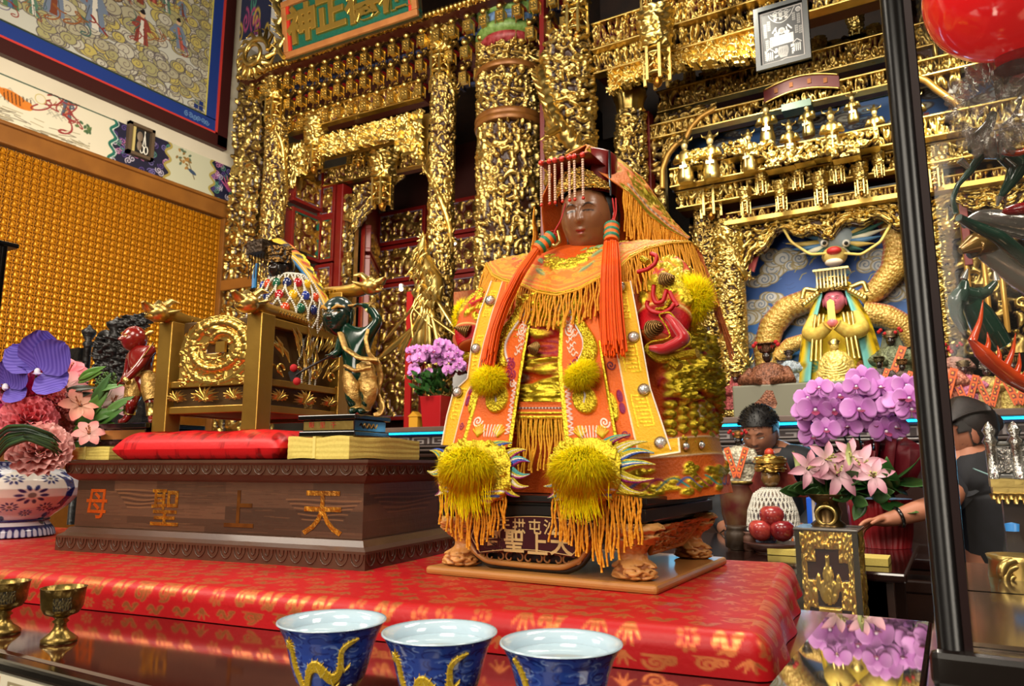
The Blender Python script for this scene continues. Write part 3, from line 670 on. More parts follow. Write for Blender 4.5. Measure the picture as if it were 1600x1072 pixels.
# CARVED PEDESTAL
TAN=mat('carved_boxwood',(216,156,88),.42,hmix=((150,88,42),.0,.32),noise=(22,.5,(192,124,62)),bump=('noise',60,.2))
TANP=mat('boxwood_board',(186,128,66),.4,noise=(8,.6,(164,104,50)),coat=.15)
BLK2=mat('black_stand_lacquer',(22,20,19),.3,coat=.3,noise=(10,.5,(32,28,26)))
ZBD=ZP+.0005;b0=PZ(660,898,ZBD);b1=PZ(1030,930,ZBD);XL,XR,YF,YB=b0[0],b1[0],(b0[1]+b1[1])/2,PZ(1135,882,ZBD)[1]
def base_board():
 m=M();m.slab((XL,YF,ZBD),(XR,YB,ZBD+.013));part('base_board',m,TANP,None,'flat tan wooden board under the carved black and tan pedestal',.005,cat='board')
base_board()
def pedestal():
 z0=ZBD+.0135;cx,cy=(XL+XR)/2,(YF+YB)/2
 t=thing('pedestal','black and tan carved wooden pedestal with a maroon name plaque, under the main statue','pedestal',(cx,cy,z0))
 sx0,sx1,sy0,sy1=XL+.018,XR-.02,YF+.015,YB-.015;zt=1.303
 m=M();m.slab((sx0-.006,sy0-.006,zt-.010),(sx1+.006,sy1+.006,zt));m.slab((sx0+.004,sy0+.004,zt-.016),(sx1-.004,sy1-.004,zt-.009));m.slab((sx0-.002,sy0-.002,zt-.034),(sx1+.002,sy1+.002,zt-.0155));m.slab((sx0+.012,sy0+.012,zt-.042),(sx1-.012,sy1-.012,zt-.033))
 top=part('stand_top',m,BLK2,t,bevel=.0015)
 m=M();q=.0026
 def key(o,ex,nn,s):
  for(a,b,c,d)in((0,0,8,1),(0,0,1,5),(0,5,6,6),(5,2,6,6),(2,2,6,3),(7,0,8,6),(7,5,12,6)):
   e=arr(ex)*s;m.hexa([o+e*a+Z1*s*b+nn*0,o+e*c+Z1*s*b,o+e*c+Z1*s*b-nn*.0012,o+e*a+Z1*s*b-nn*.0012],[o+e*a+Z1*s*d,o+e*c+Z1*s*d,o+e*c+Z1*s*d-nn*.0012,o+e*a+Z1*s*d-nn*.0012])
 k=0;W=sx1-sx0;s=.0019
 for x in np.arange(sx0+.01,sx1-.02,s*12):key(arr([x,sy0-.0005,zt-.031]),X1,Y1,s)
 part('key_fret',m,mat('tan_fret',(176,132,72),.4),top,'tan key fret band');m=M()
 for y in np.arange(sy0+.01,sy1-.02,s*12):key(arr([sx1+.0005,y,zt-.031]),Y1,-X1,s)
 part('side_fret',m,mat('dark_fret',(64,52,40),.4),top,'dark key fret band')
 m=M();m.slab((sx0+.03,sy0+.03,zt-.07),(sx1-.03,sy1-.03,zt-.04));part('under_frame',m,BLK2,t)
 def leg(x,y,rz,nm='leg'):
  hh=zt-.036-z0;tt=lsp(0,1,60);an=lsp(0,2*math.pi,64,endpoint=False)
  r=np.interp(tt,[0,.04,.14,.26,.36,.5,.62,.76,.9,1],[.022,.028,.0295,.026,.021,.0205,.025,.035,.039,.034])
  off=np.interp(tt,[0,.2,.45,.75,1],[.005,.004,-.003,.003,.003])
  Zf=field('paw',64,60,150,3,6.5,21,'rrb',True);amp=np.interp(tt,[0,.05,.25,.34,.55,.62,.95,1],[.6,1,1,.25,.35,1,1,.3])[:,None]
  rr=r[:,None]+Zf*.0085*amp-.002;d=arr([cos(rz),sin(rz)])
  X=np.stack([x+off[:,None]*d[0]+rr*np.cos(an),y+off[:,None]*d[1]+rr*np.sin(an),np.repeat((z0+tt*hh)[:,None],64,1)],-1)
  m=M();m.grid(X,h=np.clip(Zf+(1-amp),0,1),cv=True,flip=True)
  for k in range(4):a=rz+(k-1.5)*.5;m.ell((x+.0235*cos(a),y+.0235*sin(a),z0+.009),(.0075,.0075,.0095),None,10)
  part(nm,m,TAN,t)
 for(x,y,rz)in((sx0+.030,sy0+.030,-2.2),(sx1-.030,sy0+.030,-.9),(sx1-.030,sy1-.030,.9),(sx0+.030,sy1-.030,2.2)):leg(x,y,rz)
 Yp=sy0+.012;A=lambda px,py,y=Yp:PY(px,py,y)
 rim=[(736,812),(733,842),(742,862),(762,877),(830,884),(880,887),(905,876),(922,852),(926,822)]
 pts=arr([A(*p)for p in rim]);q=lsp(0,len(pts)-1,60);P=np.stack([np.interp(q,range(len(pts)),pts[:,i])for i in range(3)],-1)
 for _ in range(3):P[1:-1]=(P[:-2]+2*P[1:-1]+P[2:])/4
 m=M();m.tube(P,.0048,10);ap=part('apron_rim',m,TANP,t)
 m=M();m.tube(P+arr([0,.008,-.006]),.006,8);bp=np.concatenate([P[:,[0,2]]]);c0=P.mean(0);m.add(np.concatenate([P+[0,.012,0],[c0+[0,.012,0]]]),[[i,i+1,60]for i in range(59)]+[[59,0,60]],smooth=False);part('apron_back',m,BLK2,t)
 m=M()
 for i in range(11):
  px=752+i*15;py=872+i*.9;p0=A(px,py,Yp-.001);a=lsp(0,5.2,22);r=.009*(1-a/7);sg=1 if i%2 else-1;m.tube(np.stack([p0[0]+sg*r*np.cos(a+1),np.full(22,p0[1]-.001),p0[2]+.004+r*np.sin(a+1)],-1),.0016,6)
 part('scrollwork',m,mat('dark_scroll_wood',(150,100,50),.45),ap)
 yq=sy0-.002;B=lambda px,py,y=yq:PY(px,py,y);N=24;f=lsp(0,1,N);bow=np.sin(f*math.pi)
 tl,tr,bl,br=B(741,812),B(932,815),B(746,866),B(897,872);cen=B(838,868)
 Tp=tl+(tr-tl)*f[:,None]+Z1*(.009*bow)[:,None];lf=B(732,838);rg=B(928,836);Bt=bl+(br-bl)*f[:,None]+Z1*(.007*bow)[:,None]
 poly=np.concatenate([Bt,[rg],Tp[::-1],[lf]]);m=M();m.prism(poly[:,[0,2]],(0,yq,0),X1,Z1,Y1,.006);pq=part('name_plaque',m,mat('maroon_plaque',(58,16,26),.3,coat=.3),t,'maroon name plaque',.0008)
 m=M();c=poly.mean(0);ins=c+(poly-c)*arr([.95,1,.90]);ins[:,1]=yq-.0006;m.tube(ins,.0008,5,closed=True);part('gold_outline',m,mat('plaque_gold',(216,190,128),.35,.3),pq)
 PG=mat('plaque_gold');ex=(B(890,852)-B(765,845));ex/=np.linalg.norm(ex)
 for ch,px,py,sz in(('母',770,846,.043),('聖',803,845,.043),('上',840,849,.042),('天',877,850,.044)):m=M();letter(m,ch,B(px,py,yq-.0004),X1,Z1,sz*.86,.0006,0,.0007,None,0,1.0);part('gold_character',m,PG,pq)
 for ch,px,py in(('宮',762,823),('天',787,822),('拱',811,822),('屯',836,823),('沙',860,824),('白',886,826)):m=M();letter(m,ch,B(px,py,yq-.0004),X1,Z1,.0235,.0005,0,.0003);part('gold_character',m,PG,pq)
 xs=sx1-.004;Zf=field('side',90,60,120,4,10,31,'llrf');u=lsp(0,1,90)[None,:];v=lsp(0,1,60)[:,None]
 y0=sy0+.055+.045*(1-v);y1=sy1-.055-.02*(1-v);X=np.stack([xs-.030*(1-v)+Zf*.009+0*u,y0+(y1-y0)*u,z0+.028+(zt-.042-z0-.028)*v+0*u],-1)
 m=M();m.grid(X,h=Zf);e=[X[-1,0],X[0,0],X[0,-1],X[-1,-1]];m.tube(arr(e)+[.003,0,0],.0042,8);part('side_apron',m,TAN,t,'carved tan side apron')
 m=M();Xb=X-arr([.004,0,0])-Zf[...,None]*arr([.009,0,0]);m.grid(Xb[[0,-1]][:,[0,-1]]);m.grid(Xb[[0,-1]][:,[0,-1]]-[.012,0,0]);part('side_board',m,BLK2,t)
pedestal()
# THE DRESSED STATUE
EMB=mat('embroidered_satin',vcol=True,rough=.5,spec=.3,pat=((214,188,50),.34,.8),bump=('noise',260,.25))
CORD=mat('amber_cord',(230,156,34),.5,spec=.3,noise=(80,.4,(204,124,20)),bump=('noise',300,.3))
CORDO=mat('golden_cord',(232,166,40),.5,spec=.3,bump=('noise',300,.3))
FUR=mat('yellow_fur',(252,222,14),.8,spec=.05,noise=(40,.4,(240,202,6)),sss=.35)
SILK=mat('orange_silk_thread',(246,92,10),.42,spec=.3,noise=(90,.4,(226,72,6)))
THREAD=mat('gold_thread',(206,178,40),.32,.85,noise=(70,.5,(160,130,20)),bump=('noise',420,.6))
TRIM=mat('gold_braid_trim',(206,176,84),.38,.7,noise=(150,.5,(160,128,50)),bump=('voronoi',700,.6))
WHP=mat('cream_piping',(236,222,200),.6)
ORN,SAL,YEL,LIME=(222,98,16),(230,126,50),(228,172,18),(208,190,40)
FY0,FZ0,FK=.995,1.33,.20
def FT(px,py,off=0.0):
 """the leaning front of the statue's sashes; off = towards the viewer"""
 d=ray(px,py);y0=FY0-off;t=(y0+FK*(CAM[2]-FZ0))/(d[1]-FK*d[2]);return CAM+d*t
def smooth(P,n,k=2):
 P=np.asarray(P,float);L_=np.r_[0,np.cumsum(np.linalg.norm(np.diff(P,axis=0),axis=1))];q=lsp(0,L_[-1],n);R=np.stack([np.interp(q,L_,P[:,i])for i in range(P.shape[1])],-1)
 for _ in range(k):R[1:-1]=(R[:-2]+2*R[1:-1]+R[2:])/4
 return R
class Emb:
 """cloth canvas: dye, metal thread and raised work"""
 def __init__(s,W,H,col):s.c=Paint(W,H,col);s.p=Paint(W,H,(0,0,0));s.g=Paint(W,H,(0,0,0));s.W=W;s.H=H
 def gold(s,kind,*a,hgt=160,**k):
  if kind=='line':pts,w=a[:2];s.p.line(pts,w,(255,)*3);s.g.line(pts,w,(hgt,)*3)
  elif kind=='ell':s.p.ell(*a[:4],(255,)*3,*(a[4:5]or(0,)));s.g.ell(*a[:4],(hgt,)*3,*(a[4:5]or(0,)))
  elif kind=='spiral':s.p.spiral(*a[:4],a[4],(255,)*3,*a[5:]);s.g.spiral(*a[:4],a[4],(hgt,)*3,*a[5:])
 def line(s,pts,w,col,hgt=90):s.c.line(pts,w,col);s.p.line(pts,w,(0,0,0));s.g.line(pts,w,(hgt,)*3)
 def ell(s,cx,cy,rx,ry,col,ang=0,hgt=90):s.c.ell(cx,cy,rx,ry,col,ang);s.p.ell(cx,cy,rx,ry,(0,0,0),ang);s.g.ell(cx,cy,rx,ry,(hgt,)*3,ang)
 def spiral(s,cx,cy,r,t,w,col,a0=0,sg=1):s.c.spiral(cx,cy,r,t,w,col,a0,sg);s.g.spiral(cx,cy,r,t,w,(80,)*3,a0,sg)
 def arrays(s,seed=0):
  rs=np.random.RandomState(seed);p=s.p.a[...,0];g=s.g.a[...,0]
  g=(g+np.roll(g,1,0)+np.roll(g,-1,0)+np.roll(g,1,1)+np.roll(g,-1,1))/5
  return s.c.lin(),p,g*(1+(rs.rand(*g.shape)-.5)*.9*p)
def lay(m,X,E,lift=.004,mi=0,seed=0,nrm=None):
 """X grid (H, W, 3) with row 0 at the top"""
 C,p,g=E.arrays(seed)
 if nrm is None:
  N=np.cross(np.gradient(X,axis=1),np.gradient(X,axis=0));N/=np.linalg.norm(N,axis=2)[...,None]+1e-12
  vd=CAM-X;sg=np.sign((N*vd).sum(2).mean());N=N*sg
 else:N=arr(nrm)
 return m.grid(X+N*(g*lift)[...,None],mi,C,pat=p,flip=False)
def strip3(Lp,Rp,W,H,off=0.0,wob=.0012,fn=FT,seed=0):
 a=smooth(Lp,H);b=smooth(Rp,H);u=lsp(0,1,W)[None,:,None];px=a[:,None]*(1-u)+b[:,None]*u
 X=arr([[fn(px[i,j,0],px[i,j,1],off)for j in range(W)]for i in range(H)])
 X[...,1]+=wob*np.sin(lsp(0,9,H)+seed)[:,None]*np.sin(lsp(0,3.1,W))[None,:];return X
def fringe(m,tops,ln,r=.0017,seed=0,drift=(0,0,0),jit=.004,seg=26,n=5,curve=.0):
 """twisted cords hanging from the given points"""
 rs=np.random.RandomState(seed);t=lsp(0,1,seg)
 for p in tops:
  l=ln(p)if callable(ln)else ln;l*=1+rs.randn()*.05;dx,dy=rs.randn(2)*jit;ph=rs.rand()*6
  P=arr(p)+np.stack([dx*t**2+drift[0]*t+.0012*np.sin(t*9+ph),dy*.5*t**2+drift[1]*t+curve*np.sin(t*math.pi),-l*t],-1)
  m.tube(P,r*(1+.16*np.sin(t*l/r*1.3+ph)),n)
def fur(m,c,rad,n,ln,seed,down=.4,R=None,wid=.0009,front=True):
 rs=np.random.RandomState(seed);c=arr(c);rad=np.broadcast_to(np.asarray(rad,float),(3,));V=[];Fc=[]
 m.ell(c,rad*.84,R,24)
 for i in range(n):
  d=rs.randn(3);d/=np.linalg.norm(d)
  if front and d[1]>.35:d[1]*=-1
  o=d*rad*.5;tip=d*rad*(1+.16*rs.rand())*(1+ln*.45*rs.rand());g=arr([0,0,-down*rad.mean()*rs.rand()]);md=o*.45+tip*.55-g*.15;tip=tip+g+rs.randn(3)*rad.mean()*.13
  if R is not None:o,md,tip=R@o,R@md,R@tip
  s=np.cross(d,rs.randn(3));s/=np.linalg.norm(s);s*=wid;q=np.cross(d,s);k=len(V)
  for p,w in((o,1.2),(md,1.0)):V+=[c+p+s*w,c+p-s*.5*w+q*.8*w,c+p-s*.5*w-q*.8*w]
  V.append(c+tip)
  for a in range(3):b=(a+1)%3;Fc+=[[k+a,k+b,k+3+b,k+3+a]]
  Fc+=[[k+3,k+4,k+6],[k+4,k+5,k+6],[k+5,k+3,k+6]]
 m.add(arr(V),Fc)
def gem(parent,p,n,s,label=None):
 a,b,n=frame(n);m=M();R=np.stack([a,b,n],-1)
 m.lathe([(0,0),(s,0),(s*1.05,s*.2),(s*.78,s*.42)],p,14,R=R,cap=False);o=part('gem_setting',m,mat('silver_setting',(190,184,176),.22,.95),parent,label)
 m=M();m.lathe([(s*.78,s*.38),(s*.6,s*.7),(s*.3,s*.85),(0,s*.85)],p,10,R=R,cap=False)
 for q in m.Fs:pass
 part('glass_gem',m,mat('clear_glass_gem',(226,224,220),.05,.5,coat=1),o)
def statue():
 CX,CY=-.552,1.195
 t=thing('goddess_statue','large brown-faced goddess statue dressed in orange robes with yellow fur, on the carved pedestal','statue',(CX,CY,1.3035))
 rs=np.random.RandomState(7)
# robe body: lofted, with couched gold dragons down the front and scales round the side
 H,W=190,330;z=lsp(1.3045,1.735,H)[::-1];K=[1.3045,1.34,1.42,1.5,1.57,1.64,1.69,1.715,1.735]
 hw=np.interp(z,K,[.212,.212,.216,.222,.208,.168,.120,.085,.05]);hd=np.interp(z,K,[.150,.150,.150,.152,.150,.145,.120,.09,.05]);yc=np.interp(z,[1.30,1.735],[CY+.012,CY-.005])
 an=lsp(-math.pi,math.pi,W,endpoint=False);ca,sa=np.sin(an),-np.cos(an);ex=2/2.6
 X=np.stack([CX+hw[:,None]*np.sign(ca)*np.abs(ca)**ex,yc[:,None]+hd[:,None]*np.sign(sa)*np.abs(sa)**ex,np.repeat(z[:,None],W,1)],-1)
 E=Emb(W,H,(204,80,12));ax=lambda a:(a+math.pi)/(2*math.pi)*W;zy=lambda zz:(1.735-zz)/(1.735-1.3045)*H
 for k in range(26):
  a=.25*sin(k*.5)-.05;zz=1.62-k*.0085;E.ell(ax(a)+1,zy(zz),10,6.5,(170,24,20),0,60);E.gold('ell',ax(a),zy(zz),8,5,0,hgt=210)
 for(a,zz)in((-.1,1.46),(.08,1.47),(-.02,1.43),(.14,1.44),(-.16,1.44)):E.gold('ell',ax(a),zy(zz),8,9,.3,hgt=230)
 for k in range(16):a=rs.uniform(-.35,.35);zz=rs.uniform(1.4,1.6);E.spiral(ax(a),zy(zz),5,1.4,1.4,((150,30,60),(225,220,214),(40,120,130))[k%3],rs.rand()*6)
 for i in range(12):
  for j in range(17):
   a=.95+i*.155;zz=1.34+j*.0145+(i%2)*.007;E.c.ell(ax(a),zy(zz),4,3.4,(150,112,16));E.p.ell(ax(a),zy(zz),3.8,3.2,(235,)*3);E.g.ell(ax(a),zy(zz),3.6,2.8,(120,)*3)
 for(a,zz,rx,ry)in((1.15,1.475,13,12),(1.5,1.49,14,14),(1.85,1.47,14,15),(2.15,1.44,13,14),(1.35,1.55,9,10),(2.0,1.55,12,12)):
  E.line([(ax(a)-rx,zy(zz)+ry*.9),(ax(a)+rx,zy(zz)+ry*.9)],3,(140,20,30));E.gold('ell',ax(a),zy(zz),rx,ry,.2,hgt=205);[E.gold('line',np.stack([ax(a)+rx*f_*np.cos(lsp(0,6.3,30)),zy(zz)+ry*f_*np.sin(lsp(0,6.3,30))],-1),1.3,hgt=255)for f_ in(.9,.66,.42,.2)]
 for k in range(30):E.spiral(ax(rs.uniform(.9,2.4)),zy(rs.uniform(1.34,1.66)),5,1.2,1.6,((170,24,40),(30,120,150),(236,230,220),(110,20,60))[k%4],rs.rand()*6)
 for k in range(22):E.spiral(ax(rs.uniform(-2.0,-.6)),zy(rs.uniform(1.34,1.66)),6,1.4,1.6,((170,24,40),(226,200,60),(236,230,220))[k%3],rs.rand()*6);E.gold('ell',ax(rs.uniform(-2,-.7)),zy(rs.uniform(1.34,1.66)),6,5,0)
 m=M();C,p,g=E.arrays(1);N=np.stack([ca[None,:]+0*z[:,None],sa[None,:]+0*z[:,None],0*X[...,0]],-1);m.grid(X+N*(g*.016)[...,None],0,C,cv=True,pat=p,flip=False);o=m.n-W
 part('robe',m,EMB,t,'orange robe with raised gold embroidery')
 Hs,Ws=60,150;a=lsp(.35,2.5,Ws);zz=lsp(1.40,1.300,Hs);fl=np.interp(zz,[1.30,1.40],[.022,.004])
 Xs=np.stack([CX+(.216+fl[:,None])*np.sign(np.sin(a))*np.abs(np.sin(a))**ex+.003*np.sin(a*14)[None,:]*lsp(0,1,Hs)[:,None],CY+.012+(.152+fl[:,None])*np.sign(-np.cos(a))*np.abs(-np.cos(a))**ex,np.repeat(zz[:,None],Ws,1)-.004*np.sin(a*3)[None,:]],-1)
 E=Emb(Ws,Hs,(206,96,30));E.c.rect(0,6,Ws,22,(188,128,34));E.line([(0,6),(Ws,6)],1.6,(222,190,150));E.line([(0,22),(Ws,22)],1.6,(222,190,150))
 for k in range(44):x=rs.rand()*Ws;y=30+rs.rand()*26;E.gold('ell',x,y,4+rs.rand()*5,2+rs.rand()*2,rs.randn()*.4,hgt=200)
 for k in range(12):E.line(np.stack([lsp(0,20,8)+k*13,46+5*np.sin(lsp(0,5,8)+k)],-1),1.6,((40,90,170),(150,30,90),(40,150,140))[k%3])
 m=M();lay(m,Xs,E,.005,seed=4);sk=part('skirt_hem',m,EMB,t,'skirt hem with ochre ribbon')
 for kx,ky in((1072,703),(1095,707)):
  i=14;P_=Xs[i].reshape(-1,3);q=(P_-CAM);sx=800+F_PX*(q@_rt)/(q@_fw);j=int(np.argmin(abs(sx-kx)+(q@_fw)*10));gem(sk,Xs[i,j]+(CAM-Xs[i,j])*.002,(Xs[i,j]-arr([CX,CY,Xs[i,j,2]])),.0068)
# apron between the sashes and its fringe
 ap=lambda px,py,off=0:PY(px,py,1.022)
 Xa=strip3([(812,628),(806,655)],[(884,628),(886,655)],60,26,0,.001,ap);E=Emb(60,26,(206,92,26));E.line([(0,9),(60,9)],2,(40,34,40));[E.ell(x,9,1,1,(226,224,220))for x in range(2,60,4)];E.gold('line',[(0,16),(60,16)],3);E.gold('line',[(0,22),(60,22)],4)
 m=M();lay(m,Xa,E,.003);q=part('apron',m,EMB,t);m=M();tops=[PY(x,654,1.021)for x in lsp(808,886,21)];fringe(m,tops,.082,.0017,3);part('apron_fringe',m,CORDO,q)
# two long sashes
 def sash_art(W,H,mir,seed):
  E=Emb(W,H,ORN);r=np.random.RandomState(seed);f=(lambda x:W-x)if mir else(lambda x:x)
  E.gold('line',[(f(W-4),0),(f(W-4),H)],8,hgt=70);E.gold('line',[(f(3),H*.35),(f(3),H)],6,hgt=70)
  for k in range(46):
   v=k/45;y=H*(.06+.42*v);x=f(W*(.42+.17*sin(v*6.0+.4)));E.gold('ell',x,y,W*.15,H*.018,.3,hgt=215)
  xs=lsp(0,1,26);E.line(np.stack([f(0)+(1 if not mir else-1)*W*(.58+.17*np.sin(xs*6.0+.3)),H*(.05+.42*xs)],-1),3.2,(214,208,206),150)
  for k in range(18):E.line(np.stack([f(W*.76)+r.randn()*5+lsp(0,12,6),H*(.08+.02*k)+3*np.sin(lsp(0,6,6))],-1),1.4,(232,226,220))
  E.spiral(f(W*.76),H*.27,W*.12,1.6,1.8,(236,228,220));E.spiral(f(W*.8),H*.6,W*.08,1.4,1.6,(236,228,220));E.spiral(f(W*.2),H*.84,W*.1,1.6,1.8,(240,232,226))
  for(dx,dy)in((.62,.47),(.7,.5),(.66,.54),(.3,.47),(.34,.55),(.75,.56)):E.spiral(f(W*dx),H*dy,W*.09,1.5,2.4,(140,16,70),r.rand()*6)
  E.gold('ell',f(W*.52),H*.70,W*.24,H*.085,0,hgt=235);E.line([(f(W*.5),H*.645),(f(W*.49),H*.68),(f(W*.53),H*.72)],3.5,(206,204,204),250)
  for k in range(9):E.line(np.stack([f(W*.86)+5*np.sin(np.arange(5)*2.2+k),H*(.6+.035*k)+np.arange(5)*2.0],-1),1.4,(232,214,220))
  for s0 in(.28,.68):
   for k in range(7):a=(k-3)*.32;E.line(np.stack([f(W*s0)+lsp(0,1,6)*sin(a)*W*.15,H*.93-lsp(0,1,6)*cos(a)*H*.07],-1),1.8,(216,186,40),140)
  for k in range(6):E.line([(f(W*(.4+.05*k)),H*.93),(f(W*(.36+.07*k)),H*.86)],1.4,(236,226,226))
  return E
 def sash(Lp,Rp,off,mir,seed,nm):
  Xp=strip3(Lp,Rp,92,250,off,.002,seed=seed);m=M();lay(m,Xp,sash_art(92,250,mir,seed),.007,seed=seed);return part(nm,m,EMB,t,'long orange embroidered sash',solid=.0016)
 sl=sash([(795,446),(776,520),(746,610),(721,698)],[(846,446),(829,508),(814,597),(800,700)],.006,False,1,'sash')
 sr=sash([(884,446),(876,505),(872,570),(877,623),(884,702)],[(928,446),(941,545),(954,623),(968,700)],.006,True,2,'sash')
# outer sash layers with the yellow ribbon, cream piping and gems
 def outer(inn,out,mir,seed,rib):
  W,H=76,250;E=Emb(W,H,ORN);f=(lambda x:W-x)if mir else(lambda x:x);rw=W*rib
  E.c.poly([(f(0),0),(f(rw),0),(f(rw),H),(f(0),H)],YEL)
  E.line([(f(rw),0),(f(rw),H)],1.8,(240,218,190));E.line([(f(1.5),0),(f(1.5),H)],3,(242,226,206),170)
  for(y0,y1)in((.06,.21),(.33,.52),(.66,.84)):
   for k in range(9):
    y=H*(y0+(y1-y0)*k/8);x0,x1=rw*.32,rw*.8;E.gold('line',[(f(x0+(k%2)*4),y),(f(x1-(k%3)*4),y)],1.6,hgt=60)
   E.gold('line',[(f(rw*.3),H*y0),(f(rw*.3),H*y1)],1.5,hgt=60);E.gold('line',[(f(rw*.82),H*y0),(f(rw*.82),H*y1)],1.5,hgt=60)
  xx=(rw+W)/2
  E.gold('ell',f(xx+8),H*.72,8,H*.08,0,hgt=210);E.ell(f(rw+9),H*.66,4.5,9,(130,18,74));E.ell(f(rw+9),H*.73,4.5,8,(130,18,74));E.spiral(f(rw+14),H*.48,7,1.5,2,(90,20,50));E.spiral(f(rw+12),H*.88,6,1.5,1.8,(120,24,70))
  A,B=(inn,out)if mir else(out,inn)
  Xp=strip3(A,B,W,H,.0,.0016,seed=seed+3);m=M();lay(m,Xp,E,.005,seed=seed);return part('outer_sash',m,EMB,t,'orange sash edged with yellow ribbon',solid=.0016)
 ol=outer([(800,440),(780,515),(750,607),(726,696)],[(768,440),(750,490),(738,540),(731,592),(709,612),(699,650),(691,696)],False,5,.52)
 orr=outer([(920,440),(934,545),(948,623),(964,712)],[(987,440),(1004,531),(1018,607),(1034,655),(1050,704)],True,6,.60)
 for px,py,o in((766,470,ol),(744,545,ol),(715,613,ol),(969,449,orr),(990,527,orr),(1006,609,orr),(1032,692,orr)):gem(o,FT(px,py,.003),(0.25,-1,.1),.0088)
# robe side ribbon tail
 Xt=strip3([(1012,690),(1016,716)],[(1062,684),(1064,708)],40,20,.002,.001);E=Emb(40,20,YEL);E.line([(0,18),(40,18)],2.4,(242,226,206));E.line([(38,0),(38,20)],2.4,(242,226,206));m=M();lay(m,Xt,E,.003);part('ribbon_tail',m,EMB,t,solid=.0015)
# lower dragon heads on the sash ends: flared embroidery, fur and fringe
 def dragon_end(cx,cy,w,h,flares,furc,furr,fx0,fx1,fy,flen,seed):
  r=np.random.RandomState(seed);E=Emb(120,90,(200,176,40));E.p.a[:]=.85;E.g.a[:]=.4
  for k in range(60):E.gold('ell',r.rand()*120,r.rand()*90,6,3.4,r.rand()*3,hgt=140+r.randint(110))
  E.ell(88,50,10,14,(206,186,40));E.gold('ell',88,50,8,12,.2,hgt=250);E.spiral(70,66,8,1.4,2.4,(150,20,90));E.spiral(96,66,7,1.4,2.4,(150,20,90));E.line([(60,80),(110,78)],3.4,(60,84,170));E.line([(62,74),(112,71)],2.6,(226,224,228));E.line([(66,85),(110,86)],3,(170,40,120));E.line([(10,66),(40,70)],3.4,(50,70,160));E.line([(10,71),(36,76)],2.4,(226,226,226))
  u=lsp(-1,1,120)[None,:];v=lsp(-1,1,90)[:,None];k=1/np.maximum(1,np.sqrt(u**2+v**2)**.8);PXX=cx+w/2*u*k;PYY=cy+h/2*v*k;dome=.016*np.clip(1-(u**2+v**2)/2.0,0,1)**.6
  X=arr([[FT(PXX[i,j],PYY[i,j],.018+dome[i,j])for j in range(120)]for i in range(90)]);m=M();lay(m,X,E,.008,seed=seed)
  d=part('dragon_head',m,EMB,t,'padded gold thread dragon head')
  m=M();cols=[(206,186,48),(86,166,160),(206,186,48),(236,226,200),(64,92,180),(206,186,48),(150,40,110)]
  for(x0,y0,x1,y1,bend)in flares:
   for j in range(5):
    q=lsp(0,1,14);ox=(j-2)*3.4;nx,ny=-(y1-y0),(x1-x0);l=math.hypot(nx,ny);nx,ny=nx/l,ny/l
    tap=(1-q);P=arr([FT(x0+(x1-x0)*a+nx*(ox*b+bend*sin(a*math.pi)),y0+(y1-y0)*a+ny*(ox*b+bend*sin(a*math.pi)),.022+.004*sin(a*3))for a,b in zip(q,tap)]);m.tube(P,.0027*(1-q*.75)+.0003,6,col=L(*cols[(j+r.randint(3))%7]))
   part('flare',m,mat('bright_metal_thread',vcol=True,rough=.34,metal=.45,bump=('noise',420,.5)),d,'striped metal thread flare');m=M()
  m=M();fur(m,FT(*furc,.05),furr,3400,.5,seed,.9,wid=.00055);
  for k in range(260):
   p0=FT(furc[0]+r.randn()*14,furc[1]+14+r.randn()*5,.052);q=lsp(0,1,5);m.tube(p0+np.stack([r.randn()*.009*q,-.004*np.sin(q*3),-(.028+.034*r.rand())*q],-1),.0009*(1-q*.7),3)
  part('fur_pompom',m,FUR,d,'fluffy yellow fur pompom')
  m=M();xs=lsp(fx0,fx1,26 if fx1-fx0<105 else 34);mid=(fx0+fx1)/2
  tops=[FT(x,fy(x),.018+.005*r.rand())for x in xs];lens={tuple(p):flen*(1-.42*abs((x-mid)/(fx1-fx0)*2)**1.3)for p,x in zip(tops,xs)}
  for p in tops:fringe(m,[p],lens[tuple(p)]*(.93+.12*r.rand()),.0018,r.randint(999),(0,0,0),.003,40)
  part('fringe',m,CORD,d,'amber twisted cord fringe')
 dragon_end(742,738,112,96,[(795,712,822,703,-3),(798,724,828,722,-5),(798,736,828,741,5),(796,746,826,760,7),(788,754,812,776,6),(690,712,672,704,3),(688,735,668,736,-4),(692,758,680,774,-5),(760,702,800,692,-4)],(730,728),(.043,.024,.028),688,790,lambda x:768+6*sin((x-688)/33),.082,11)
 dragon_end(915,735,108,98,[(962,706,1012,690,-5),(966,716,1022,708,-7),(968,728,1024,726,-4),(968,742,1022,748,5),(962,754,1006,770,6),(878,745,850,760,-5),(872,760,856,778,-5),(884,768,868,782,-3),(940,700,985,680,-5)],(908,730),(.043,.024,.028),864,1000,lambda x:778-8*sin((x-864)/43),.098,12)
# knee pompoms
 for(px,py,s,ang)in((764,594,1.0,0),(908,586,.9,.5)):
  m=M();fur(m,FT(px,py,.024),(.029*s,.016,.022*s),2600,.5,int(px),.25,rot(0,-ang,0),.00055);part('fur_pompom',m,FUR,t,'small yellow fur pompom')
 m=M();P=arr([PY(852,478,1.05)]);fur(m,P[0],(.026,.016,.030),900,.2,77,.3);part('fur_pompom',m,FUR,t,'yellow fur behind the collar fringe')
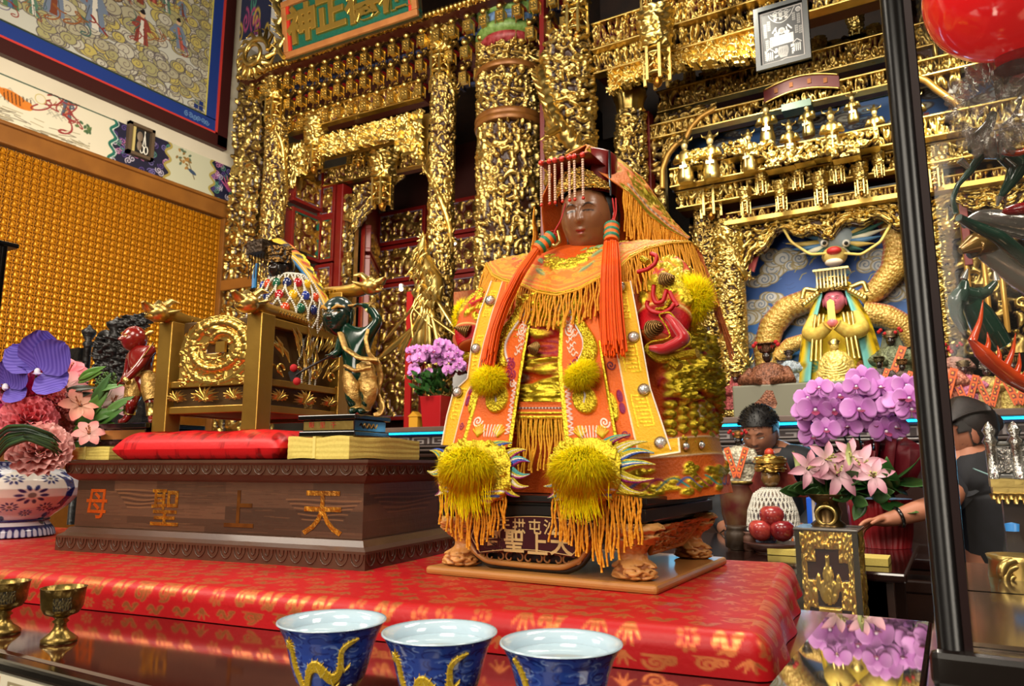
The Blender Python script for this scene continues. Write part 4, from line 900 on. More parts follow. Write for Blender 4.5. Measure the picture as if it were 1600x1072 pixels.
# sleeves: the statue's left one in front of the camera, the right one mostly behind the sash
 def sleeve(s):
  if s>0:ctr=[PY(1030,412,1.20),PY(1040,440,1.15),PY(1042,478,1.11),PY(1034,512,1.08),PY(1026,532,1.07)];rad=[.020,.034,.044,.044,.037]
  else:ctr=[PY(772,452,1.14),PY(754,476,1.115),PY(741,500,1.095),PY(734,522,1.08),PY(736,538,1.075)];rad=[.012,.022,.029,.031,.025]
  c=smooth(ctr,70);r=np.interp(lsp(0,1,70),lsp(0,1,5),rad);Wn=120;th=lsp(0,2*math.pi,Wn,endpoint=False);Tn=np.gradient(c,axis=0);Xs=[]
  for i in range(70):a,b,_=frame(Tn[i],(0,1,0));Xs.append(c[i]+r[i]*(np.outer(np.cos(th),a)*1.0+np.outer(np.sin(th),b)*.8))
  Xs=arr(Xs);E=Emb(Wn,70,(204,88,24));rr=np.random.RandomState(5+s)
  E.c.rect(0,56,Wn,70,(186,12,24));E.line([(0,55),(Wn,55)],1.5,(226,196,120))
  for k in range(60):E.gold('ell',rr.rand()*Wn,6+rr.rand()*34,4,2.6,rr.rand()*3,hgt=180)
  for x in range(4,Wn,20):E.line(np.stack([x+arr([0,4,-2,5,9,7,12]),arr([12,18,26,34,33,24,14])],-1),3.4,(184,18,28),230)
  for k in range(40):E.gold('ell',rr.rand()*Wn,6+rr.rand()*44,6,3.4,rr.rand()*3,hgt=210)
  m=M();C,p,g=E.arrays(3);nn=Xs-c[:,None];nn/=np.linalg.norm(nn,axis=2)[...,None];m.grid(Xs+nn*(g*.008)[...,None],0,C,cv=True,pat=p);o=part('sleeve',m,EMB,t,'red and gold banded sleeve')
  m=M();a_,b_,d_=frame(Tn[-1],(0,1,0));m.ell(c[-1],(r[-1]*.97,r[-1]*.78,r[-1]*.35),np.stack([a_,b_,d_],-1),24);part('sleeve_lining',m,mat('orange_lining',(176,78,18),.55),o);return o
 slv=sleeve(1);slr=sleeve(-1)
 cuff=[(1010,541),(1022,551),(1038,554),(1052,546),(1068,545),(1079,538),(1082,526),(1068,512),(1056,498),(1048,488),(1030,492),(1044,512),(1050,528),(1036,532),(1020,534)]
 cf=arr(cuff,float);cen=cf.mean(0);V=[];Hh=8
 Yc=1.035
 for k in range(Hh):s=1-k/(Hh-1)*.55;dz=.011*math.sqrt(1-(1-k/(Hh-1))**2);q=smooth(np.r_[cf,cf[:1]],61,1)[:-1];V.append([PY(*(cen*0+p),Yc-dz*0)for p in q])
 q=smooth(np.r_[cf,cf[:1]],61,1)[:-1];ringo=arr([PY(*p,Yc)for p in q]);sp=[(1016,544),(1038,546),(1060,536),(1070,528),(1060,514),(1050,500),(1042,494)]
 m=M();P=smooth([PY(x,y,Yc-.004)for x,y in sp],40);m.tube(P,np.interp(lsp(0,1,40),[0,.15,.5,.8,1],[.006,.011,.013,.011,.006]),12,flat=.7);cu=part('sleeve_cuff',m,mat('red_satin',(186,12,26),.3,sheen=.4),slv,'puffed crimson satin cuff')
 m=M();m.tube(ringo-[0,.004,0],.0014,6,closed=True);part('gold_cord',m,THREAD,cu)
 m=M()
 for pts in([(1012,470),(1010,478),(1018,487),(1034,490),(1048,483),(1056,472)],[(1022,445),(1020,462),(1024,474),(1036,472),(1042,452)],[(996,425),(1012,421),(1024,412),(1027,400),(1016,396)],[(1046,455),(1052,468),(1059,478)]):m.tube(smooth([PY(x,y,1.045)for x,y in pts],24),.0034,7);part('red_piping',m,mat('crimson_cord',(190,14,24),.45),slv);m=M()
 m=M()
 for pts,w in(([(1030,446),(1030,460),(1034,468)],.008),([(1048,468),(1040,482),(1026,484)],.006),([(1003,404),(1012,410)],.009),([(1010,545),(1030,562),(1060,556),(1090,552)],.012),([(1050,566),(1062,574)],.012)):m.tube(smooth([PY(x,y,1.05)for x,y in pts],24),w,9,flat=.6);part('gold_braid',m,THREAD,slv);m=M()
 def cone(p,d,r,l,par):
  k=90;q=lsp(0,1,k);a=q*14*math.pi;e1,e2,d=frame(d);P=arr(p)+(np.outer(np.cos(a),e1)+np.outer(np.sin(a),e2))*(r*(1-q*.93))[:,None]+np.outer(q*l,d)
  m=M();m.tube(P,.0016,6);m.tube([arr(p),arr(p)+d*l*.9],[r*.9,r*.1],16);part('spiral_button',m,mat('bronze_spiral',(150,116,66),.35,.8,noise=(60,.5,(96,66,32))),par,'spiral wound gold cone')
 cone(PY(1022,516,1.055),(.6,-.75,.1),.017,.030,slv);cone(PY(1040,440,1.085),(.75,-.55,.1),.015,.022,slv);cone(PY(733,519,1.06),(-.8,-.3,.3),.012,.028,slr);cone(PY(836,545,1.03),(-.3,-.9,.1),.011,.014,t)
 m=M();fur(m,PY(1078,472,1.115),(.034,.024,.040),3600,.5,31,.25,rot(0,.5,0),.0006);part('fur_pompom',m,FUR,slv,'yellow fur pompom on the sleeve')
 m=M();fur(m,PY(722,497,1.12),(.018,.016,.034),700,.2,33,.2);part('fur_pompom',m,FUR,slr,'yellow fur behind the far sleeve')
# cloud collar over the shoulders
 edge=[PY(*p)for p in((760,412,1.15),(770,430,1.10),(786,438,1.07),(810,443,1.05),(840,456,1.036),(870,461,1.03),(905,452,1.032),(940,432,1.045),(966,421,1.06),(984,403,1.08),(1012,388,1.12),(1045,380,1.17),(1078,378,1.24),(1092,388,1.30))]+[arr(p)for p in((-.42,1.36,1.71),(-.55,1.37,1.72),(-.66,1.33,1.715),(-.70,1.24,1.715))]
 ed=smooth(arr(edge+edge[:1]),441,5)[:-1];nk=arr([-.527,1.168,1.726]);a0=np.arctan2(ed[:,1]-nk[1],ed[:,0]-nk[0]);nr=nk+np.stack([.04*np.cos(a0),.042*np.sin(a0),-.006+0*a0],-1)
 Hc=110;q=lsp(0,1,Hc)[:,None,None];Xc=nr[None]*(1-q)+ed[None]*q;Xc[...,2]+=(.008*np.sin(q[...,0]*math.pi)**.8+.003*np.sin(a0*7)[None,:]*q[...,0]*np.sin(q[...,0]*3.1));Xc[...,1]-=.012*np.sin(q[...,0]*math.pi)*(np.sin(a0)<0)[None,:]
 E=Emb(440,Hc,SAL)
 for v,w,c in((.985,1.8,None),(.93,1.5,(214,180,60)),(.87,1.3,(200,160,60)),(.16,3.0,(160,30,60)),(.08,3,(190,150,50))):
  xs=lsp(0,440,260);ys=Hc*(v+.012*np.sin(xs*.2))if .5<v<.95 else np.full(260,Hc*v)
  E.gold('line',np.stack([xs,ys],-1),w,hgt=130)if c is None else E.line(np.stack([xs,ys],-1),w,c)
 for k in range(74):E.spiral(k*6+1,Hc*(.80+.04*sin(k*2.2)),4.4,1.6,1.2,(206,168,50),k,(-1)**k)
 j0=int(np.argmin(np.linalg.norm(ed-edge[5],axis=1)))
 for sgn in(-1,1):
  for(dx,v,rx,ry,an_)in((9,.50,10,6,.5),(20,.44,11,5,.6),(6,.60,8,6,.2),(30,.36,9,4,.6),(16,.55,9,4,.3)):E.gold('ell',j0+sgn*dx,Hc*v,rx,ry,sgn*an_,hgt=230)
  for(dx,v,c)in((28,.24,(60,140,110)),(16,.20,(64,150,100)),(42,.30,(84,160,130)),(22,.70,(80,130,120)),(40,.20,(60,140,110)),(34,.50,(84,150,130))):E.ell(j0+sgn*dx,Hc*v,8,3.2,c,-sgn*.6,180);E.line([(j0+sgn*dx-6,Hc*v+sgn*3),(j0+sgn*dx+6,Hc*v-sgn*3)],1,(222,214,150));E.c.ell(j0+sgn*dx,Hc*v,9.4,4.4,(206,180,80),-sgn*.6,.35)
  for k in range(8):E.gold('ell',j0+sgn*(62+k*9),Hc*(.40+.12*sin(k*2)),7,3,k,hgt=150);E.line(np.stack([j0+sgn*(54+k*11)+lsp(0,12,8),Hc*.6+5*np.sin(lsp(0,6,8)+k)],-1),1.5,((150,30,80),(206,176,60))[k%2])
  for k in range(9):E.line(np.stack([j0+sgn*(8+k*6)+lsp(0,10,8),Hc*(.66+.03*sin(k))+3*np.sin(lsp(0,6,8)+k)],-1),1.2,(206,172,60))
 r9=np.random.RandomState(9)
 for k in range(170):
  x,y=r9.rand()*440,Hc*(.18+.62*r9.rand())
  if abs(x-j0)>46:E.spiral(x,y,5+3*r9.rand(),1.5,1.4,((204,164,56),(214,176,60),(176,70,40),(206,170,60))[k%4],r9.rand()*6,(-1)**k)
 m=M();C,p,g=E.arrays(9);m.grid(Xc+Z1*(g*.004)[...,None]-Y1*(g*.003)[...,None],0,C,cv=True,pat=p,flip=True);col=part('collar',m,EMB,t,'salmon cloud collar with gold embroidery',solid=.002)
 m=M();m.tube(ed[:,:]+[0,-.001,-.001],.0024,7,closed=True);part('gold_cord',m,CORDO,col)
 m=M();cp=smooth(arr(edge[:14]),128,2)
 for i,p in enumerate(cp):
  f=i/127;l=np.interp(f,[0,.1,.3,.5,.62,.7,.85,1],[.105,.075,.056,.058,.056,.075,.10,.12]);fringe(m,[p+[0,-.002,-.002]],l,.0017,i,(np.interp(f,[0,.3,.55,.7,1],[-.030,-.006,0,.018,.034]),np.interp(f,[0,.5,.7,1],[-.012,-.006,-.022,-.012]),0),.003)
 part('collar_fringe',m,CORD,col,'amber cord fringe')
# head, hair, crown
 hc=arr([-.521,1.146,1.777]);R=rot(.11,.0,.18)
 m=M();head(m,hc,.090,.108,.132,R,(138,90,58),(150,34,30),(34,16,10),(140,98,70),130,0,.80,.016,.8)
 hd=part('head',m,mat('lacquered_face',vcol=True,rough=.3,coat=.25),t,'glossy brown lacquered face')
 m=M();m.lathe([(.034,0),(.036,.05)],(-.53,1.165,1.700),24);part('neck',m,mat('brown_lacquer',(104,56,32),.3,coat=.4),t)
 for s in(-1,1):m=M();m.ell(hc+[s*.046,.016,-.004],(.006,.013,.022),R,12);part('ear',m,mat('brown_lacquer'),hd)
 m=M();m.ell(hc+[0,.020,.012],(.052,.050,.060),R,24);part('hair',m,mat('black_hair',(14,10,10),.5),hd)
 m=M();m.tube(smooth([PY(872,360,1.115),PY(876,378,1.11),PY(866,386,1.10),PY(862,380,1.10)],24),.003,8,flat=.5);part('ear_hook',m,GOLDP,hd)
 ct=hc+[0,.006,.05];m=M()
 cr=[(.050,-.012),(.0515,.0),(.053,.03),(.054,.062),(.050,.066),(.046,.064)];a=(-math.pi/2+.55,1.5*math.pi-.55);m.lathe(cr,ct,60,a0=a[0],a1=a[1],cap=False);m.lathe([(.044,.058),(.044,.0)],ct,60,a0=a[0],a1=a[1],cap=False);m.lathe([(0,.04),(.05,.04)],ct,40,cap=False)
 cw=part('crown',m,mat('dark_red_crown',(112,20,16),.3,coat=.3),t,'dark red crown')
 Zf=field('crownp',90,40,130,3,7,51,'lrrb');m=M();th=lsp(-math.pi/2-1.15,-math.pi/2+1.15,90);v=lsp(0,1,40);top=.026+.014*np.cos((th+math.pi/2)*2.5);rr=.0535+Zf*.006
 m.grid(np.stack([ct[0]+rr*np.cos(th),ct[1]+rr*np.sin(th),ct[2]-.010+v[:,None]*top[None,:]+0*Zf],-1),h=Zf,flip=False);part('crown_front',m,GOLDC,cw,'embossed gold crown front')
 for s in(-1,1):
  m=M();th=-math.pi/2+s*1.2;p=ct+arr([.056*cos(th),.056*sin(th),0]);m.tube([p+[0,0,-.02],p+[0,-.002,.02],p+[0,-.001,.062]],[.003,.005,.0035],8,flat=.4);part('crown_edge',m,mat('blue_grey_metal',(110,126,136),.3,.8),cw)
 bt=arr([PY(846,256,1.062),PY(912,243,1.062)]);m=M()
 m.slab(bt[0]+[-.004,-.004,-.001],bt[1]+[.012,.07,.003]);bd=part('bead_board',m,mat('dark_red_crown'),cw)
 PEARL=mat('rose_pearl',(214,176,150),.2,.15,coat=.6);RB=mat('red_glass_bead',(206,44,24),.15,coat=.7)
 for k in range(7):
  f=(0,.2,.33,.5,.67,.79,.98)[k];p=bt[0]+(bt[1]-bt[0])*f;m=M();n=16
  for i in range(n):m.ell(p+[0,-.001,-.008-i*.0041],.0027,None,8)
  s_=part('pearl_string',m,PEARL,bd);[part('red_bead',M().ell(p+[0,-.001,z_],r_,None,12),RB,s_)for z_,r_ in((.001,.0052),(-.009-n*.0041,.003))]
# hood falling behind from the crown, with gold trim and fringe
 eL=smooth([PY(912,240,1.10),PY(934,268,1.115),PY(958,284,1.13),PY(984,302,1.16),PY(1012,336,1.20),PY(1042,358,1.25),PY(1074,374,1.31)],90)
 rg=smooth([PY(916,225,1.13),PY(946,235,1.19),PY(976,253,1.24),PY(1004,278,1.28),PY(1032,314,1.32),PY(1054,346,1.35),PY(1078,372,1.38)],90)
 xm=-.532;rg[:,0]=np.minimum(rg[:,0],eL[:,0]-.004);eR=eL.copy();eR[:,0]=2*xm-eL[:,0];eR[:,0]=np.minimum(eR[:,0],xm-.03)
 W=130;u=lsp(0,1,W);Xh=np.zeros((90,W,3))
 for i in range(90):
  top=rg[i];P0,P2=eL[i],eR[i];mid=arr([xm+(top[0]-xm)*.5,max(P0[1],top[1])+.01,top[2]+.002]);ctl=arr([P0,P0*.35+top*.65+[0.004,0,0.002],top,mid,P2*.4+mid*.6,P2]);Xh[i]=np.stack([np.interp(u,lsp(0,1,6),ctl[:,j])for j in range(3)],-1)
 for _ in range(8):Xh[:,1:-1]=(Xh[:,:-2]+2*Xh[:,1:-1]+Xh[:,2:])/4
 E=Emb(W,90,(226,128,62));r=np.random.RandomState(3)
 for k in range(60):
  y=r.rand()*90;x=12+r.rand()*70;E.gold('spiral',x,y,5+r.rand()*5,1.5,2.2,r.rand()*6,(-1)**k,hgt=150);E.line(np.stack([x+lsp(-9,9,8),y+5+3*np.sin(lsp(0,5,8))],-1),1.3,(212,186,60))
 E.gold('line',[(3,30),(3,90)],5,hgt=110);E.line([(9,34),(9,90)],3.4,(206,190,160));[E.ell(9,y,1.2,1.2,(110,60,40))for y in range(36,90,4)]
 for(y,x,c)in((42,40,(176,30,30)),(60,34,(208,190,50)),(74,44,(206,186,60)),(52,24,(208,190,50))):E.gold('ell',x,y,9,6,.6,hgt=220);E.ell(x,y-4,3,2,c)
 m=M();lay(m,Xh,E,.004,seed=2);hood=part('hood',m,EMB,t,'orange embroidered hood with gold scrolls',solid=.002)
 m=M();tops=[eL[i]+[.001,-.002,-.002]for i in lsp(30,88,52).astype(int)]
 for i,p in enumerate(tops):f=i/51;fringe(m,[p],np.interp(f,[0,.2,.6,1],[.085,.095,.07,.05]),.0018,i+50,(.004,-.006,0),.003)
 part('hood_fringe',m,CORD,hood,'amber cord fringe')
 m=M();tops=[eR[i]+[0,-.03,-.004]for i in lsp(34,60,14).astype(int)];fringe(m,tops,.085,.0018,91);part('far_fringe',m,CORD,hood)
 m=M();tops=[PY(x,y,1.27)for x,y in zip(lsp(1072,1096,26),lsp(378,396,26))]
 for i,p in enumerate(tops):fringe(m,[p+[0,.0,0]],.10+.09*i/25,.0017,i+200,(.028+.014*i/25,.03,0),.003,34)
 part('side_fringe',m,mat('rust_cord',(186,92,22),.5,sheen=.2,bump=('noise',300,.3)),hood,'long rust cord fringe')
# two orange tassels hung from the crown by red cords
 def tassel(band,path,r0,r1,seed):
  r=np.random.RandomState(seed);bnd=smooth(band,24);m=M();qq=lsp(0,1,24);colr=arr([L(*((24,120,88)if(k//4)%2==0 else(240,110,30)))[:3]for k in range(24)])
  m.tube(bnd,r0*(1+.1*np.sin(qq*19)),16,col=np.repeat(colr,16,0));o=part('tassel',m,VC,t,'orange tassel with green banded head');P=smooth(path,30);m=M();e1,e2,_=frame(P[-1]-P[0]);q=lsp(0,1,30)
  for k in range(150):
   a=r.rand()*6.28;s=math.sqrt(r.rand());w=(r0*.9+(r1-r0*.9)*q**.7)*s;end=int(27+r.randint(4));m.tube((P+np.outer(w*cos(a),e1)+np.outer(w*sin(a)*.55,e2))[:end],.0011,4)
  part('tassel_thread',m,SILK,o);m=M()
  p=bnd[0]
  for k in range(5):a=lsp(0,2*math.pi,18);d=arr([cos(k*1.3),0,sin(k*1.3)])*.006;m.tube(p+d+np.stack([.0042*np.cos(a),.0015*np.sin(a*2+k),.0032*np.sin(a)],-1),.0011,5)
  part('red_knot',m,mat('red_cord',(176,20,18),.5),o);return o
 tl=tassel([PY(862,369,1.075),PY(838,391,1.055)],[PY(838,391,1.053),PY(812,428,1.012),FT(786,480,.034),FT(772,520,.03),FT(762,572,.026)],.0115,.021,1)
 tr=tassel([PY(956,352,1.075),PY(955,378,1.06)],[PY(955,378,1.058),PY(955,415,1.022),FT(955,460,.034),FT(957,510,.03),FT(961,556,.026)],.012,.020,2)
 m=M();m.tube(smooth([PY(884,318,1.10),PY(876,345,1.09),PY(864,366,1.078)],14),.0014,6);part('red_cord',m,mat('red_cord'),tl)
 m=M();m.tube(smooth([PY(957,310,1.11),PY(960,332,1.095),PY(956,350,1.078)],14),.0014,6);m.tube(smooth([PY(962,310,1.11),PY(963,332,1.095),PY(958,350,1.078)],14),.0014,6);part('red_cord',m,mat('red_cord'),tr)
statue()
# ROOM SHELL
XW=-6.366;YBK=7.4
def struct(name,m,mt_,bevel=0):return part(name,m,mt_,None,None,bevel,'structure')
m=M();m.slab((XW-.3,-3.5,-.1),(4.2,YBK+.3,0));struct('floor',m,mat('polished_stone_floor',(92,78,66),.2,noise=(2,.5,(70,58,50))))
m=M();m.slab((XW-.3,-3.5,8.0),(4.2,YBK+.3,8.1));struct('ceiling',m,mat('dark_timber_ceiling',(44,26,16),.6,noise=(3,.6,(26,14,9))))
PLAS=mat('cream_plaster',(226,216,196),.7,noise=(3,.4,(206,196,174)))
m=M();m.slab((XW-.3,1.2,0),(XW-.03,YBK+.3,8.0));struct('wall_left',m,PLAS)
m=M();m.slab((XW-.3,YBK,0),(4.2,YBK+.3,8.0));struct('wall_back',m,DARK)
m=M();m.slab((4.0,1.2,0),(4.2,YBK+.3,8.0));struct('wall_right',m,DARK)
# left wall: mural, frieze, wooden rails, lattice of small gilded figures
def cloud(P,x,y,r,rs,fill=((206,202,184),(200,184,104),(184,178,150),(176,170,120))):
 for k in range(4):
  a=rs.rand()*6.28;q=r*(.5+.5*rs.rand());cx,cy=x+r*.8*cos(a),y+r*.5*sin(a);c=fill[rs.randint(len(fill))]
  P.ell(cx,cy,q,q*.75,c,0,.95,(88,80,88),1.5);P.spiral(cx,cy,q*.7,1.1,1.5,(112,98,96),rs.rand()*6,1 if rs.rand()>.5 else-1)
def ribbon(P,x,y,s,col,rs,w=2.0):
 t=lsp(0,1,26);a=rs.rand()*6;P.line(np.stack([x+s*t*cos(a)+s*.22*np.sin(t*11+a),y+s*t*sin(a)+s*.22*np.cos(t*9)],-1),w,col)
def sage(P,x,y,s,robe,sash,rs):
 lean=rs.randn()*.12
 P.poly([(x-.16*s,y-.5*s),(x+.14*s,y-.5*s),(x+(.28+lean)*s,y+.5*s),(x-(.24-lean)*s,y+.52*s)],robe);P.poly([(x-.05*s,y-.4*s),(x+.06*s,y-.4*s),(x+(.1+lean)*s,y+.5*s),(x-(.08-lean)*s,y+.5*s)],sash)
 for sg in(-1,1):P.line([(x+sg*.12*s,y-.42*s),(x+sg*.3*s,y-.12*s),(x+sg*.1*s,y-.06*s)],s*.13,robe,1,s*.09)
 P.line([(x-.2*s,y+.5*s),(x-.1*s,y-.1*s)],1.2,(60,56,54));P.line([(x+.2*s,y+.5*s),(x+.08*s,y-.1*s)],1.2,(60,56,54))
 P.ell(x,y-.62*s,.095*s,.12*s,(226,186,150));P.ell(x,y-.72*s,.1*s,.07*s,(36,30,34));P.ell(x+.02*s,y-.8*s,.05*s,.05*s,(40,34,38))
 for k in range(3):ribbon(P,x+rs.randn()*.2*s,y-.2*s+rs.rand()*.5*s,.6*s,((140,50,44),(70,100,96),(150,90,50))[k],rs,max(1.4,s*.035))
def left_wall():
 yE=PX(351,235,XW)[1];zB=4.622;y0,y1,z1=2.0,yE,6.55
 mur=thing('mural','large framed mural of robed immortals among yellow clouds, high on the left wall','painting',(XW,(y0+y1)/2,zB))
 W,H=620,430;rs=np.random.RandomState(12);P=Paint(W,H,(200,200,190))
 for i in range(14):P.ell(rs.rand()*W,rs.rand()*H*.5,60,24,(176,190,206),0,.6)
 for i in range(330):x,y=rs.rand()*W,rs.rand()**.85*H;cloud(P,x,y,13+15*rs.rand(),rs)
 for i in range(26):ribbon(P,rs.rand()*W,rs.rand()*H,30+30*rs.rand(),((150,70,52),(86,116,104),(110,100,130),(160,120,60))[i%4],rs)
 RO=((84,118,84),(120,134,158),(92,128,110),(150,70,60),(96,84,104),(170,150,80),(66,104,92));SA=((196,100,84),(226,220,210),(130,70,50),(84,110,150))
 q=lambda px,py:((PX(px,py,XW)[1]-y0)/(y1-y0)*W,(z1-PX(px,py,XW)[2])/(z1-zB)*H)
 for px,py,s in((98,40,58),(165,62,60),(245,92,46),(305,98,42),(245,32,24),(268,30,24),(285,42,26),(312,48,26),(300,30,24),(45,15,50),(190,12,40),(20,40,40),(140,10,40),(60,60,26),(215,20,26)):
  x,y=q(px,py);sage(P,x,y,s*1.5,RO[rs.randint(7)],SA[rs.randint(4)],rs)
 x,y=q(202,30);P.ell(x,y,17,17,(126,96,70),0,1,(70,50,40));[P.line([(x,y),(x+16*cos(a),y+16*sin(a))],1.5,(196,170,130))for a in np.arange(0,6.3,.7)];x,y=q(65,12);P.ell(x,y,26,15,(196,172,96),.4,1,(120,90,50))
 bw=.085
 for(dx,dy)in((0,0),(1,0),(0,1)):
  x=W-16-dx*14;yy=H-14-dy*14;P.rect(x-4,yy-4,x+8,yy+8,(34,54,120))
 a0,a1,b0_,b1_=y0,y1-.27,zB+.30,z1
 m=M();paint_sheet(m,P,(XW+.012,a0,b0_),(0,a1-a0,0),(0,0,b1_-b0_));part('canvas',m,VC,mur,'painted immortals among clouds')
 m=M();m.slab((XW-.03,y0,zB),(XW+.035,y1,zB+.13));m.slab((XW-.03,y1-.12,zB+.02),(XW+.035,y1,z1));fr=part('frame',m,mat('dark_brown_frame',(62,24,22),.45),mur,'dark brown frame')
 m=M();m.slab((XW-.02,y0,zB+.129),(XW+.026,y1-.119,zB+.155));m.slab((XW-.02,y1-.145,zB+.13),(XW+.026,y1-.119,z1));part('red_line',m,mat('coral_line',(208,62,56),.5),fr)
 P=Paint(500,22,(34,60,138));[P.spiral(480-k*9,11,5,1.4,1.4,(120,160,206),k,(-1)**k)for k in range(6)]
 m=M();paint_sheet(m,P,(XW+.016,y0,zB+.155),(0,y1-.145-y0,0),(0,0,.125));m.slab((XW-.03,y1-.262,zB+.155),(XW+.0155,y1-.14,z1),col=L(34,60,138));m.slab((XW-.03,y0,zB+.155),(XW+.0155,y1-.14,zB+.29),col=L(34,60,138))
 m.slab((XW-.03,y0,zB+.279),(XW+.0165,y1-.262,zB+.292),col=L(44,60,44));m.slab((XW-.03,y1-.275,zB+.28),(XW+.0165,y1-.262,z1),col=L(212,200,96));part('blue_border',m,VC,fr,'blue border with pale scrolls')
 f0,f1,fz0,fz1=1.9,PX(372,300,XW)[1],4.055,4.47;W,H=640,90;P=Paint(W,H,(228,220,198));rs=np.random.RandomState(5)
 fx=lambda px,py:((PX(px,py,XW)[1]-f0)/(f1-f0)*W,(fz1-PX(px,py,XW)[2])/(fz1-fz0)*H)
 for i in range(150):x=rs.rand()*440;y=58+rs.rand()*30;P.line([(x,y),(x+14+rs.rand()*20,y+rs.randn()*3)],1.3,((120,112,90),(86,80,66),(150,138,104))[i%3],.8)
 for i in range(40):x=rs.rand()*300;y=20+rs.rand()*20;P.line([(x,y+8),(x+7,y),(x+16,y+9)],2,(160,156,140),.6)
 x,y=fx(22,155);P.ell(x,y,26,11,(214,122,40),.3);[P.line([(x-18+k*6,y-9),(x-15+k*6,y+8)],1.6,(60,36,20))for k in range(8)];x,y=fx(42,166);P.ell(x,y,9,8,(220,130,46));P.line([(x-60,y-22),(x-40,y-10)],5,(214,122,40))
 x,y=fx(105,170);sage(P,x,y,34,(96,100,120),(200,130,100),rs);[ribbon(P,x+rs.randn()*10,y+rs.randn()*10,44,(150,56,56),rs,2.4)for _ in range(7)];P.ell(*fx(62,155),8,8,(228,220,198),0,1,(196,176,96));[P.ell(fx(150,205)[0]+rs.randn()*14,fx(150,205)[1]+rs.randn()*5,4,2.6,((96,120,74),(70,100,70))[k%2],rs.rand()*3)for k in range(30)]
 xa,xb,xc,xd=fx(176,200)[0],fx(262,235)[0],fx(330,280)[0],W
 P.rect(xa,0,W,H,(34,34,60))
 for i in range(170):x=xa+rs.rand()*(W-xa);P.spiral(x,rs.rand()*H,7,1.4,1.9,((120,110,176),(86,150,120),(196,120,170),(206,196,214),(90,70,140))[i%5],rs.rand()*6,(-1)**i)
 t=lsp(0,1,40);P.poly(np.r_[[(xa-40,0)],np.stack([xa+5*np.sin(t*19),t*H],-1),[(xa-40,H)]],(228,220,198));P.line(np.stack([xa+5*np.sin(t*19),t*H],-1),5,(36,110,96));P.line(np.stack([xa+5+5*np.sin(t*19),t*H],-1),1.6,(206,226,216));P.line([(0,2),(xa,2)],2.2,(40,66,56))
 b=np.stack([xb+6*np.sin(t*19),t*H],-1);c=np.stack([xc-6*np.sin(t*19),t*H],-1);P.poly(np.r_[b,c[::-1]],(206,206,180));P.line(b,5,(176,158,84));P.line(c,5,(176,158,84))
 for i in range(26):P.ell((xb+xc)/2-12+rs.randn()*9,24+rs.randn()*9,4,2.4,((176,130,70),(140,110,60),(90,110,90))[i%3],rs.rand()*3)
 P.line([((xb+xc)/2-6,26),((xb+xc)/2+10,60)],2,(110,90,60));P.ell((xb+xc)/2+4,46,10,4,(60,80,110),.4)
 for k in range(7):a=(k-3)*.35;P.line([(W-26,56),(W-26+24*sin(a),56-34*cos(a))],6,(206,96,146),1,2)
 [P.ell(W-8,20+k*10,4,4,(40,70,150),0,1,(180,190,220))for k in range(6)]
 m=M();paint_sheet(m,P,(XW+.01,f0,fz0),(0,f1-f0,0),(0,0,fz1-fz0));m.slab((XW-.03,f0,fz0),(XW+.009,f1,fz1+.0),col=L(226,216,196));part('painted_frieze',m,VC,None,'painted frieze with a tiger and a running warrior, below the big framed mural',cat='painting')
 RAIL=mat('honey_wood_rail',(150,96,40),.4,coat=.2,noise=(5,.5,(118,72,30)))
 zr1,zr0=4.05,3.875;ye=PX(362,340,XW)[1]
 m=M();m.slab((XW-.03,1.9,zr0),(XW+.07,ye,zr1));m.slab((XW-.03,1.9,zr1-.03),(XW+.10,ye+.02,zr1+.003));struct('trim_1',m,RAIL,.01)
 m=M();m.slab((XW-.03,ye-.14,.8),(XW+.07,ye,zr0));struct('trim_2',m,RAIL,.01)
 ya,yb,za,zb=2.15,ye-.15,1.7,zr0-.01;py_,pz_=.0635,.0575
 m=M();m.slab((XW-.03,ya,.8),(XW,yb,zb));struct('trim_3',m,mat('amber_backing',(120,70,14),.4,noise=(30,.4,(90,50,8))))
 AMB=mat('amber_gilding',(226,152,30),.32,.5,noise=(40,.4,(184,108,14)))
 def unit():
  m=M();m.lathe([(.019,0),(.021,.008),(.015,.020),(.017,.030),(.010,.036),(.0085,.044),(0,.050)],(0,0,0),10,sx=.8)
  return m
 def halo():
  m=M();m.tube(np.stack([np.full(9,-.006),.022*np.cos(lsp(-.3,3.44,9)),.028+.022*np.sin(lsp(-.3,3.44,9))],-1),.0028,5,cap=False);m.slab((-.014,-.0265,-.006),(.010,.0265,.0));m.slab((-.014,.0255,-.006),(.006,.0315,.0515))
  return m
 cells=[]
 ny_,nz_=int((yb-ya)/py_),int((zb-za)/pz_)
 for i in range(ny_):
  for j in range(nz_):
   p=arr([XW+.016,yb-(i+.5)*py_,zb-.055-j*pz_]);q=p-CAM;w=q@_fw;sx,sy=800+F_PX*(q@_rt)/w,536-F_PX*(q@_up)/w
   if sx>-25 and sy<640-max(0,(300-sx))*.1:cells.append((w,i,j,p))
 cells.sort(key=lambda c:c[0])
 near=cells[:300];rest=cells[300:]
 t0=thing('gilded_figure','tiny gilded seated figure in its own niche of the amber lattice wall','figurine',near[0][3],0,'tiny gilded figures of the lattice wall')
 part('seated_figure',unit(),AMB,t0,local=True);part('niche_frame',halo(),AMB,t0,local=True)
 rows=[c[3][2]for c in near]
 for w,i,j,p in near[1:]:copy_tree(t0,p)
 m=M();mats=(unit(),halo())
 for w,i,j,p in rest:
  for q in mats:m.T=(np.eye(3),p);[m.add(v,f,0)for v,f in((np.concatenate(q.V),q_f)for q_f in[None])]if False else None
  for q in mats:
   base=m.n
   for v in q.V:m.V.append(v+p);m.c.append(None);m.h.append((len(v),None));m.p.append((len(v),None));m.n+=len(v)
   for f,mi,s in q.Fs:m.Fs.append((f+base,mi,s))
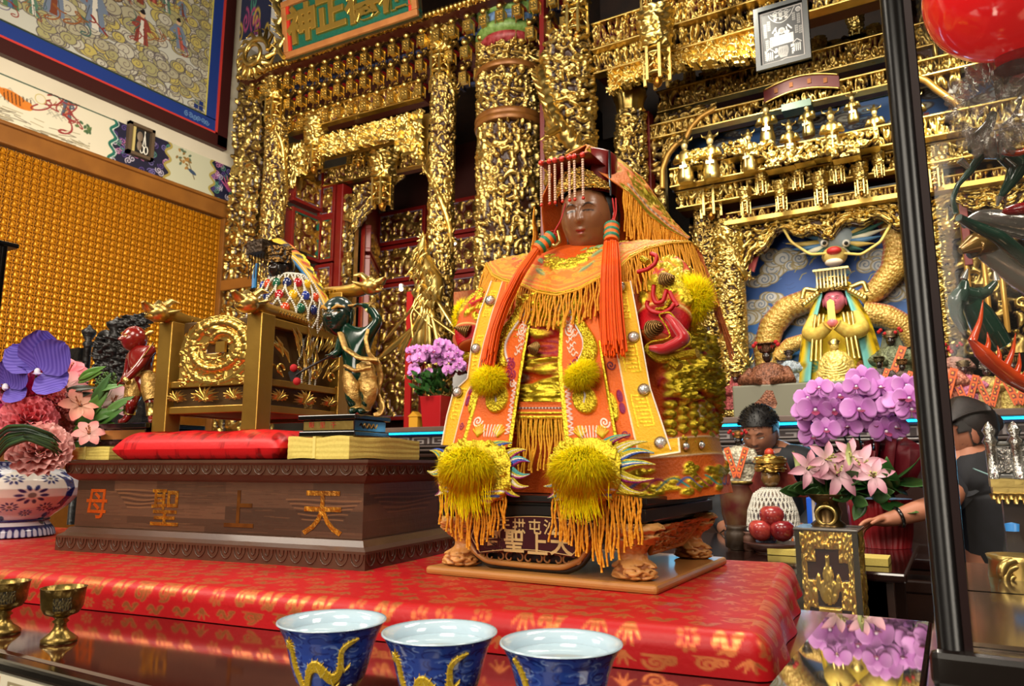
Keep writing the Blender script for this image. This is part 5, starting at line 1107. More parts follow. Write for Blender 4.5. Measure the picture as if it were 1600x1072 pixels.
 m.T=None;part('gilded_figures',m,AMB,None,'rows of tiny gilded figures in the farther part of the amber lattice wall',0,'stuff','figurines')
 t=thing('tool_box','small wooden wall box with white scissors inside, hung over the frieze','box',PX(226,240,XW));c=[PX(px,py,XW+.05)for px,py in((203,186),(250,205),(243,243),(202,226))]
 yA,yB,zA,zB_=min(p[1]for p in c),max(p[1]for p in c)-.05,4.19,4.50
 m=M();x0=XW+.011
 for s in((yA,zA,yB,zA+.03),(yA,zB_-.03,yB,zB_),(yA,zA,yA+.03,zB_),(yB-.03,zA,yB,zB_)):m.slab((x0,s[0],s[1]),(x0+.05,s[2],s[3]))
 part('box_frame',m,mat('grey_brown_wood',(98,80,62),.6),t);m=M();m.slab((x0,yA+.01,zA+.01),(x0+.012,yB-.01,zB_-.01));part('box_back',m,mat('black_felt',(24,22,22),.8),t)
 m=M();m.slab((x0+.012,yA+.05,zA+.03),(x0+.03,yA+.075,zB_-.03));part('pale_rod',m,mat('pale_wood',(206,186,120),.6),t)
 m=M();yc=yB-.09;[m.tube([(x0+.03,yc+s*.012,zA+.13),(x0+.03,yc-s*.004,zA+.27)],[.008,.002],8)for s in(-1,1)];[m.tube(np.stack([np.full(16,x0+.03),yc+s*.02+.018*np.cos(lsp(0,6.28,16)),zA+.085+.038*np.sin(lsp(0,6.28,16))],-1),.006,6,closed=True)for s in(-1,1)];part('scissors',m,WHITE,t,'white scissors')
 m=M();m.ell((x0+.03,(yA+yB)/2-.01,zA+.2),(.012,.032,.05));m.ell((x0+.03,(yA+yB)/2-.01,zA+.11),(.012,.026,.05));part('wooden_gourd',m,mat('grey_gourd',(128,112,96),.6),t)
 t=thing('black_stand','black post with a flat cap at the left edge of the photo','stand',(PX(4,420,-2.6)[0],PX(4,420,-2.6)[1],0));p=PW(3,380,2.6)
 m=M();m.tube([(p[0],p[1],0),(p[0],p[1],p[2])],.018,12);part('post',m,BLACK,t);m=M();m.slab((p[0]-.04,p[1]-.04,p[2]-.016),(p[0]+.04,p[1]+.04,p[2]));part('cap',m,BLACK,t,bevel=.004);m=M();m.lathe([(.12,0),(.12,.02),(.03,.05)],(p[0],p[1],0),24);part('foot',m,BLACK,t)
left_wall()
# GILDED SHRINE
xC=PY(745,300,4.95)[0]
LS=Plane(4.95,3.2,xC);RS=Plane(4.95,0.0,0.0)
def off(pl,n):o=pl.o+pl.n*n;return Plane(o[1],math.degrees(pl.a),o[0])
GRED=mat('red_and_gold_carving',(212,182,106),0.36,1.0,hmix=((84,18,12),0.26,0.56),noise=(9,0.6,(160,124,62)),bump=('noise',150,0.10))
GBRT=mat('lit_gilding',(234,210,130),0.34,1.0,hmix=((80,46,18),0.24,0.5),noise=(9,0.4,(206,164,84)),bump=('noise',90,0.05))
FT_={'col':lambda:field('col',120,620,1900,3.5,9,101,'llrbf',True),'col2':lambda:field('col2',120,620,1700,4,10,102,'llrrb',True),'fig':lambda:field('fig',210,330,1500,4,9,103,'ffflbr',True),'band':lambda:field('band',520,44,620,3.5,8,104,'llrbf'),'band2':lambda:field('band2',520,60,700,4,9,105,'lrrbf'),'pan':lambda:field('pan',200,230,1000,4,9,106,'llrbf',True),'pan2':lambda:field('pan2',200,230,1000,3.5,8,107,'llrfb',True),'drop':lambda:field('drop',300,50,360,3.5,9,108,'llrb')}
def crop(key,nx=None,ny=None,seed=0):
 Z=FT_[key]();ny0,nx0=Z.shape;nx=nx or nx0;ny=ny or ny0;Z=np.roll(Z,(seed*53,seed*37),(0,1))if key[:3]=='pan' else Z
 Z=np.tile(Z,(math.ceil(ny/ny0),math.ceil(nx/nx0)));a=(seed*37)%(Z.shape[1]-nx+1);b=(seed*53)%(Z.shape[0]-ny+1);return Z[b:b+ny,a:a+nx]
def panel(name,label,cat,pl,u0,u1,z0,z1,key,depth=.05,seed=0,mt_=None,step=.009,back=.06,group=None,parent=None,flipn=False,frame_w=0,frame_mats=()):
 """flat carved board in plane pl between u0..u1 and z0..z1, carved on the viewer's side"""
 nx,ny=int(max(8,(u1-u0)/step)),int(max(8,(z1-z0)/step));Z=crop(key,nx,ny,seed);m=M();nn=-pl.n
 relief_flat(m,pl.w(u0,z0),pl.d*(u1-u0),(0,0,z1-z0),nn,Z,depth);m.hexa([pl.w(u0,z0,.0),pl.w(u1,z0,.0),pl.w(u1,z0,back),pl.w(u0,z0,back)],[pl.w(u0,z1,.0),pl.w(u1,z1,.0),pl.w(u1,z1,back),pl.w(u0,z1,back)])
 if not frame_w:o=part(name,m,mt_ or GOLD,parent,None if parent else label,0,None,None if parent else cat,group);return o
 t=thing(name,label,cat,pl.w((u0+u1)/2,z0),pl.a,group);part('carved_field',m,mt_ or GRED,t);m=M();w=frame_w
 for(a,b,c,d)in((u0-w,z0-w,u1+w,z0),(u0-w,z1,u1+w,z1+w),(u0-w,z0,u0,z1),(u1,z0,u1+w,z1)):m.hexa([pl.w(a,b,-.035),pl.w(c,b,-.035),pl.w(c,b,.06),pl.w(a,b,.06)],[pl.w(a,d,-.035),pl.w(c,d,-.035),pl.w(c,d,.06),pl.w(a,d,.06)])
 f=part('red_frame',m,REDL,t,'red lacquer frame',bevel=.004);m=M();w=.011
 for(a,b,c,d)in((u0,z0,u1,z0+w),(u0,z1-w,u1,z1),(u0,z0+w,u0+w,z1-w),(u1-w,z0+w,u1,z1-w)):m.hexa([pl.w(a,b,-.028),pl.w(c,b,-.028),pl.w(c,b,.02),pl.w(a,b,.02)],[pl.w(a,d,-.028),pl.w(c,d,-.028),pl.w(c,d,.02),pl.w(a,d,.02)])
 part('inner_line',m,frame_mats[0]if frame_mats else mat('lilac_line',(112,94,112),.6),f);return t
def beam(name,label,pl,pa,pb,h,thick,key='band',seed=0,depth=.05,mt_=None,rails=True,cat='beam',u_ext=(0,0),zfix=None):
 """carved horizontal beam whose lower edge runs through the picture points pa, pb"""
 ua,za=pl.uz(*pa);ub,zb=pl.uz(*pb);z=(za+zb)/2 if zfix is None else zfix;ua-=u_ext[0];ub+=u_ext[1]
 t=thing(name,label,cat,pl.w((ua+ub)/2,z),pl.a)
 Z=FT_[key]();nx=int(min(Z.shape[1],(ub-ua)/.009));ny=int(min(Z.shape[0],h/.009));n=max(1,math.ceil((ub-ua)/.009/nx));m=M()
 for k in range(n):a=ua+(ub-ua)*k/n;b=ua+(ub-ua)*(k+1)/n;relief_flat(m,pl.w(a,z,0),pl.d*(b-a),(0,0,h),-pl.n,crop(key,nx,ny,seed+k),depth)
 part('carved_face',m,mt_ or GRED,t);m=M();m.hexa([pl.w(ua,z,0),pl.w(ub,z,0),pl.w(ub,z,thick),pl.w(ua,z,thick)],[pl.w(ua,z+h,0),pl.w(ub,z+h,0),pl.w(ub,z+h,thick),pl.w(ua,z+h,thick)]);part('beam_core',m,mat('dark_red_core_wood',(74,24,14),.5),t)
 if rails:
  m=M()
  for zz in(z-.006,z+h):m.hexa([pl.w(ua,zz,-depth-.004),pl.w(ub,zz,-depth-.004),pl.w(ub,zz,.02),pl.w(ua,zz,.02)],[pl.w(ua,zz+.014,-depth-.004),pl.w(ub,zz+.014,-depth-.004),pl.w(ub,zz+.014,.02),pl.w(ua,zz+.014,.02)])
  part('gilt_rail',m,GOLDP,t,bevel=.004)
 return t,ua,ub,z
# dragon column
def dragon_column(label,c,r,z0,z1,key='col',seed=0,turns=2.2,dr=None,mt_=None,group=None,prof=None):
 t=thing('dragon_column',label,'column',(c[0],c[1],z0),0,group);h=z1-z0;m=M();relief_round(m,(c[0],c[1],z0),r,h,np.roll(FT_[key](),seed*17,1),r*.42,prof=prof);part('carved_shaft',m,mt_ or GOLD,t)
 if dr is None:dr=r*.30
 q=lsp(0,1,160);a=-math.pi/2-.6+seed+q*turns*2*math.pi;R=r*1.22+.02*np.sin(q*40);P=np.stack([c[0]+R*np.cos(a),c[1]+R*np.sin(a),z1-.12-(h-.3)*q+.05*np.sin(q*26)],-1)
 m=M();m.tube(P,dr*np.interp(q,[0,.06,.5,1],[.9,1.15,1.0,.3])*(1+.10*np.sin(q*300)),10);b=part('dragon_body',m,GOLDB if mt_ else GOLDP,t)
 m=M()
 for k in range(4,156,3):
  d=P[k]-arr([c[0],c[1],P[k,2]]);d/=np.linalg.norm(d);m.tube([P[k]+d*dr*.6,P[k]+d*dr*1.5+Z1*.02,P[k]+d*dr*1.9+Z1*.05],[dr*.4,dr*.28,.002],5)
 part('dragon_fins',m,GOLDB if mt_ else GOLDP,b);m=M();hd=P[0];d=arr([0.2,-1,-.2]);m.ell(hd+d*dr,(dr*1.5,dr*1.8,dr*1.2),None,12);m.ell(hd+d*dr*2.6-Z1*.02,(dr*.9,dr*1.1,dr*.7),None,10)
 for k in range(9):an=k*.7;e=arr([cos(an),-.3,sin(an)]);m.tube([hd,hd+e*dr*2.2,hd+e*dr*3.4+Z1*.03],[dr*.5,dr*.3,.002],5)
 part('dragon_head',m,GOLDB if mt_ else GOLDP,b);m=M()
 for k in(30,62,95,125):
  d=arr([cos(a[k]+.3),sin(a[k]+.3),0]);p0=P[k];p1=p0+d*dr*1.6-Z1*dr;p2=p1+arr([d[1],-d[0],-.6])*dr*1.3;m.tube([p0,p1,p2],[dr*.7,dr*.5,dr*.4],6);[m.tube([p2,p2+(d*.5+arr([cos(w),sin(w),-.6]))*dr],[dr*.25,.002],5)for w in(0,1.6,3.1)]
 part('dragon_leg',m,GOLDB if mt_ else GOLDP,b);return t
# hanging lantern-shaped pendant
def make_pendant(name,label,group,mt_=None,fancy=True):
 mt_=mt_ or GOLDB;t=thing(name,label,'pendant',(0,0,0),0,group)
 m=M();Z=field('pend',60,40,110,3,7,140,'llrb',True);relief_round(m,(0,0,.16),.05,.20,Z,.03,prof=lambda v:1.0+.5*v);m.lathe([(.0,.155),(.055,.16),(.062,.17),(.05,.18)],(0,0,0),16);part('leaf_capital',m,mt_,t,local=True)
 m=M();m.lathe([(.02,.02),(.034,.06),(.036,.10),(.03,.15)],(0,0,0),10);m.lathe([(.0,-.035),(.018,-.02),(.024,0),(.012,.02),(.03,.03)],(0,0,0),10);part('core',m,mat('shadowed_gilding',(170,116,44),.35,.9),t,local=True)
 m=M()
 for k in range(6):
  a=k*math.pi/3;x,y=.062*cos(a),.062*sin(a);m.slab((x-.007,y-.007,-.01),(x+.007,y+.007,.165));a2=a+math.pi/6
  m.tube([(x,y,.13),(.054*cos(a2),.054*sin(a2),.105),(.062*cos(a+math.pi/3),.062*sin(a+math.pi/3),.13)],.006,5);m.tube([(x,y,.05),(.054*cos(a2),.054*sin(a2),.075),(.062*cos(a+math.pi/3),.062*sin(a+math.pi/3),.05)],.006,5);m.ell((.056*cos(a2),.056*sin(a2),.09),.012,None,6)
 m.lathe([(.05,.118),(.068,.122),(.068,.13),(.05,.134)],(0,0,0),12,cap=False);m.lathe([(.05,.02),(.064,.024),(.064,.034),(.05,.036)],(0,0,0),12,cap=False);part('lattice_cage',m,mt_,t,local=True);return t
_pend={}
def pendant(label,pl,px,ytop,ybot,n=0.0,group='gilded hanging lantern pendants of the shrine',rz=0,key='pendant'):
 p=off(pl,n).at(px,ybot);q=off(pl,n).at(px,ytop);s=(q[2]-p[2])/.40
 if key not in _pend:_pend[key]=make_pendant(key,label,group);o=_pend[key];place(o,p+Z1*.035*s,rz,s)
 else:o=copy_tree(_pend[key],p+Z1*.035*s,rz,s,label,group)
 return o
# bracket with a little lantern hanging at its tip
def make_bracket():
 t=thing('bracket','small gilded bracket with a hanging lantern tip and red edge in the corbel rows under the green sign','bracket',(0,0,0),0,'gilded brackets under the green sign')
 m=M();m.slab((-.028,-.028,-.03),(.028,.028,.028));m.slab((-.034,-.034,.025),(.034,.034,.038));m.slab((-.022,-.022,-.045),(.022,.022,-.03));[m.slab((x-.004,y-.004,-.06),(x+.004,y+.004,.03))for x in(-.03,.03)for y in(-.03,.03)];[m.ell((x,-.029,z),.007,None,6)for x in(-.012,.012)for z in(-.012,.012)];part('lantern_tip',m,GOLDB,t,local=True)
 m=M();q=lsp(0,1,14);m.tube(np.stack([0*q,.19-.21*q,.06+.10*np.sin(q*3.1)*(1-q*.3)],-1),.016,8);m.ell((0,-.02,.07),(.028,.03,.024),None,10);[m.tube([(s*.004,.0,.07),(s*.035,.01,.10),(s*.03,.0,.125),(s*.012,-.005,.115)],[.010,.009,.007,.004],6)for s in(-1,1)];m.ell((0,.06,.15),(.03,.03,.02),None,8);part('scroll_arm',m,GOLDP,t,local=True)
 m=M();m.prism([(.0,.0),(.06,.01),(.12,.05),(.17,.045),(.2,.09),(.04,.06)],(-.010,0,.02),Y1,Z1,X1,.02);part('red_edge',m,mat('red_edge',(150,22,26),.4),t,local=True)
 m=M();m.slab((-.011,.19,.03),(.011,.235,.12));m.slab((-.06,.19,.05),(.06,.225,.075));part('blue_edge',m,mat('blue_edge',(60,70,110),.45),t,local=True);return t
def left_shrine():
 u0,_=off(LS,-.05).uz(362,300);u1,_=off(LS,-.05).uz(408,300);zt=off(LS,-.05).uz(385,95)[1]
 P0=off(LS,-.05)
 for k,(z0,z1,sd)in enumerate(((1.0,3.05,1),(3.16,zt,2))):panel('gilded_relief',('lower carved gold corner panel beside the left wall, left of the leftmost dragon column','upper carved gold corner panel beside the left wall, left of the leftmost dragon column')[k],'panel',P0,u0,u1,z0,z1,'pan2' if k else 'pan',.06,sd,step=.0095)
 m=M();a,b=P0.w(u0-.02,3.05,-.03),P0.w(u1,3.16,.05);m.hexa([P0.w(u0-.02,3.05,-.05),P0.w(u1,3.05,-.05),P0.w(u1,3.05,.05),P0.w(u0-.02,3.05,.05)],[P0.w(u0-.02,3.16,-.05),P0.w(u1,3.16,-.05),P0.w(u1,3.16,.05),P0.w(u0-.02,3.16,.05)]);part('wooden_band',m,mat('honey_wood_rail'),None,'plain wooden band between the two carved corner panels by the left wall',.01,cat='band')
 C1=off(LS,-.20);c1=C1.at(428,300);r1=.085;zt1=C1.uz(425,190)[1];dragon_column('leftmost gilded dragon column, nearest the left wall',c1,r1,1.0,zt1,'col',1)
 C2=off(LS,-.15);c2=C2.at(690,300);zt2=C2.uz(690,120)[1];dragon_column('slim gilded dragon column left of the broad round column',c2,.085,1.0,zt2,'col2',3)
 pendant('large gilded lantern capital on top of the leftmost dragon column',LS,428,118,198,-.26);pendant('large gilded lantern capital on the slim dragon column under the green sign',LS,688,40,128,-.22)
 A=off(LS,-.42);t,ua,ub,zA=beam('bead_beam','thin gilded bead beam below the green sign, the topmost beam of the left shrine',A,(375,128),(738,8),.05,.10,'band',1,.02,GOLDP,False,u_ext=(0,.4))
 m=M();[m.ell(A.w(u,zA+.03,-.03),(.022,.022,.026),None,8)for u in np.arange(ua,ub,.042)];part('bead_row',m,GOLDP,t)
 B=off(LS,-.05);tB,ua2,ub2,zB=beam('carved_beam','red and gold carved beam below the corbel rows of the left shrine',B,(452,215),(662,152),.16,.12,'band2',2,.05)
 D=off(LS,-.02);uu=lsp(D.uz(452,250)[0],D.uz(664,190)[0],9);Dz=D.uz(560,212)[1]
 m=M();Z=FT_['drop']();nx=260;Zc=Z[:44,:nx];f=lsp(0,1,nx);low=.10+.06*(np.abs(f-.5)>.32)+.05*(np.abs(f-.5)>.42);V=lsp(0,1,44)[:,None];X=D.o+(uu[0]+(uu[-1]-uu[0])*f)[None,:,None]*D.d+(Dz+.08-low[None,:]*2.2*(1-V))[...,None]*Z1-D.n*(Zc*.06)[...,None]
 m.grid(X,h=Zc);m.grid(X+D.n*.06*1.0+D.n*(Zc*.06)[...,None],h=Zc);part('openwork_valance',m,GOLDB,None,'gilded openwork valance with stepped lower edge, over the left niche opening',cat='valance')
 br=make_bracket();first=True;rs=np.random.RandomState(2);rows=((-.33,.0,0),(-.22,-.15,1),(-.10,-.30,0));labs=('front','middle','rear')
 z_top=zA-.11
 for k,(n,dz,sh)in enumerate(rows):
  Q=off(LS,n);ustart,uend=ua+.1+k*.14,xub(ub,k);i=0
  for u in np.arange(ustart+sh*.075,uend,.152):
   p=Q.w(u,z_top+dz);g='gilded brackets of the %s corbel row under the green sign'%labs[k];lb='small gilded bracket with hanging lantern tip, %s corbel row under the green sign'%labs[k]
   if first:place(br,p,LS.a,1.12);br['label']=lb;br['group']=g;first=False
   else:copy_tree(br,p,LS.a,1.12,lb,g)
 m=M();Q=off(LS,.08);m.hexa([Q.w(ua,zB+.16,-.1),Q.w(ub,zB+.16,-.1),Q.w(ub,zB+.16,.1),Q.w(ua,zB+.16,.1)],[Q.w(ua,z_top+.5,-.1),Q.w(ub,z_top+.5,-.1),Q.w(ub,z_top+.5,.1),Q.w(ua,z_top+.5,.1)]);part('corbel_board',m,mat('dark_red_board',(60,18,14),.5),None,'dark red board behind the corbel rows of the left shrine',cat='board')
 S=off(LS,-.56);sa,sz=S.uz(447,92);sb,_=S.uz(655,27);sz=(S.uz(447,92)[1]+S.uz(655,27)[1])/2;hh=.52;tilt=.16
 t=thing('name_board','green wooden name board with four raised gold characters, at the top of the left shrine','sign',S.w((sa+sb)/2,sz),LS.a);ez=Z1*cos(tilt)-S.n*sin(tilt);en=S.n*cos(tilt)+Z1*sin(tilt)
 o=S.w(sa,sz);W_=sb-sa;F=lambda u,v,n=0:o+S.d*u+ez*v+en*n;bx_=lambda m,u0,v0,u1,v1,n0,n1:m.hexa([F(u0,v0,n0),F(u1,v0,n0),F(u1,v0,n1),F(u0,v0,n1)],[F(u0,v1,n0),F(u1,v1,n0),F(u1,v1,n1),F(u0,v1,n1)])
 m=M();bx_(m,0,0,W_,hh,0,.05);part('green_board',m,mat('speckled_green_board',(14,82,66),.45,noise=(60,.35,(30,112,92))),t)
 m=M();f=.055;[bx_(m,*q,-.03,.06)for q in((-.0,-.0,W_,f),(0,hh-f,W_,hh),(0,f,f,hh-f),(W_-f,f,W_,hh-f))];fr=part('frame',m,mat('orange_wood_frame',(172,112,62),.4,noise=(10,.5,(140,84,44))),t,bevel=.008);m=M();[bx_(m,*q,-.02,.0)for q in((f,f,f+.03,hh-f),(W_-f-.03,f,W_-f,hh-f))];part('red_strip',m,mat('scarlet_strip',(196,48,34),.45),fr)
 GS=mat('raised_gold_letter',(216,176,84),.3,.85)
 for k,ch in enumerate('神正德福'):m=M();letter(m,ch,F(f+(W_-2*f)*(.125+.25*k),hh*.53,-.012),S.d,ez,.345,.012,0,.009,None,.006);part('gold_character',m,GS,t)
 dr=off(LS,-.6);m=M();q=lsp(0,1,60);p=arr([dr.at(448-10*abs(sin(a*9))-14*(1-a)*.5,-10+100*a)for a in q]);m.tube(p,.035*(1.2-q*.6)*(1+.12*np.sin(q*160)),10);[m.tube([p[i],p[i]+arr([-.05*(1+(i%3)*.4),-.03,.05])],[.016,.002],5)for i in range(2,58,2)];part('carved_dragon',m,GOLDB,None,'gilded dragon ornament climbing the left end of the green name board',cat='ornament')
 m=M();q=lsp(0,1,70);p0=dr.at(400,85);a=q*9;m.tube(p0+np.outer(np.cos(a)*(.16-.10*q),S.d)+np.outer(np.sin(a)*(.16-.10*q),Z1)-np.outer(.05*q,S.n),.028*(1-q*.5),10);[m.tube([p0+S.d*.15*cos(b)+Z1*.15*sin(b),p0+S.d*.24*cos(b+.2)+Z1*.24*sin(b+.2),p0+S.d*.25*cos(b+.5)+Z1*.25*sin(b+.5)],[.025,.018,.003],6)for b in np.arange(0,6.2,.42)];part('cloud_scroll',m,GOLDP,None,'gilded cloud scroll bracket at the left end of the bead beam',cat='ornament')
 m=M();Q=off(LS,-.35);P=Paint(60,60,(22,30,66));[P.spiral(np.random.RandomState(k).rand()*60,np.random.RandomState(k+50).rand()*60,7,1.4,2,((180,150,60),(60,130,110),(160,60,110))[k%3],k)for k in range(22)];paint_sheet(m,P,Q.w(ua-.13,zA+.5),S.d*.42,Z1*1.2);m.hexa([Q.w(ua-.13,zA+.5,.002),Q.w(ua+.29,zA+.5,.002),Q.w(ua+.29,zA+.5,.3),Q.w(ua-.13,zA+.5,.3)],[Q.w(ua-.13,zA+1.7,.002),Q.w(ua+.29,zA+1.7,.002),Q.w(ua+.29,zA+1.7,.3),Q.w(ua-.13,zA+1.7,.3)],0);part('painted_bracket',m,VC,None,'dark painted beam end with coloured scrolls in the top corner by the left wall',cat='beam')
 uS=LS.uz(452,300)[0]+.02;DB=0.
 lo,hi=0,4
 for _ in range(40):
  mid=(lo+hi)/2;q=LS.w(uS,3,mid)-CAM;lo,hi=(mid,hi)if 800+F_PX*(q@_rt)/(q@_fw)<497 else(lo,mid)
 DB=lo;BK=off(LS,DB);SP=Plane(0,0,0);SP.o=LS.w(uS,0,0);SP.a=LS.a-math.pi/2;SP.d=LS.n*-1.0;SP.n=-LS.d*1.0
 SD=Plane(0,0,0);SD.o=LS.w(uS,0,0);SD.d=LS.n.copy();SD.n=-LS.d;SD.a=LS.a+math.pi/2
 vs=lambda px,py:SD.uz(px,py)
 GRN=mat('green_line',(20,90,74),.5);LIL=mat('lilac_line',(112,94,112),.6)
 for(ya,yb,sd,lb)in((255,322,1,'top'),(335,405,2,'middle'),(418,650,3,'bottom')):
  z1=vs(470,ya)[1];z0=vs(470,yb)[1];panel('wall_panel','%s red framed carved panel on the side wall of the left niche'%lb,'panel',SD,.04,DB-.06,z0+.05,z1,'pan',.04,sd,GRED,.0095,frame_w=.035,frame_mats=(GRN if sd==2 else LIL,))
 u0,u1=BK.uz(500,300)[0],BK.uz(529,300)[0]
 for(ya,yb,sd,lb)in((295,335,4,'top'),(345,405,5,'middle'),(418,650,6,'bottom')):
  z1=BK.uz(514,ya)[1];z0=BK.uz(514,yb)[1];panel('wall_panel','%s red framed carved panel on the back wall of the left niche'%lb,'panel',BK,u0+.04,u1-.05,z0,z1,'pan2',.04,sd,GRED,.0095,frame_w=.035,frame_mats=(GRN if sd==5 else LIL,))
 ua_,ub_=BK.uz(531,300)[0],BK.uz(541,300)[0];zt_=BK.uz(535,290)[1];m=M();m.hexa([BK.w(ua_,.9,-.05),BK.w(ub_,.9,-.05),BK.w(ub_,.9,.1),BK.w(ua_,.9,.1)],[BK.w(ua_,zt_,-.05),BK.w(ub_,zt_,-.05),BK.w(ub_,zt_,.1),BK.w(ua_,zt_,.1)]);part('red_post',m,REDL,None,'narrow red lacquer post left of the inner niche opening',.01,cat='post')
 uc_=BK.uz(553,400)[0];panel('gilded_jamb','narrow carved gold jamb right of the narrow red post','jamb',BK,ub_,uc_,1.0,zt_-.12,'col',.04,3,GOLD,.0095)
 m=M();Zf=crop('pan',70,60,4);X=BK.o+(uc_+lsp(0,.62,70))[None,:,None]*BK.d-BK.n*(Zf*.05+.02)[...,None];topz=zt_-.05;X=X+(topz-(.50*(1-lsp(0,1,70)[None,:])**1.2+.02)*(1-lsp(0,1,60)[:,None]))[...,None]*Z1;m.grid(X,h=Zf);part('corner_bracket',m,GOLD,None,'carved gold corner bracket at the top left of the inner niche opening',cat='bracket')
 t,*_=beam('niche_lintel','dark carved lintel beam across the back of the left niche',BK,(500,292),(668,262),.17,.1,'band2',5,.05)
 IN=off(LS,DB+.9);w0,w1=IN.uz(590,400)[0],IN.uz(720,400)[0]
 m=M();m.hexa([BK.w(uc_,.9,.1),BK.w(uc_+.05,.9,.1),IN.w(w0,.9,0),IN.w(w0-.05,.9,0)],[BK.w(uc_,4.4,.1),BK.w(uc_+.05,4.4,.1),IN.w(w0,4.4,0),IN.w(w0-.05,4.4,0)]);part('red_board',m,REDL,None,'red side wall inside the inner niche opening',cat='wall')
 for(ya,yb,sd,lb)in((330,372,1,'top'),(385,432,2,'middle'),(445,650,7,'bottom')):
  zA1=IN.uz(650,ya)[1];zA0=IN.uz(650,yb)[1];panel('wall_panel','%s carved panel on the back wall deep inside the inner niche'%lb,'panel',IN,w0+.05,w0+.62,zA0,zA1,'pan',.04,sd,GRED,.0105,frame_w=.04)
  panel('wall_panel','%s carved panel right of the slim dragon column, deep inside the niche'%lb,'panel',IN,w0+.72,w0+1.35,zA0,zA1,'pan2',.04,sd,GRED,.0105,frame_w=.04)
 for(ya,yb,sd,lb)in((372,410,1,'upper'),(420,640,3,'lower')):
  za,zb_=LS.uz(580,yb)[1],LS.uz(580,ya)[1];Q=Plane(0,0,0);a=BK.w(uc_+.06,0,.1);b=IN.w(w0,0,0);Q.o=a;Q.d=(b-a)/np.linalg.norm(b-a);Q.n=arr([-Q.d[1],Q.d[0],0]);Q.a=math.atan2(Q.d[1],Q.d[0]);ln=np.linalg.norm(b-a)
  p0=Q.at(580,ya);p1=Q.at(580,yb);panel('wall_panel','%s red framed carved panel on the side wall of the inner niche'%lb,'panel',off2(Q,-.01),.08,ln-.06,p1[2]+.04,p0[2],'pan',.04,sd+3,GRED,.0105,frame_w=.035)
 for px,a,b,n,lb in((490,190,272,-.05,'gilded lantern pendant hanging under the left end of the openwork valance'),(597,232,330,DB-.2,'gilded lantern pendant hanging at the mouth of the inner niche'),(640,200,270,DB+.2,'small dim lantern pendant inside the left niche near the slim column'),(560,205,262,DB-.3,'small dim lantern pendant in the middle of the left niche')):pendant(lb,LS,px,a,b,n)
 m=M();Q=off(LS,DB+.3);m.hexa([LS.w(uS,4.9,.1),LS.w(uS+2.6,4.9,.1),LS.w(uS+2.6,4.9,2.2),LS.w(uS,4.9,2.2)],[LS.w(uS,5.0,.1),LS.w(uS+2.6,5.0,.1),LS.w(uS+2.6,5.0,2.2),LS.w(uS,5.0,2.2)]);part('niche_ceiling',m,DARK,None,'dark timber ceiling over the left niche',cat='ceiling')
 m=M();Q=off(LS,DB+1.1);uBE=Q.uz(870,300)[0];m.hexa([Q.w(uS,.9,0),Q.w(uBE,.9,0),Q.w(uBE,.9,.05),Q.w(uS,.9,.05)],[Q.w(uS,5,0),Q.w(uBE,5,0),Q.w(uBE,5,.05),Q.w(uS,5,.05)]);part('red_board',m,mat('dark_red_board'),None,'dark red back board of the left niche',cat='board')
 rs=np.random.RandomState(8);g='dim gilded brackets inside the left niche'
 for k in range(24):
  px,py=545+(k%8)*15+rs.rand()*5,228+(k//8)*22-(k%8)*3.2;p=off(LS,DB+.1+.12*(k//8)).at(px,py);copy_tree(br,p,LS.a,.9,'small dim gilded bracket high inside the niche behind the openwork valance',g)
 for px,py,n,lb in((627,452,DB+.6,'small white lamp inside the inner niche opening'),(710,380,DB+.5,'small white lamp between the slim dragon column and the broad column')):
  p=off(LS,n).at(px,py);t=thing('niche_lamp',lb,'lamp',p);m=M();m.ell(p,.020,None,12);part('bulb',m,mat('lamp_glass',(255,250,240),.3,emis=((255,244,226),9)),t);m=M();m.lathe([(.022,.012),(.026,.05),(.01,.06)],p,12);part('socket',m,WHITE,t);m=M();m.tube([p+LS.n*.015,p+LS.n*(.56 if px>650 else .34)],.006,8);part('wall_arm',m,BLACK,t);light('niche_glow','POINT',p-LS.n*.06,2.2,(1,.9,.75),.03)
 PH=off(LS,-.32);t=thing('carved_phoenix','gilded phoenix with drooping tail feathers, low on the slim dragon column','ornament',PH.at(672,520));rs=np.random.RandomState(4)
 m=M();b=smooth([PH.at(662,372),PH.at(658,390),PH.at(664,412),PH.at(676,440),PH.at(680,475)],40);m.tube(b,np.interp(lsp(0,1,40),[0,.15,.3,.7,1],[.02,.045,.06,.09,.05]),14);[m.tube([b[0],b[0]+arr([-.06*cos(k),-.02,.06*sin(k)])],[.016,.002],5)for k in(2.6,1.6,.9,.3,-.4)];part('phoenix_body',m,GOLDB,t)
 m=M()
 for k in range(70):q=rs.rand();i=int(6+q*33);d=arr([rs.randn()*.5,-.5,-1.0]);p=b[i]+arr([rs.randn()*.06,-.05,0]);m.tube([p,p+d*.04+[0,-.02,0],p+d*.085],[.006,.020,.003],6,flat=.4)
 part('phoenix_plumage',m,GOLDB,t);m=M()
 for k in range(16):a0=PH.at(668+rs.randn()*7,445+rs.rand()*20);P_=smooth([a0,a0+arr([rs.randn()*.08,-.04,-.18]),a0+arr([rs.randn()*.2,0,-.42-.12*rs.rand()])],20,1);m.tube(P_,np.interp(lsp(0,1,20),[0,.5,.85,1],[.014,.026,.03,.004]),6,flat=.4)
 part('tail_feathers',m,GOLDB,t)
 Q=off(LS,DB+.05);a,za=Q.uz(704,530);b,zb_=Q.uz(745,452);P=Paint(90,120,(228,118,72));rs=np.random.RandomState(9)
 for k in range(14):P.spiral(rs.rand()*90,rs.rand()*40,10,1.2,4,(238,150,96),rs.rand()*6)
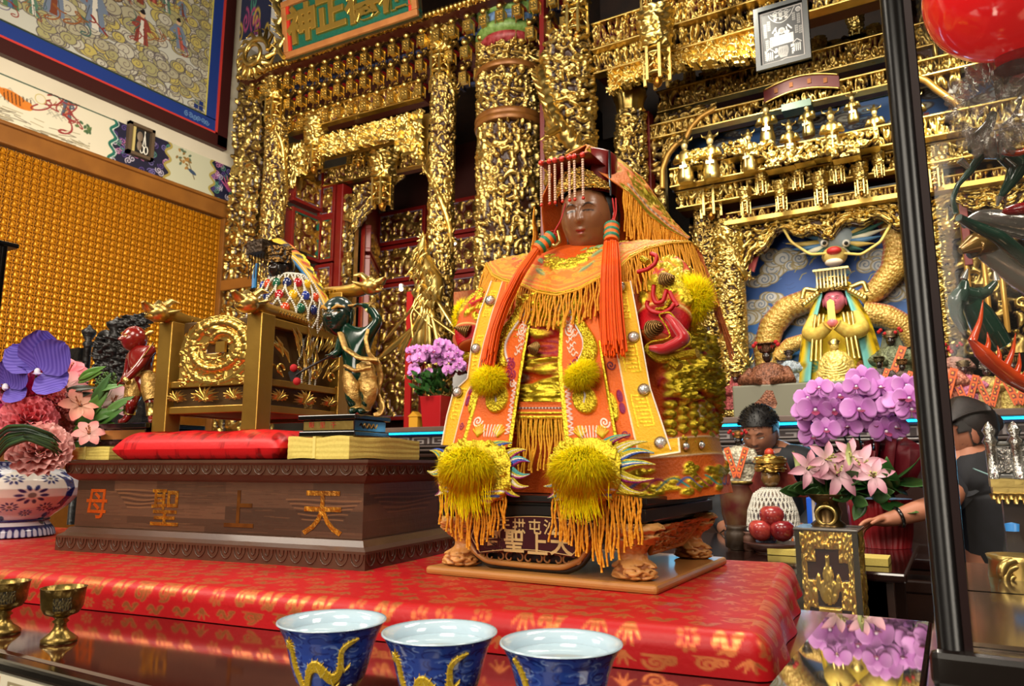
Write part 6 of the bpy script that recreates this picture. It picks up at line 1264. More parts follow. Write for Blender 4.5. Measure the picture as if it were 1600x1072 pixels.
 for k in range(6):x,y=25+rs.rand()*45,50+rs.rand()*30;[P.ell(x+7*cos(w),y+6*sin(w),6,5,(230,190,60))for w in np.arange(0,6,1.2)];P.ell(x,y,4,4,(206,140,40))
 for k in range(14):P.ell(20+rs.rand()*50,90+rs.rand()*28,12,4,(150,160,110),rs.randn())
 m=M();paint_sheet(m,P,Q.w(a,za-.2),Q.d*(b-a+.1),Z1*(zb_-za+.2));m.hexa([Q.w(a,0,.003),Q.w(b+.1,0,.003),Q.w(b+.1,0,.03),Q.w(a,0,.03)],[Q.w(a,zb_,.003),Q.w(b+.1,zb_,.003),Q.w(b+.1,zb_,.03),Q.w(a,zb_,.03)]);part('blossom_painting',m,VC,None,'orange wall painting of yellow blossoms left of the main statue',cat='painting')
 Q=off(LS,DB-.1);m=M();a,za=Q.uz(632,610);b,zb_=Q.uz(645,455);m.hexa([Q.w(a,0,0),Q.w(b,0,0),Q.w(b,0,.02),Q.w(a,0,.02)],[Q.w(a,zb_,0),Q.w(b,zb_,0),Q.w(b,zb_,.02),Q.w(a,zb_,.02)]);part('red_banner',m,mat('red_silk_banner',(176,14,16),.5),None,'narrow plain red banner hanging beside the phoenix column',cat='banner')
 c=off(LS,-.05).at(797,300);r=.235;Zf=np.roll(FT_['fig'](),30,1);t=thing('round_column','broad round gilded column with two arched wooden bands, behind the main statue','column',(c[0],c[1],.9));zz=lambda y:off(LS,-.28).uz(797,y)[1]
 for(ya,yb)in((95,62),(166,102),(700,186)):m=M();z0,z1=max(.9,zz(ya)),zz(yb);relief_round(m,(c[0],c[1],z0),r,z1-z0,(FT_['fig']()if ya>300 else crop('fig',210,60,3)),.06,0);part('carved_drum',m,GOLD,t)
 for y in(98,172,181):m=M();m.lathe([(r,-.025),(r+.055,-.025),(r+.06,.0),(r+.055,.025),(r,.025)],(c[0],c[1],zz(y)),64,cap=False);part('wooden_band',m,mat('brown_gold_band',(138,88,36),.4,.3,noise=(14,.5,(98,52,24))),t,bevel=.004)
 m=M();q=off(LS,-.30);a0=q.uz(844,300)[0];m.hexa([q.w(a0,.9,0),q.w(a0+.04,.9,0),q.w(a0+.04,.9,.1),q.w(a0,.9,.1)],[q.w(a0,5.6,0),q.w(a0+.04,5.6,0),q.w(a0+.04,5.6,.1),q.w(a0,5.6,.1)]);part('red_strip',m,REDL,None,'thin vertical red strip at the right edge of the broad round column',.004,cat='post')
 t=thing('painted_capital','blue and green painted capital rings on top of the broad round column','capital',(c[0],c[1],zz(60)))
 for k,(y,colr,rr)in enumerate(((50,(126,22,26),1.0),(36,(96,128,52),1.12),(20,(70,100,140),1.06),(4,(100,136,58),1.12),(-12,(60,86,130),1.05))):
  m=M();m.lathe([(r*.8,-.05),(r*rr,-.05),(r*rr+.03,0),(r*rr,.05),(r*.8,.05)],(c[0],c[1],zz(y)),48,cap=False);part('painted_ring',m,mat('painted_ring_%d'%k,colr,.45,noise=(30,.5,tuple(min(255,v+70)for v in colr))),t)
 m=M();m.lathe([(r*.85,.0),(r*.85,1.4)],(c[0],c[1],zz(50)),32);part('capital_core',m,REDL,t)
 C3=off(LS,-.30);c3=C3.at(893,300);dragon_column('widest gilded dragon column, right of the broad round column, above the statue hood',c3,.15,.9,C3.uz(893,60)[1],'col',5,1.6,.06);pendant('large gilded lantern capital above the widest dragon column',LS,902,-40,66,-.42)
def xub(ub,k):return ub+.45
def off2(Q,n):R=Plane(0,0,0);R.o=Q.o+Q.n*n;R.d=Q.d;R.n=Q.n;R.a=Q.a;return R
left_shrine()
# MAIN SHRINE (right)
def right_shrine():
 rs=np.random.RandomState(21)
 D=off(RS,-.25)
 beam('carved_beam','upper carved gold beam of the main shrine, right of the widest dragon column',D,(948,72),(1370,-42),.20,.16,'band2',6,.06,u_ext=(.1,.3))
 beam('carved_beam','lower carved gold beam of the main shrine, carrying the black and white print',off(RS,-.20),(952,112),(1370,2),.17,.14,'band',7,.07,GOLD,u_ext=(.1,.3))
 m=M();Z=FT_['drop']();Q=off(RS,-.2);a,za=Q.uz(950,118);b,_=Q.uz(1180,55);nx=260;f=lsp(0,1,nx);V=lsp(0,1,50)[:,None];low=.16+.10*np.clip(np.abs(f-.4)*2-.3,0,1);X=Q.o+(a+(b-a)*f)[None,:,None]*Q.d+(za+.05-low[None,:]*(1-V))[...,None]*Z1-Q.n*(Z[:,:nx]*.07)[...,None];m.grid(X,h=Z[:,:nx]);m.grid(X+Q.n*.05,h=Z[:,:nx]);part('openwork_valance',m,GOLDB,None,'gilded openwork valance under the lower top beam of the main shrine',cat='valance')
 for px,a,b,n,lb in((1028,18,138,-.5,'biggest gilded lantern pendant, hanging from the top beams right of the statue hood'),(1130,-60,12,-.5,'gilded lantern pendant cut by the top edge left of the black and white print'),(1010,-30,22,-.45,'gilded lantern pendant cut by the top edge above the biggest pendant')):pendant(lb,RS,px,a,b,n)
 C=off(RS,.1);c=C.at(985,200);zz=lambda y:C.uz(985,y)[1];t=thing('vase_pillar','gilded pillar with a ribbed vase-shaped bulb, right of the statue hood','pillar',(c[0],c[1],.9))
 m=M();relief_round(m,(c[0],c[1],.9),.085,zz(178)-.9,FT_['col'](),.05,0);part('carved_shaft',m,GOLD,t);m=M();z0,z1=zz(178),zz(142);h=z1-z0;m.lathe([(.08,0),(.10,h*.1),(.105,h*.45),(.13,h*.75),(.12,h*.95),(.07,h)],(c[0],c[1],z0),40,wob=lambda th:1+.05*np.cos(th*12));part('ribbed_bulb',m,GOLDP,t)
 m=M();m.lathe([(.12,0),(.14,.02),(.12,.05)],(c[0],c[1],zz(144)),32);part('dark_ring',m,BLACK,t);m=M();relief_round(m,(c[0],c[1],zz(142)),.075,zz(108)-zz(142),crop('col2',120,60,2),.04,0);part('carved_neck',m,GOLD,t)
 for x0,x1,mt_,lb in((1007,1011,mat('grey_green_line',(96,122,126),.5),'thin grey green vertical moulding right of the vase pillar'),(1011,1019,REDL,'thin red vertical moulding right of the vase pillar')):
  Q=off(RS,.25);a,b=Q.uz(x0,230)[0],Q.uz(x1,230)[0];zt=Q.uz(1012,178)[1];m=M();m.hexa([Q.w(a,.9,-.05),Q.w(b,.9,-.05),Q.w(b,.9,.05),Q.w(a,.9,.05)],[Q.w(a,zt,-.05),Q.w(b,zt,-.05),Q.w(b,zt,.05),Q.w(a,zt,.05)]);part('moulding',m,mt_,None,lb,.004,cat='moulding')
 G=off(RS,.30);uG0,uG1=G.uz(1019,300)[0],G.uz(1560,250)[0]
 arc=[(1040,300),(1040,270),(1048,248),(1060,232),(1076,222),(1084,205),(1100,188),(1122,176)];pL=[G.uz(*p)for p in arc];arcR=[(1512,212),(1506,186),(1494,168),(1476,156),(1462,146),(1448,134),(1428,126)];pR=[G.uz(*p)for p in arcR]
 aL=smooth([G.w(u,z,-.07)for u,z in pL],60);aR=smooth([G.w(u,z,-.07)for u,z in pR],60)
 m=M();m.tube(aL,.022,10);part('gate_rim',m,mat('golden_wood_rim',(196,146,66),.35,.5),None,'curved golden rim of the moon gate, left half, right of the statue hood',cat='rim');m=M();m.tube(aR,.022,10);part('gate_rim',m,mat('golden_wood_rim'),None,'curved golden rim of the moon gate, right half, seen through the glass case',cat='rim')
 zt=G.uz(1060,185)[1]+.05
 panel('gate_wall','carved gold wall left of the moon gate rim, right of the vase pillar','panel',G,uG0,pL[0][0],.9,zt,'pan',.06,2,GOLD,.0095)
 for side,arcp in(('left',aL),('right',aR)):
  U=arr([(p-G.o)@G.d for p in arcp]);Zz=arcp[:,2];nx=60;Zf=crop('pan2',60,60,3);top=zt+(.0 if side=='left' else .45);V=lsp(0,1,60)[:,None];X=G.o+U[None,:,None]*G.d+(Zz[None,:]+(top-Zz[None,:])*V)[...,None]*Z1-G.n*(Zf*.06)[...,None];m=M();m.grid(X,h=Zf,flip=(side=='right'));part('spandrel',m,GOLD,None,'carved gold spandrel over the %s half of the moon gate rim'%side,cat='panel')
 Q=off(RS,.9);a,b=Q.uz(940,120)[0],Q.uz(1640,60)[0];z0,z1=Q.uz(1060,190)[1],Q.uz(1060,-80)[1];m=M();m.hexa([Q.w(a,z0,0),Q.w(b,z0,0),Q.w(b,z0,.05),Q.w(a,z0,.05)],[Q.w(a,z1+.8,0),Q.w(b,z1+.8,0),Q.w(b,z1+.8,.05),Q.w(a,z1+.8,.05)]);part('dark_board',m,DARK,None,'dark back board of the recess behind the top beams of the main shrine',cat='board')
 g='dim lantern pendants in the dark recess above the moon gate'
 for k,(px,a,b)in enumerate(((1078,84,136),(1110,96,148),(1136,62,118),(1172,90,140),(1205,98,140),(1240,70,120),(1282,60,112),(1310,64,100),(1340,22,78),(1368,40,84))):pendant('dim gilded lantern pendant in the dark recess above the moon gate',RS,px,a,b,.5+.1*(k%3),g)
 for k in range(26):
  px=1062+k*12.6;py=160-(px-1062)*.225-8*(k%2);p=off(RS,.32).at(px,py);m=M();r=.022+.012*rs.rand();m.ell(p,(r,r,r*1.1),None,10);m.tube(p+np.stack([.035*np.cos(lsp(0,5,12)),np.full(12,-.01),.03*np.sin(lsp(0,5,12))],-1),.010,6);part('gilded_flower',m,GOLDB,None,'round gilded flower in the row along the carved beam above the red plaque',cat='ornament',group='round gilded flowers along the beam above the red plaque')
 E_=off(RS,.32);beam('carved_beam','red and gold carved beam above the arched red plaque',E_,(1040,178),(1390,92),.16,.12,'band2',3,.06,u_ext=(.05,.9))
 Q=off(RS,.2);a=arr(Q.uz(1194,162));b=arr(Q.uz(1312,138));q=lsp(0,1,30);zc=a[1]+(b[1]-a[1])*q+.05*np.sin(q*math.pi);hgt=.10;U=a[0]+(b[0]-a[0])*q
 m=M();X0=np.stack([Q.w(u,z)for u,z in zip(U,zc)]);m.grid(np.stack([X0,X0+Z1*hgt]));m.grid(np.stack([X0+Q.n*.03,X0+Z1*hgt+Q.n*.03]));t=thing('red_plaque','arched red plaque with faint gold marks above the row of gilded figures','plaque',X0[15]);part('plaque_board',m,REDL,t);m=M();[m.tube(X0+Z1*d-Q.n*.004,.008,6)for d in(0,hgt)];part('plaque_rim',m,GOLDP,t)
 [part('faint_mark',M().slab(X0[i]+[-.012,-.006,.035],X0[i]+[.012,-.001,.07]),mat('dull_gold_mark',(150,90,40),.5,.4),t)for i in(5,11,18,24)]
 beam('carved_beam','carved gold beam under the arched red plaque',off(RS,.28),(1020,222),(1392,136),.10,.10,'band',9,.06,GOLD,u_ext=(0,.9))
 Bl=off(RS,.62);a,za=Bl.uz(1050,300);b,zb_=Bl.uz(1560,196);zb_=Bl.uz(1270,196)[1];P=Paint(240,90,(70,120,190));[cloud(P,rs.rand()*240,rs.rand()*90,6+6*rs.rand(),rs,((206,222,236),(150,190,226),(226,226,206)))for _ in range(70)]
 m=M();paint_sheet(m,P,Bl.w(a,za),Bl.d*(b-a),Z1*(zb_-za+.1));m.hexa([Bl.w(a,za,.003),Bl.w(b,za,.003),Bl.w(b,za,.03),Bl.w(a,za,.03)],[Bl.w(a,zb_+.1,.003),Bl.w(b,zb_+.1,.003),Bl.w(b,zb_+.1,.03),Bl.w(a,zb_+.1,.03)]);part('sky_panel',m,VC,None,'blue painted sky panel behind the row of gilded figures',cat='panel')
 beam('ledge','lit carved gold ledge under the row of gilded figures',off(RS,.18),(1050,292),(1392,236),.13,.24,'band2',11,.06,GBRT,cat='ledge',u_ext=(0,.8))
 panel('gilded_wall','dim carved gold board above the blue sky panel, under the red plaque','panel',off(RS,.6),a,b,zb_+.1,zb_+.62,'pan2',.05,3,GOLD,.0105)
 def figure():
  t=thing('temple_figure','x','figurine',(0,0,0),0,'gilded figures standing over the moon gate');m=M()
  m.lathe([(.05,0),(.056,.04),(.042,.12),(.05,.19),(.03,.225),(.014,.235)],(0,0,0),14,sy=.7);[m.tube([(s*.045,0,.20),(s*.062,-.02,.15),(s*.015,-.05,.14)],[.02,.019,.012],8)for s in(-1,1)];part('robed_body',m,GOLDB,t,local=True)
  m=M();m.ell((0,-.005,.258),(.022,.024,.028),None,12);part('face',m,mat('pale_gold_face',(236,214,150),.4,.5),t,local=True);m=M();m.lathe([(.026,.0),(.03,.018),(.016,.03),(.006,.06),(0,.062)],(0,0,.274),12);[m.tube([(s*.02,0,.29),(s*.05,0,.30),(s*.055,0,.32)],[.008,.006,.002],5)for s in(-1,1)];part('crown',m,GOLDB,t,local=True)
  m=M();m.slab((-.004,-.06,.02),(.004,-.052,.13));m.box((0,-.046,.10),(.05,.01,.02));part('tablet',m,mat('white_gold',(250,240,200),.35,.6),t,local=True);return t
 fig=figure();spots=[(1072,286,224,'first gilded figure from the left over the moon gate'),(1112,280,216,'second gilded figure from the left over the moon gate'),(1172,268,212,'gilded figure over the moon gate, third from the left, standing low'),(1200,226,168,'gilded figure over the moon gate, on the upper step left of the green eave'),(1236,248,196,'gilded figure over the moon gate, below the left end of the green eave'),(1264,214,164,'gilded figure standing under the green eave over the moon gate'),(1302,240,178,'tallest bright gilded figure over the moon gate, near the glass case post'),(1334,192,150,'gilded figure on the upper step over the moon gate, second left of the black post'),(1370,222,172,'gilded figure over the moon gate nearest the left side of the black post'),(1434,204,152,'gilded figure seen through the glass, right of the black post')]
 for k,(px,yb,yt,lb)in enumerate(spots):
  Q=off(RS,.05+.16*(yb<230));p=Q.at(px,yb);s=(Q.at(px,yt)[2]-p[2])/.28
  if k==0:place(fig,p,0,s);fig['label']=lb
  else:copy_tree(fig,p,rs.randn()*.2,s,lb)
 for k,(px,yb,yt)in enumerate(((1092,258,235),(1150,245,222),(1218,262,236),(1285,246,218),(1350,232,206),(1322,246,222),(1192,246,224),(1252,254,232))):
  p=off(RS,.04).at(px,yb);q=off(RS,.04).at(px,yt);h=q[2]-p[2];m=M();Zf=carve(30,20,26,3,7,300+k,'lrb');relief_flat(m,p-X1*h*.8,X1*h*1.6,Z1*h,-Y1,Zf,.05);m.slab(p+[-h*.8,.0,0],p+[h*.8,.10,h]);part('rock_base',m,GBRT,None,'carved gilded rock between the standing figures over the moon gate',cat='ornament',group='carved gilded rocks among the figures')
 m=M();Q=off(RS,.2);a,b=Q.at(1222,176),Q.at(1268,166);m.slab(a+[0,-.02,0],[b[0],b[1]+.1,a[2]+.05]);part('green_eave',m,mat('green_eave',(58,104,74),.4),None,'small dark green eave over one of the gilded figures of the moon gate',cat='eave')
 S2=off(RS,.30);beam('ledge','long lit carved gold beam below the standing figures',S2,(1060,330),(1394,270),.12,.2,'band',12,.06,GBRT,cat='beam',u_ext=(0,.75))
 Q=off(RS,.75);a,b=Q.uz(1100,300)[0],Q.uz(1500,280)[0];z0,z1=Q.uz(1270,355)[1],Q.uz(1270,262)[1];m=M();m.hexa([Q.w(a,z0,0),Q.w(b,z0,0),Q.w(b,z0,.04),Q.w(a,z0,.04)],[Q.w(a,z1,0),Q.w(b,z1,0),Q.w(b,z1,.04),Q.w(a,z1,.04)]);part('dark_board',m,mat('blue_black_board',(26,34,44),.5),None,'dark board behind the small lantern pendants above the dragon relief',cat='board')
 for px,a,b,lb in((1166,300,336,'first from the left'),(1190,268,304,'second from the left, hanging high'),(1222,290,330,'third from the left'),(1248,258,296,'fourth from the left, hanging high'),(1284,276,322,'fifth from the left, the biggest'),(1312,248,286,'sixth from the left, hanging high'),(1347,262,306,'seventh from the left'),(1375,244,276,'the one closest to the black post')):pendant('small lit lantern pendant above the dragon relief, '+lb,RS,px,a-6,b+2,.2,'small lit lantern pendants above the dragon relief')
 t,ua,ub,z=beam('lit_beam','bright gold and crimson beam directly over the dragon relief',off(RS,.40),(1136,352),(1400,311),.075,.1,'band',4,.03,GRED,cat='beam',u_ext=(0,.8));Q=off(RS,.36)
 m=M();m.hexa([Q.w(ua,z-.02,-.04),Q.w(ub,z-.02,-.04),Q.w(ub,z-.02,.06),Q.w(ua,z-.02,.06)],[Q.w(ua,z+.012,-.04),Q.w(ub,z+.012,-.04),Q.w(ub,z+.012,.06),Q.w(ua,z+.012,.06)]);part('bright_edge',m,mat('yellow_gold_edge',(240,200,100),.35,.5),t,'plain bright golden edge')
 m=M();nx=300;f=lsp(0,1,nx);Zf=FT_['drop']();V=lsp(0,1,50)[:,None];low=.12+.04*np.sin(f*23)+.025*np.sin(f*57)+.22*np.clip(.16-f,0,1)/.16;X=Q.o+(ua+(ub-ua)*f)[None,:,None]*Q.d+(z-.02-low[None,:]*(1-V))[...,None]*Z1+Q.n*(.10-Zf*.07)[...,None];m.grid(X,h=Zf);m.grid(X+Q.n*.07,h=Zf);part('leaf_valance',m,GBRT,None,'ragged carved gold leaf valance hanging over the dragon relief',cat='valance')
 g='twisted gilded pillars beside the dragon relief'
 for k,(px,r,y0,lb)in enumerate(((1107,.07,330,'gilded pillar with leafy carving, left of the dragon relief, farther from it'),(1142,.075,345,'gilded pillar hugging the left edge of the dragon relief'),(1462,.085,330,'gilded pillar right of the dragon relief, seen through the glass'))):
  Q=off(RS,.42);c=Q.at(px,450);zt2=Q.uz(px,y0)[1];dragon_column(lb,c,r,1.5,zt2,'col2' if k else 'col',4+k*2,2.0,None,GBRT if k else None,g)
 for px,a,b,lb in((1112,250,345,'lantern capital on the pillar left of the dragon relief'),(1462,232,300,'lantern capital on the pillar seen through the glass')):pendant(lb,RS,px,a,b,.3)
 for px in(1128,1133):Q=off(RS,.5);a=Q.uz(px,400)[0];m=M();m.hexa([Q.w(a,1.5,0),Q.w(a+.018,1.5,0),Q.w(a+.018,1.5,.05),Q.w(a,1.5,.05)],[Q.w(a,3.6,0),Q.w(a+.018,3.6,0),Q.w(a+.018,3.6,.05),Q.w(a,3.6,.05)]);part('red_post',m,REDL,None,'thin red strip between the two gilded pillars left of the dragon relief',cat='post',group='thin red strips left of the dragon relief')
 panel('pillar_wall','carved gold wall behind the pillars left of the dragon relief','panel',off(RS,.56),off(RS,.56).uz(1080,400)[0],off(RS,.56).uz(1160,400)[0],1.5,off(RS,.56).uz(1100,330)[1],'pan2',.05,6,GOLD,.0095)
 W=off(RS,.5);a,b=W.uz(1408,400)[0],W.uz(1660,400)[0]
 for k,(y1,y0,key,mt_,lb)in enumerate(((60,128,'pan2',GOLD,'carved gold wall at the top seen through the glass, behind the red lantern'),(212,262,'band2',GBRT,'bright carved gold frieze under the right half of the moon gate'),(268,560,'pan',GOLD,'large carved gold wall seen through the glass behind the dark green dragon'))):
  W2=off(RS,(.36,.3,.62)[k]);a,b=W2.uz(1412,400)[0],W2.uz(1660,400)[0];z0,z1=W2.uz(1460,y0)[1],W2.uz(1460,y1)[1];panel('gilded_wall',lb,'panel',W2,a,b,z0,z1,key,.06,2+k,mt_,.0095)
 for px in(1521,1549,1575):Q=off(RS,.46);p0,p1=Q.at(px,520),Q.at(px-6,240);m=M();m.tube([p0,[p0[0],p0[1],p1[2]]],.016,10);part('golden_rod',m,mat('golden_wood_rim'),None,'slim vertical golden rod on the carved wall behind the dark green dragon',cat='rod',group='slim golden rods on the wall behind the glass')
 Q=off(RS,.44);a=Q.uz(1496,300)[0];m=M();m.hexa([Q.w(a,2.6,0),Q.w(a+.045,2.6,0),Q.w(a+.045,2.6,.05),Q.w(a,2.6,.05)],[Q.w(a,3.7,0),Q.w(a+.045,3.7,0),Q.w(a+.045,3.7,.05),Q.w(a,3.7,.05)]);part('red_post',m,REDL,None,'short dark red post on the carved wall seen through the glass',.004,cat='post')
 R=off(RS,.78);a,za=R.uz(1150,640);b,_=R.uz(1460,600);zb_=R.uz(1300,320)[1];a,b=R.uz(1148,500)[0],R.uz(1470,500)[0];W_,H_=330,int(330*(zb_-za)/(b-a));P=Paint(W_,H_,(36,92,176));q=lambda px,py:((R.uz(px,py)[0]-a)/(b-a)*W_,(zb_-R.uz(px,py)[1])/(zb_-za)*H_)
 for y in range(H_):P.a[y]=arr((10,48,140))/255*(1-y/H_)+arr((90,160,222))/255*(y/H_)
 for k in range(120):x,y=rs.rand()*W_,rs.rand()*H_;P.line(np.stack([x+lsp(0,14,6),y+2*np.sin(lsp(0,4,6))],-1),1.2,((20,60,130),(180,214,236))[k%2],.6)
 for px,py,s in((1205,425,1.3),(1228,405,1.3),(1190,435,1),(1180,480,1),(1175,500,1.2),(1210,465,.9),(1172,530,1),(1245,480,1),(1230,500,.8),(1380,400,1.2),(1360,412,1),(1400,440,1),(1250,410,.9),(1168,575,1),(1395,460,1.1),(1255,500,.8)):
  x,y=q(px,py)
  for k in range(6):cx,cy=x+rs.randn()*10*s,y+rs.randn()*4*s;P.ell(cx,cy,12*s,9*s,(226,226,220),0,1,(176,156,100),1.6);P.spiral(cx,cy,9*s,1.3,1.8,(120,140,166),rs.rand()*6)
 for k in range(40):x,y=q(1240+rs.rand()*150,380+rs.rand()*120);P.line([(x,y),(x+5,y-9),(x+12,y-11)],1.4,(190,170,70))
 t=thing('dragon_relief','blue painted relief wall with a golden dragon among white clouds, behind the yellow robed deity','relief',R.w((a+b)/2,za));m=M();paint_sheet(m,P,R.w(a,za),R.d*(b-a),Z1*(zb_-za));m.hexa([R.w(a,za,.004),R.w(b,za,.004),R.w(b,za,.06),R.w(a,za,.06)],[R.w(a,zb_,.004),R.w(b,zb_,.004),R.w(b,zb_,.06),R.w(a,zb_,.06)]);part('painted_sky',m,VC,t)
 SC_=mat('gold_dragon_scales',vcol=True,rough=.35,metal=.25,bump=('voronoi',60,.6));Q=off(RS,.66)
 def scales(pts,r0,r1,nm):
  P_=smooth([Q.at(*p)for p in pts],130);n=16;qv=lsp(0,1,130);rr=np.interp(qv,[0,.5,1],[r0,(r0+r1)/2*1.1,r1]);th=np.arange(n)/n*2*math.pi;col=np.zeros((130,n,3));chk=((np.arange(130)[:,None]//3+np.arange(n)[None,:]//2)%2)
  col[:]=np.where(chk[...,None]>0,lin(arr((214,178,96))/255),lin(arr((182,136,60))/255));bl=(np.arange(n)[None,:]>=4)&(np.arange(n)[None,:]<=9)&(np.ones((130,1))>0);stripe=((np.arange(130)[:,None]%6)<1);col[bl]=lin(arr((214,120,104))/255);col[bl&stripe]=lin(arr((240,220,180))/255);m=M();m.tube(P_,rr,n,col=col.reshape(-1,3),up=(0,1,0));part(nm,m,SC_,t)
 scales([(1200,585),(1196,545),(1206,510),(1230,482),(1262,470),(1292,472)],.085,.085,'dragon_body');scales([(1345,470),(1372,452),(1398,420),(1404,385),(1396,345),(1380,330)],.07,.10,'dragon_body');scales([(1350,490),(1385,495),(1415,510),(1430,540)],.09,.06,'dragon_body');scales([(1215,560),(1235,540),(1262,530)],.06,.05,'dragon_body')
 HC=Q.at(1306,378);m=M();hv=lambda px,py,n=0:off(RS,.60-n).at(px,py)
 cM=L(206,176,96);m.ell(hv(1306,372),(.13,.10,.11),None,20,col=L(176,190,196));m.ell(hv(1304,400,.1),(.085,.08,.07),None,16,col=cM);m.ell(hv(1303,392,.17),(.05,.04,.03),None,12,col=L(186,40,40));m.ell(hv(1303,410,.14),(.06,.05,.03),None,12,col=L(226,206,186));[m.ell(hv(x,380,.1),.028,None,10,col=L(236,232,220))for x in(1288,1322)];[m.ell(hv(x,380,.125),.014,None,8,col=L(20,20,24))for x in(1288,1322)]
 for k in range(22):an=-2.9+k*.27;c0=hv(1306,376);d=arr([cos(an),-.2,sin(an)*.6]);m.tube([c0+d*.08,c0+d*.2+Z1*.02,c0+d*.34+Z1*.06],[.03,.022,.002],6,col=L(*((206,176,90),(74,120,160),(226,220,190),(44,90,80))[k%4]))
 for s in(-1,1):m.tube(smooth([hv(1306+s*14,396,.15),hv(1306+s*40,398,.2),hv(1306+s*70,378,.2),hv(1306+s*86,350,.15)],30),.010,6,col=L(220,190,100));m.tube([hv(1306+s*12,358),hv(1306+s*40,345),hv(1306+s*60,352)],[.02,.02,.006],8,col=cM)
 part('dragon_head',m,VC,t,'dragon head with whiskers and mane');m=M();c=[hv(1160,392,.1),hv(1185,400,.1),hv(1178,425,.1),hv(1153,414,.1)];z=[x[2]for x in c];m.hexa([c[3],c[2],c[2]+Y1*.02,c[3]+Y1*.02],[c[0],c[1],c[1]+Y1*.02,c[0]+Y1*.02]);part('red_flag',m,mat('red_flag',(166,44,36),.5),t,'tilted red and gold flag')
 for side,px in(('left',1150),('right',1470)):A_,B_=off(RS,.5),R;u=A_.uz(px,450)[0];m=M();p,q2=A_.w(u,1.5),B_.w(B_.uz(px,450)[0],1.5);m.hexa([p,p+X1*.03,q2+X1*.03,q2],[p+Z1*2.2,p+X1*.03+Z1*2.2,q2+X1*.03+Z1*2.2,q2+Z1*2.2]);part('red_board',m,REDL,None,'%s side board of the recess of the dragon relief'%side,cat='board')
right_shrine()
# black and white framed print
def ink_print():
 Q=off(RS,-.62);c=[Q.uz(*p)for p in((1178,20),(1264,-7),(1266,90),(1184,118))];u0,u1=(c[0][0]+c[3][0])/2,(c[1][0]+c[2][0])/2;z0=(c[2][1]+c[3][1])/2;z1=(c[0][1]+c[1][1])/2
 t=thing('framed_print','black framed print of white line drawings on black, hanging before the top beams','print',Q.w((u0+u1)/2,z0));W,H=210,262;P=Paint(W,H,(20,20,22));Wh=(176,172,168);rs=np.random.RandomState(3)
 for a,b in(((8,8),(W-8,8)),((W-8,8),(W-8,H-8)),((W-8,H-8),(W*.55,H-14)),((W*.55,H-14),(W*.42,H-8)),((W*.42,H-8),(8,H-8)),((8,H-8),(8,8))):P.line([a,b],4,(160,152,148))
 P.poly([(48,132),(158,132),(158,178),(48,178)],Wh);[[P.line([(60+k*18,138+j*6),(60+k*18,141+j*6)],1.6,(120,116,110))for j in range(6)]for k in range(6)]
 q=lsp(0,1,20);P.line(np.stack([46+116*q,24+48*np.sin(q*math.pi)**.7],-1),3,Wh);P.line(np.stack([56+96*q,22+26*np.sin(q*math.pi)],-1),2.4,Wh);P.line([(162,24),(170,14)],3,Wh)
 for x in(78,104,130):P.rect(x-9,22,x+9,38,(120,118,114));P.line([(x-12,22),(x,14),(x+12,22)],2,Wh);P.rect(x-7,46,x+7,58,(150,146,142));P.line([(x-10,46),(x,40),(x+10,46)],2,Wh)
 P.ell(186,30,12,12,Wh);P.spiral(186,30,9,2,2,(30,30,32));P.ell(104,112,14,13,(140,136,132),0,1,Wh,2);P.spiral(104,112,9,1.6,1.6,(40,40,42));[P.ell(x,124,13,9,Wh)for x in(80,128)];[P.line([(x,118),(x-3,100)],5,(190,186,182))for x in(80,130)]
 for x,y0,y1 in((28,60,122),(46,50,92),(164,40,78),(186,50,100),(34,140,186),(52,146,186),(174,104,140),(192,110,150),(26,190,236)):
  y=y0
  while y<y1:P.rect(x-7,y,x+7,y+7,(140,137,133));P.line([(x-6,y+3),(x+6,y+4)],1.2,(24,24,26));P.line([(x+rs.randint(-3,3),y),(x,y+7)],1.2,(24,24,26));y+=10
 for s,x in((0,42),(1,172)):
  P.line([(x-20,200-s*14),(x,184-s*14),(x+20,200-s*14)],3.4,Wh);[P.line([(x-14+k*9,204-s*14),(x-14+k*9,240-s*14)],4,(196,192,188))for k in range(4)];[P.line([(x-17,212-s*14+k*9),(x+17,212-s*14+k*9)],1.6,Wh)for k in range(3)]
 for k in range(12):P.line(np.stack([88+k*3.4+6*np.sin(q*4)*(k-6)/6,188+52*q],-1),1.8,Wh)
 for k in range(26):x,y=66+(k%2)*76+rs.rand()*14,192+rs.rand()*44;P.rect(x-4,y-3,x+4,y+3,(186,182,178))
 for a in(.6,-.6):P.line([(62 if a>0 else 150,112),(78 if a>0 else 134,92)],7,(190,186,182));
 m=M();f=.028;ex,ez=Q.d*(u1-u0-2*f),Z1*(z1-z0-2*f);paint_sheet(m,P,Q.w(u0+f,z0+f,-.012),ex,ez);part('print_sheet',m,VC,t,'white line drawings on black');m=M()
 for a,b,c_,d in((u0,z0,u1,z0+f),(u0,z1-f,u1,z1),(u0,z0+f,u0+f,z1-f),(u1-f,z0+f,u1,z1-f)):m.hexa([Q.w(a,b,-.03),Q.w(c_,b,-.03),Q.w(c_,b,.02),Q.w(a,b,.02)],[Q.w(a,d,-.03),Q.w(c_,d,-.03),Q.w(c_,d,.02),Q.w(a,d,.02)])
 m.hexa([Q.w(u0,z0,-.01),Q.w(u1,z0,-.01),Q.w(u1,z0,.02),Q.w(u0,z0,.02)],[Q.w(u0,z1,-.01),Q.w(u1,z1,-.01),Q.w(u1,z1,.02),Q.w(u0,z1,.02)]);part('black_frame',m,mat('black_print_frame',(18,26,26),.35),t)
ink_print()
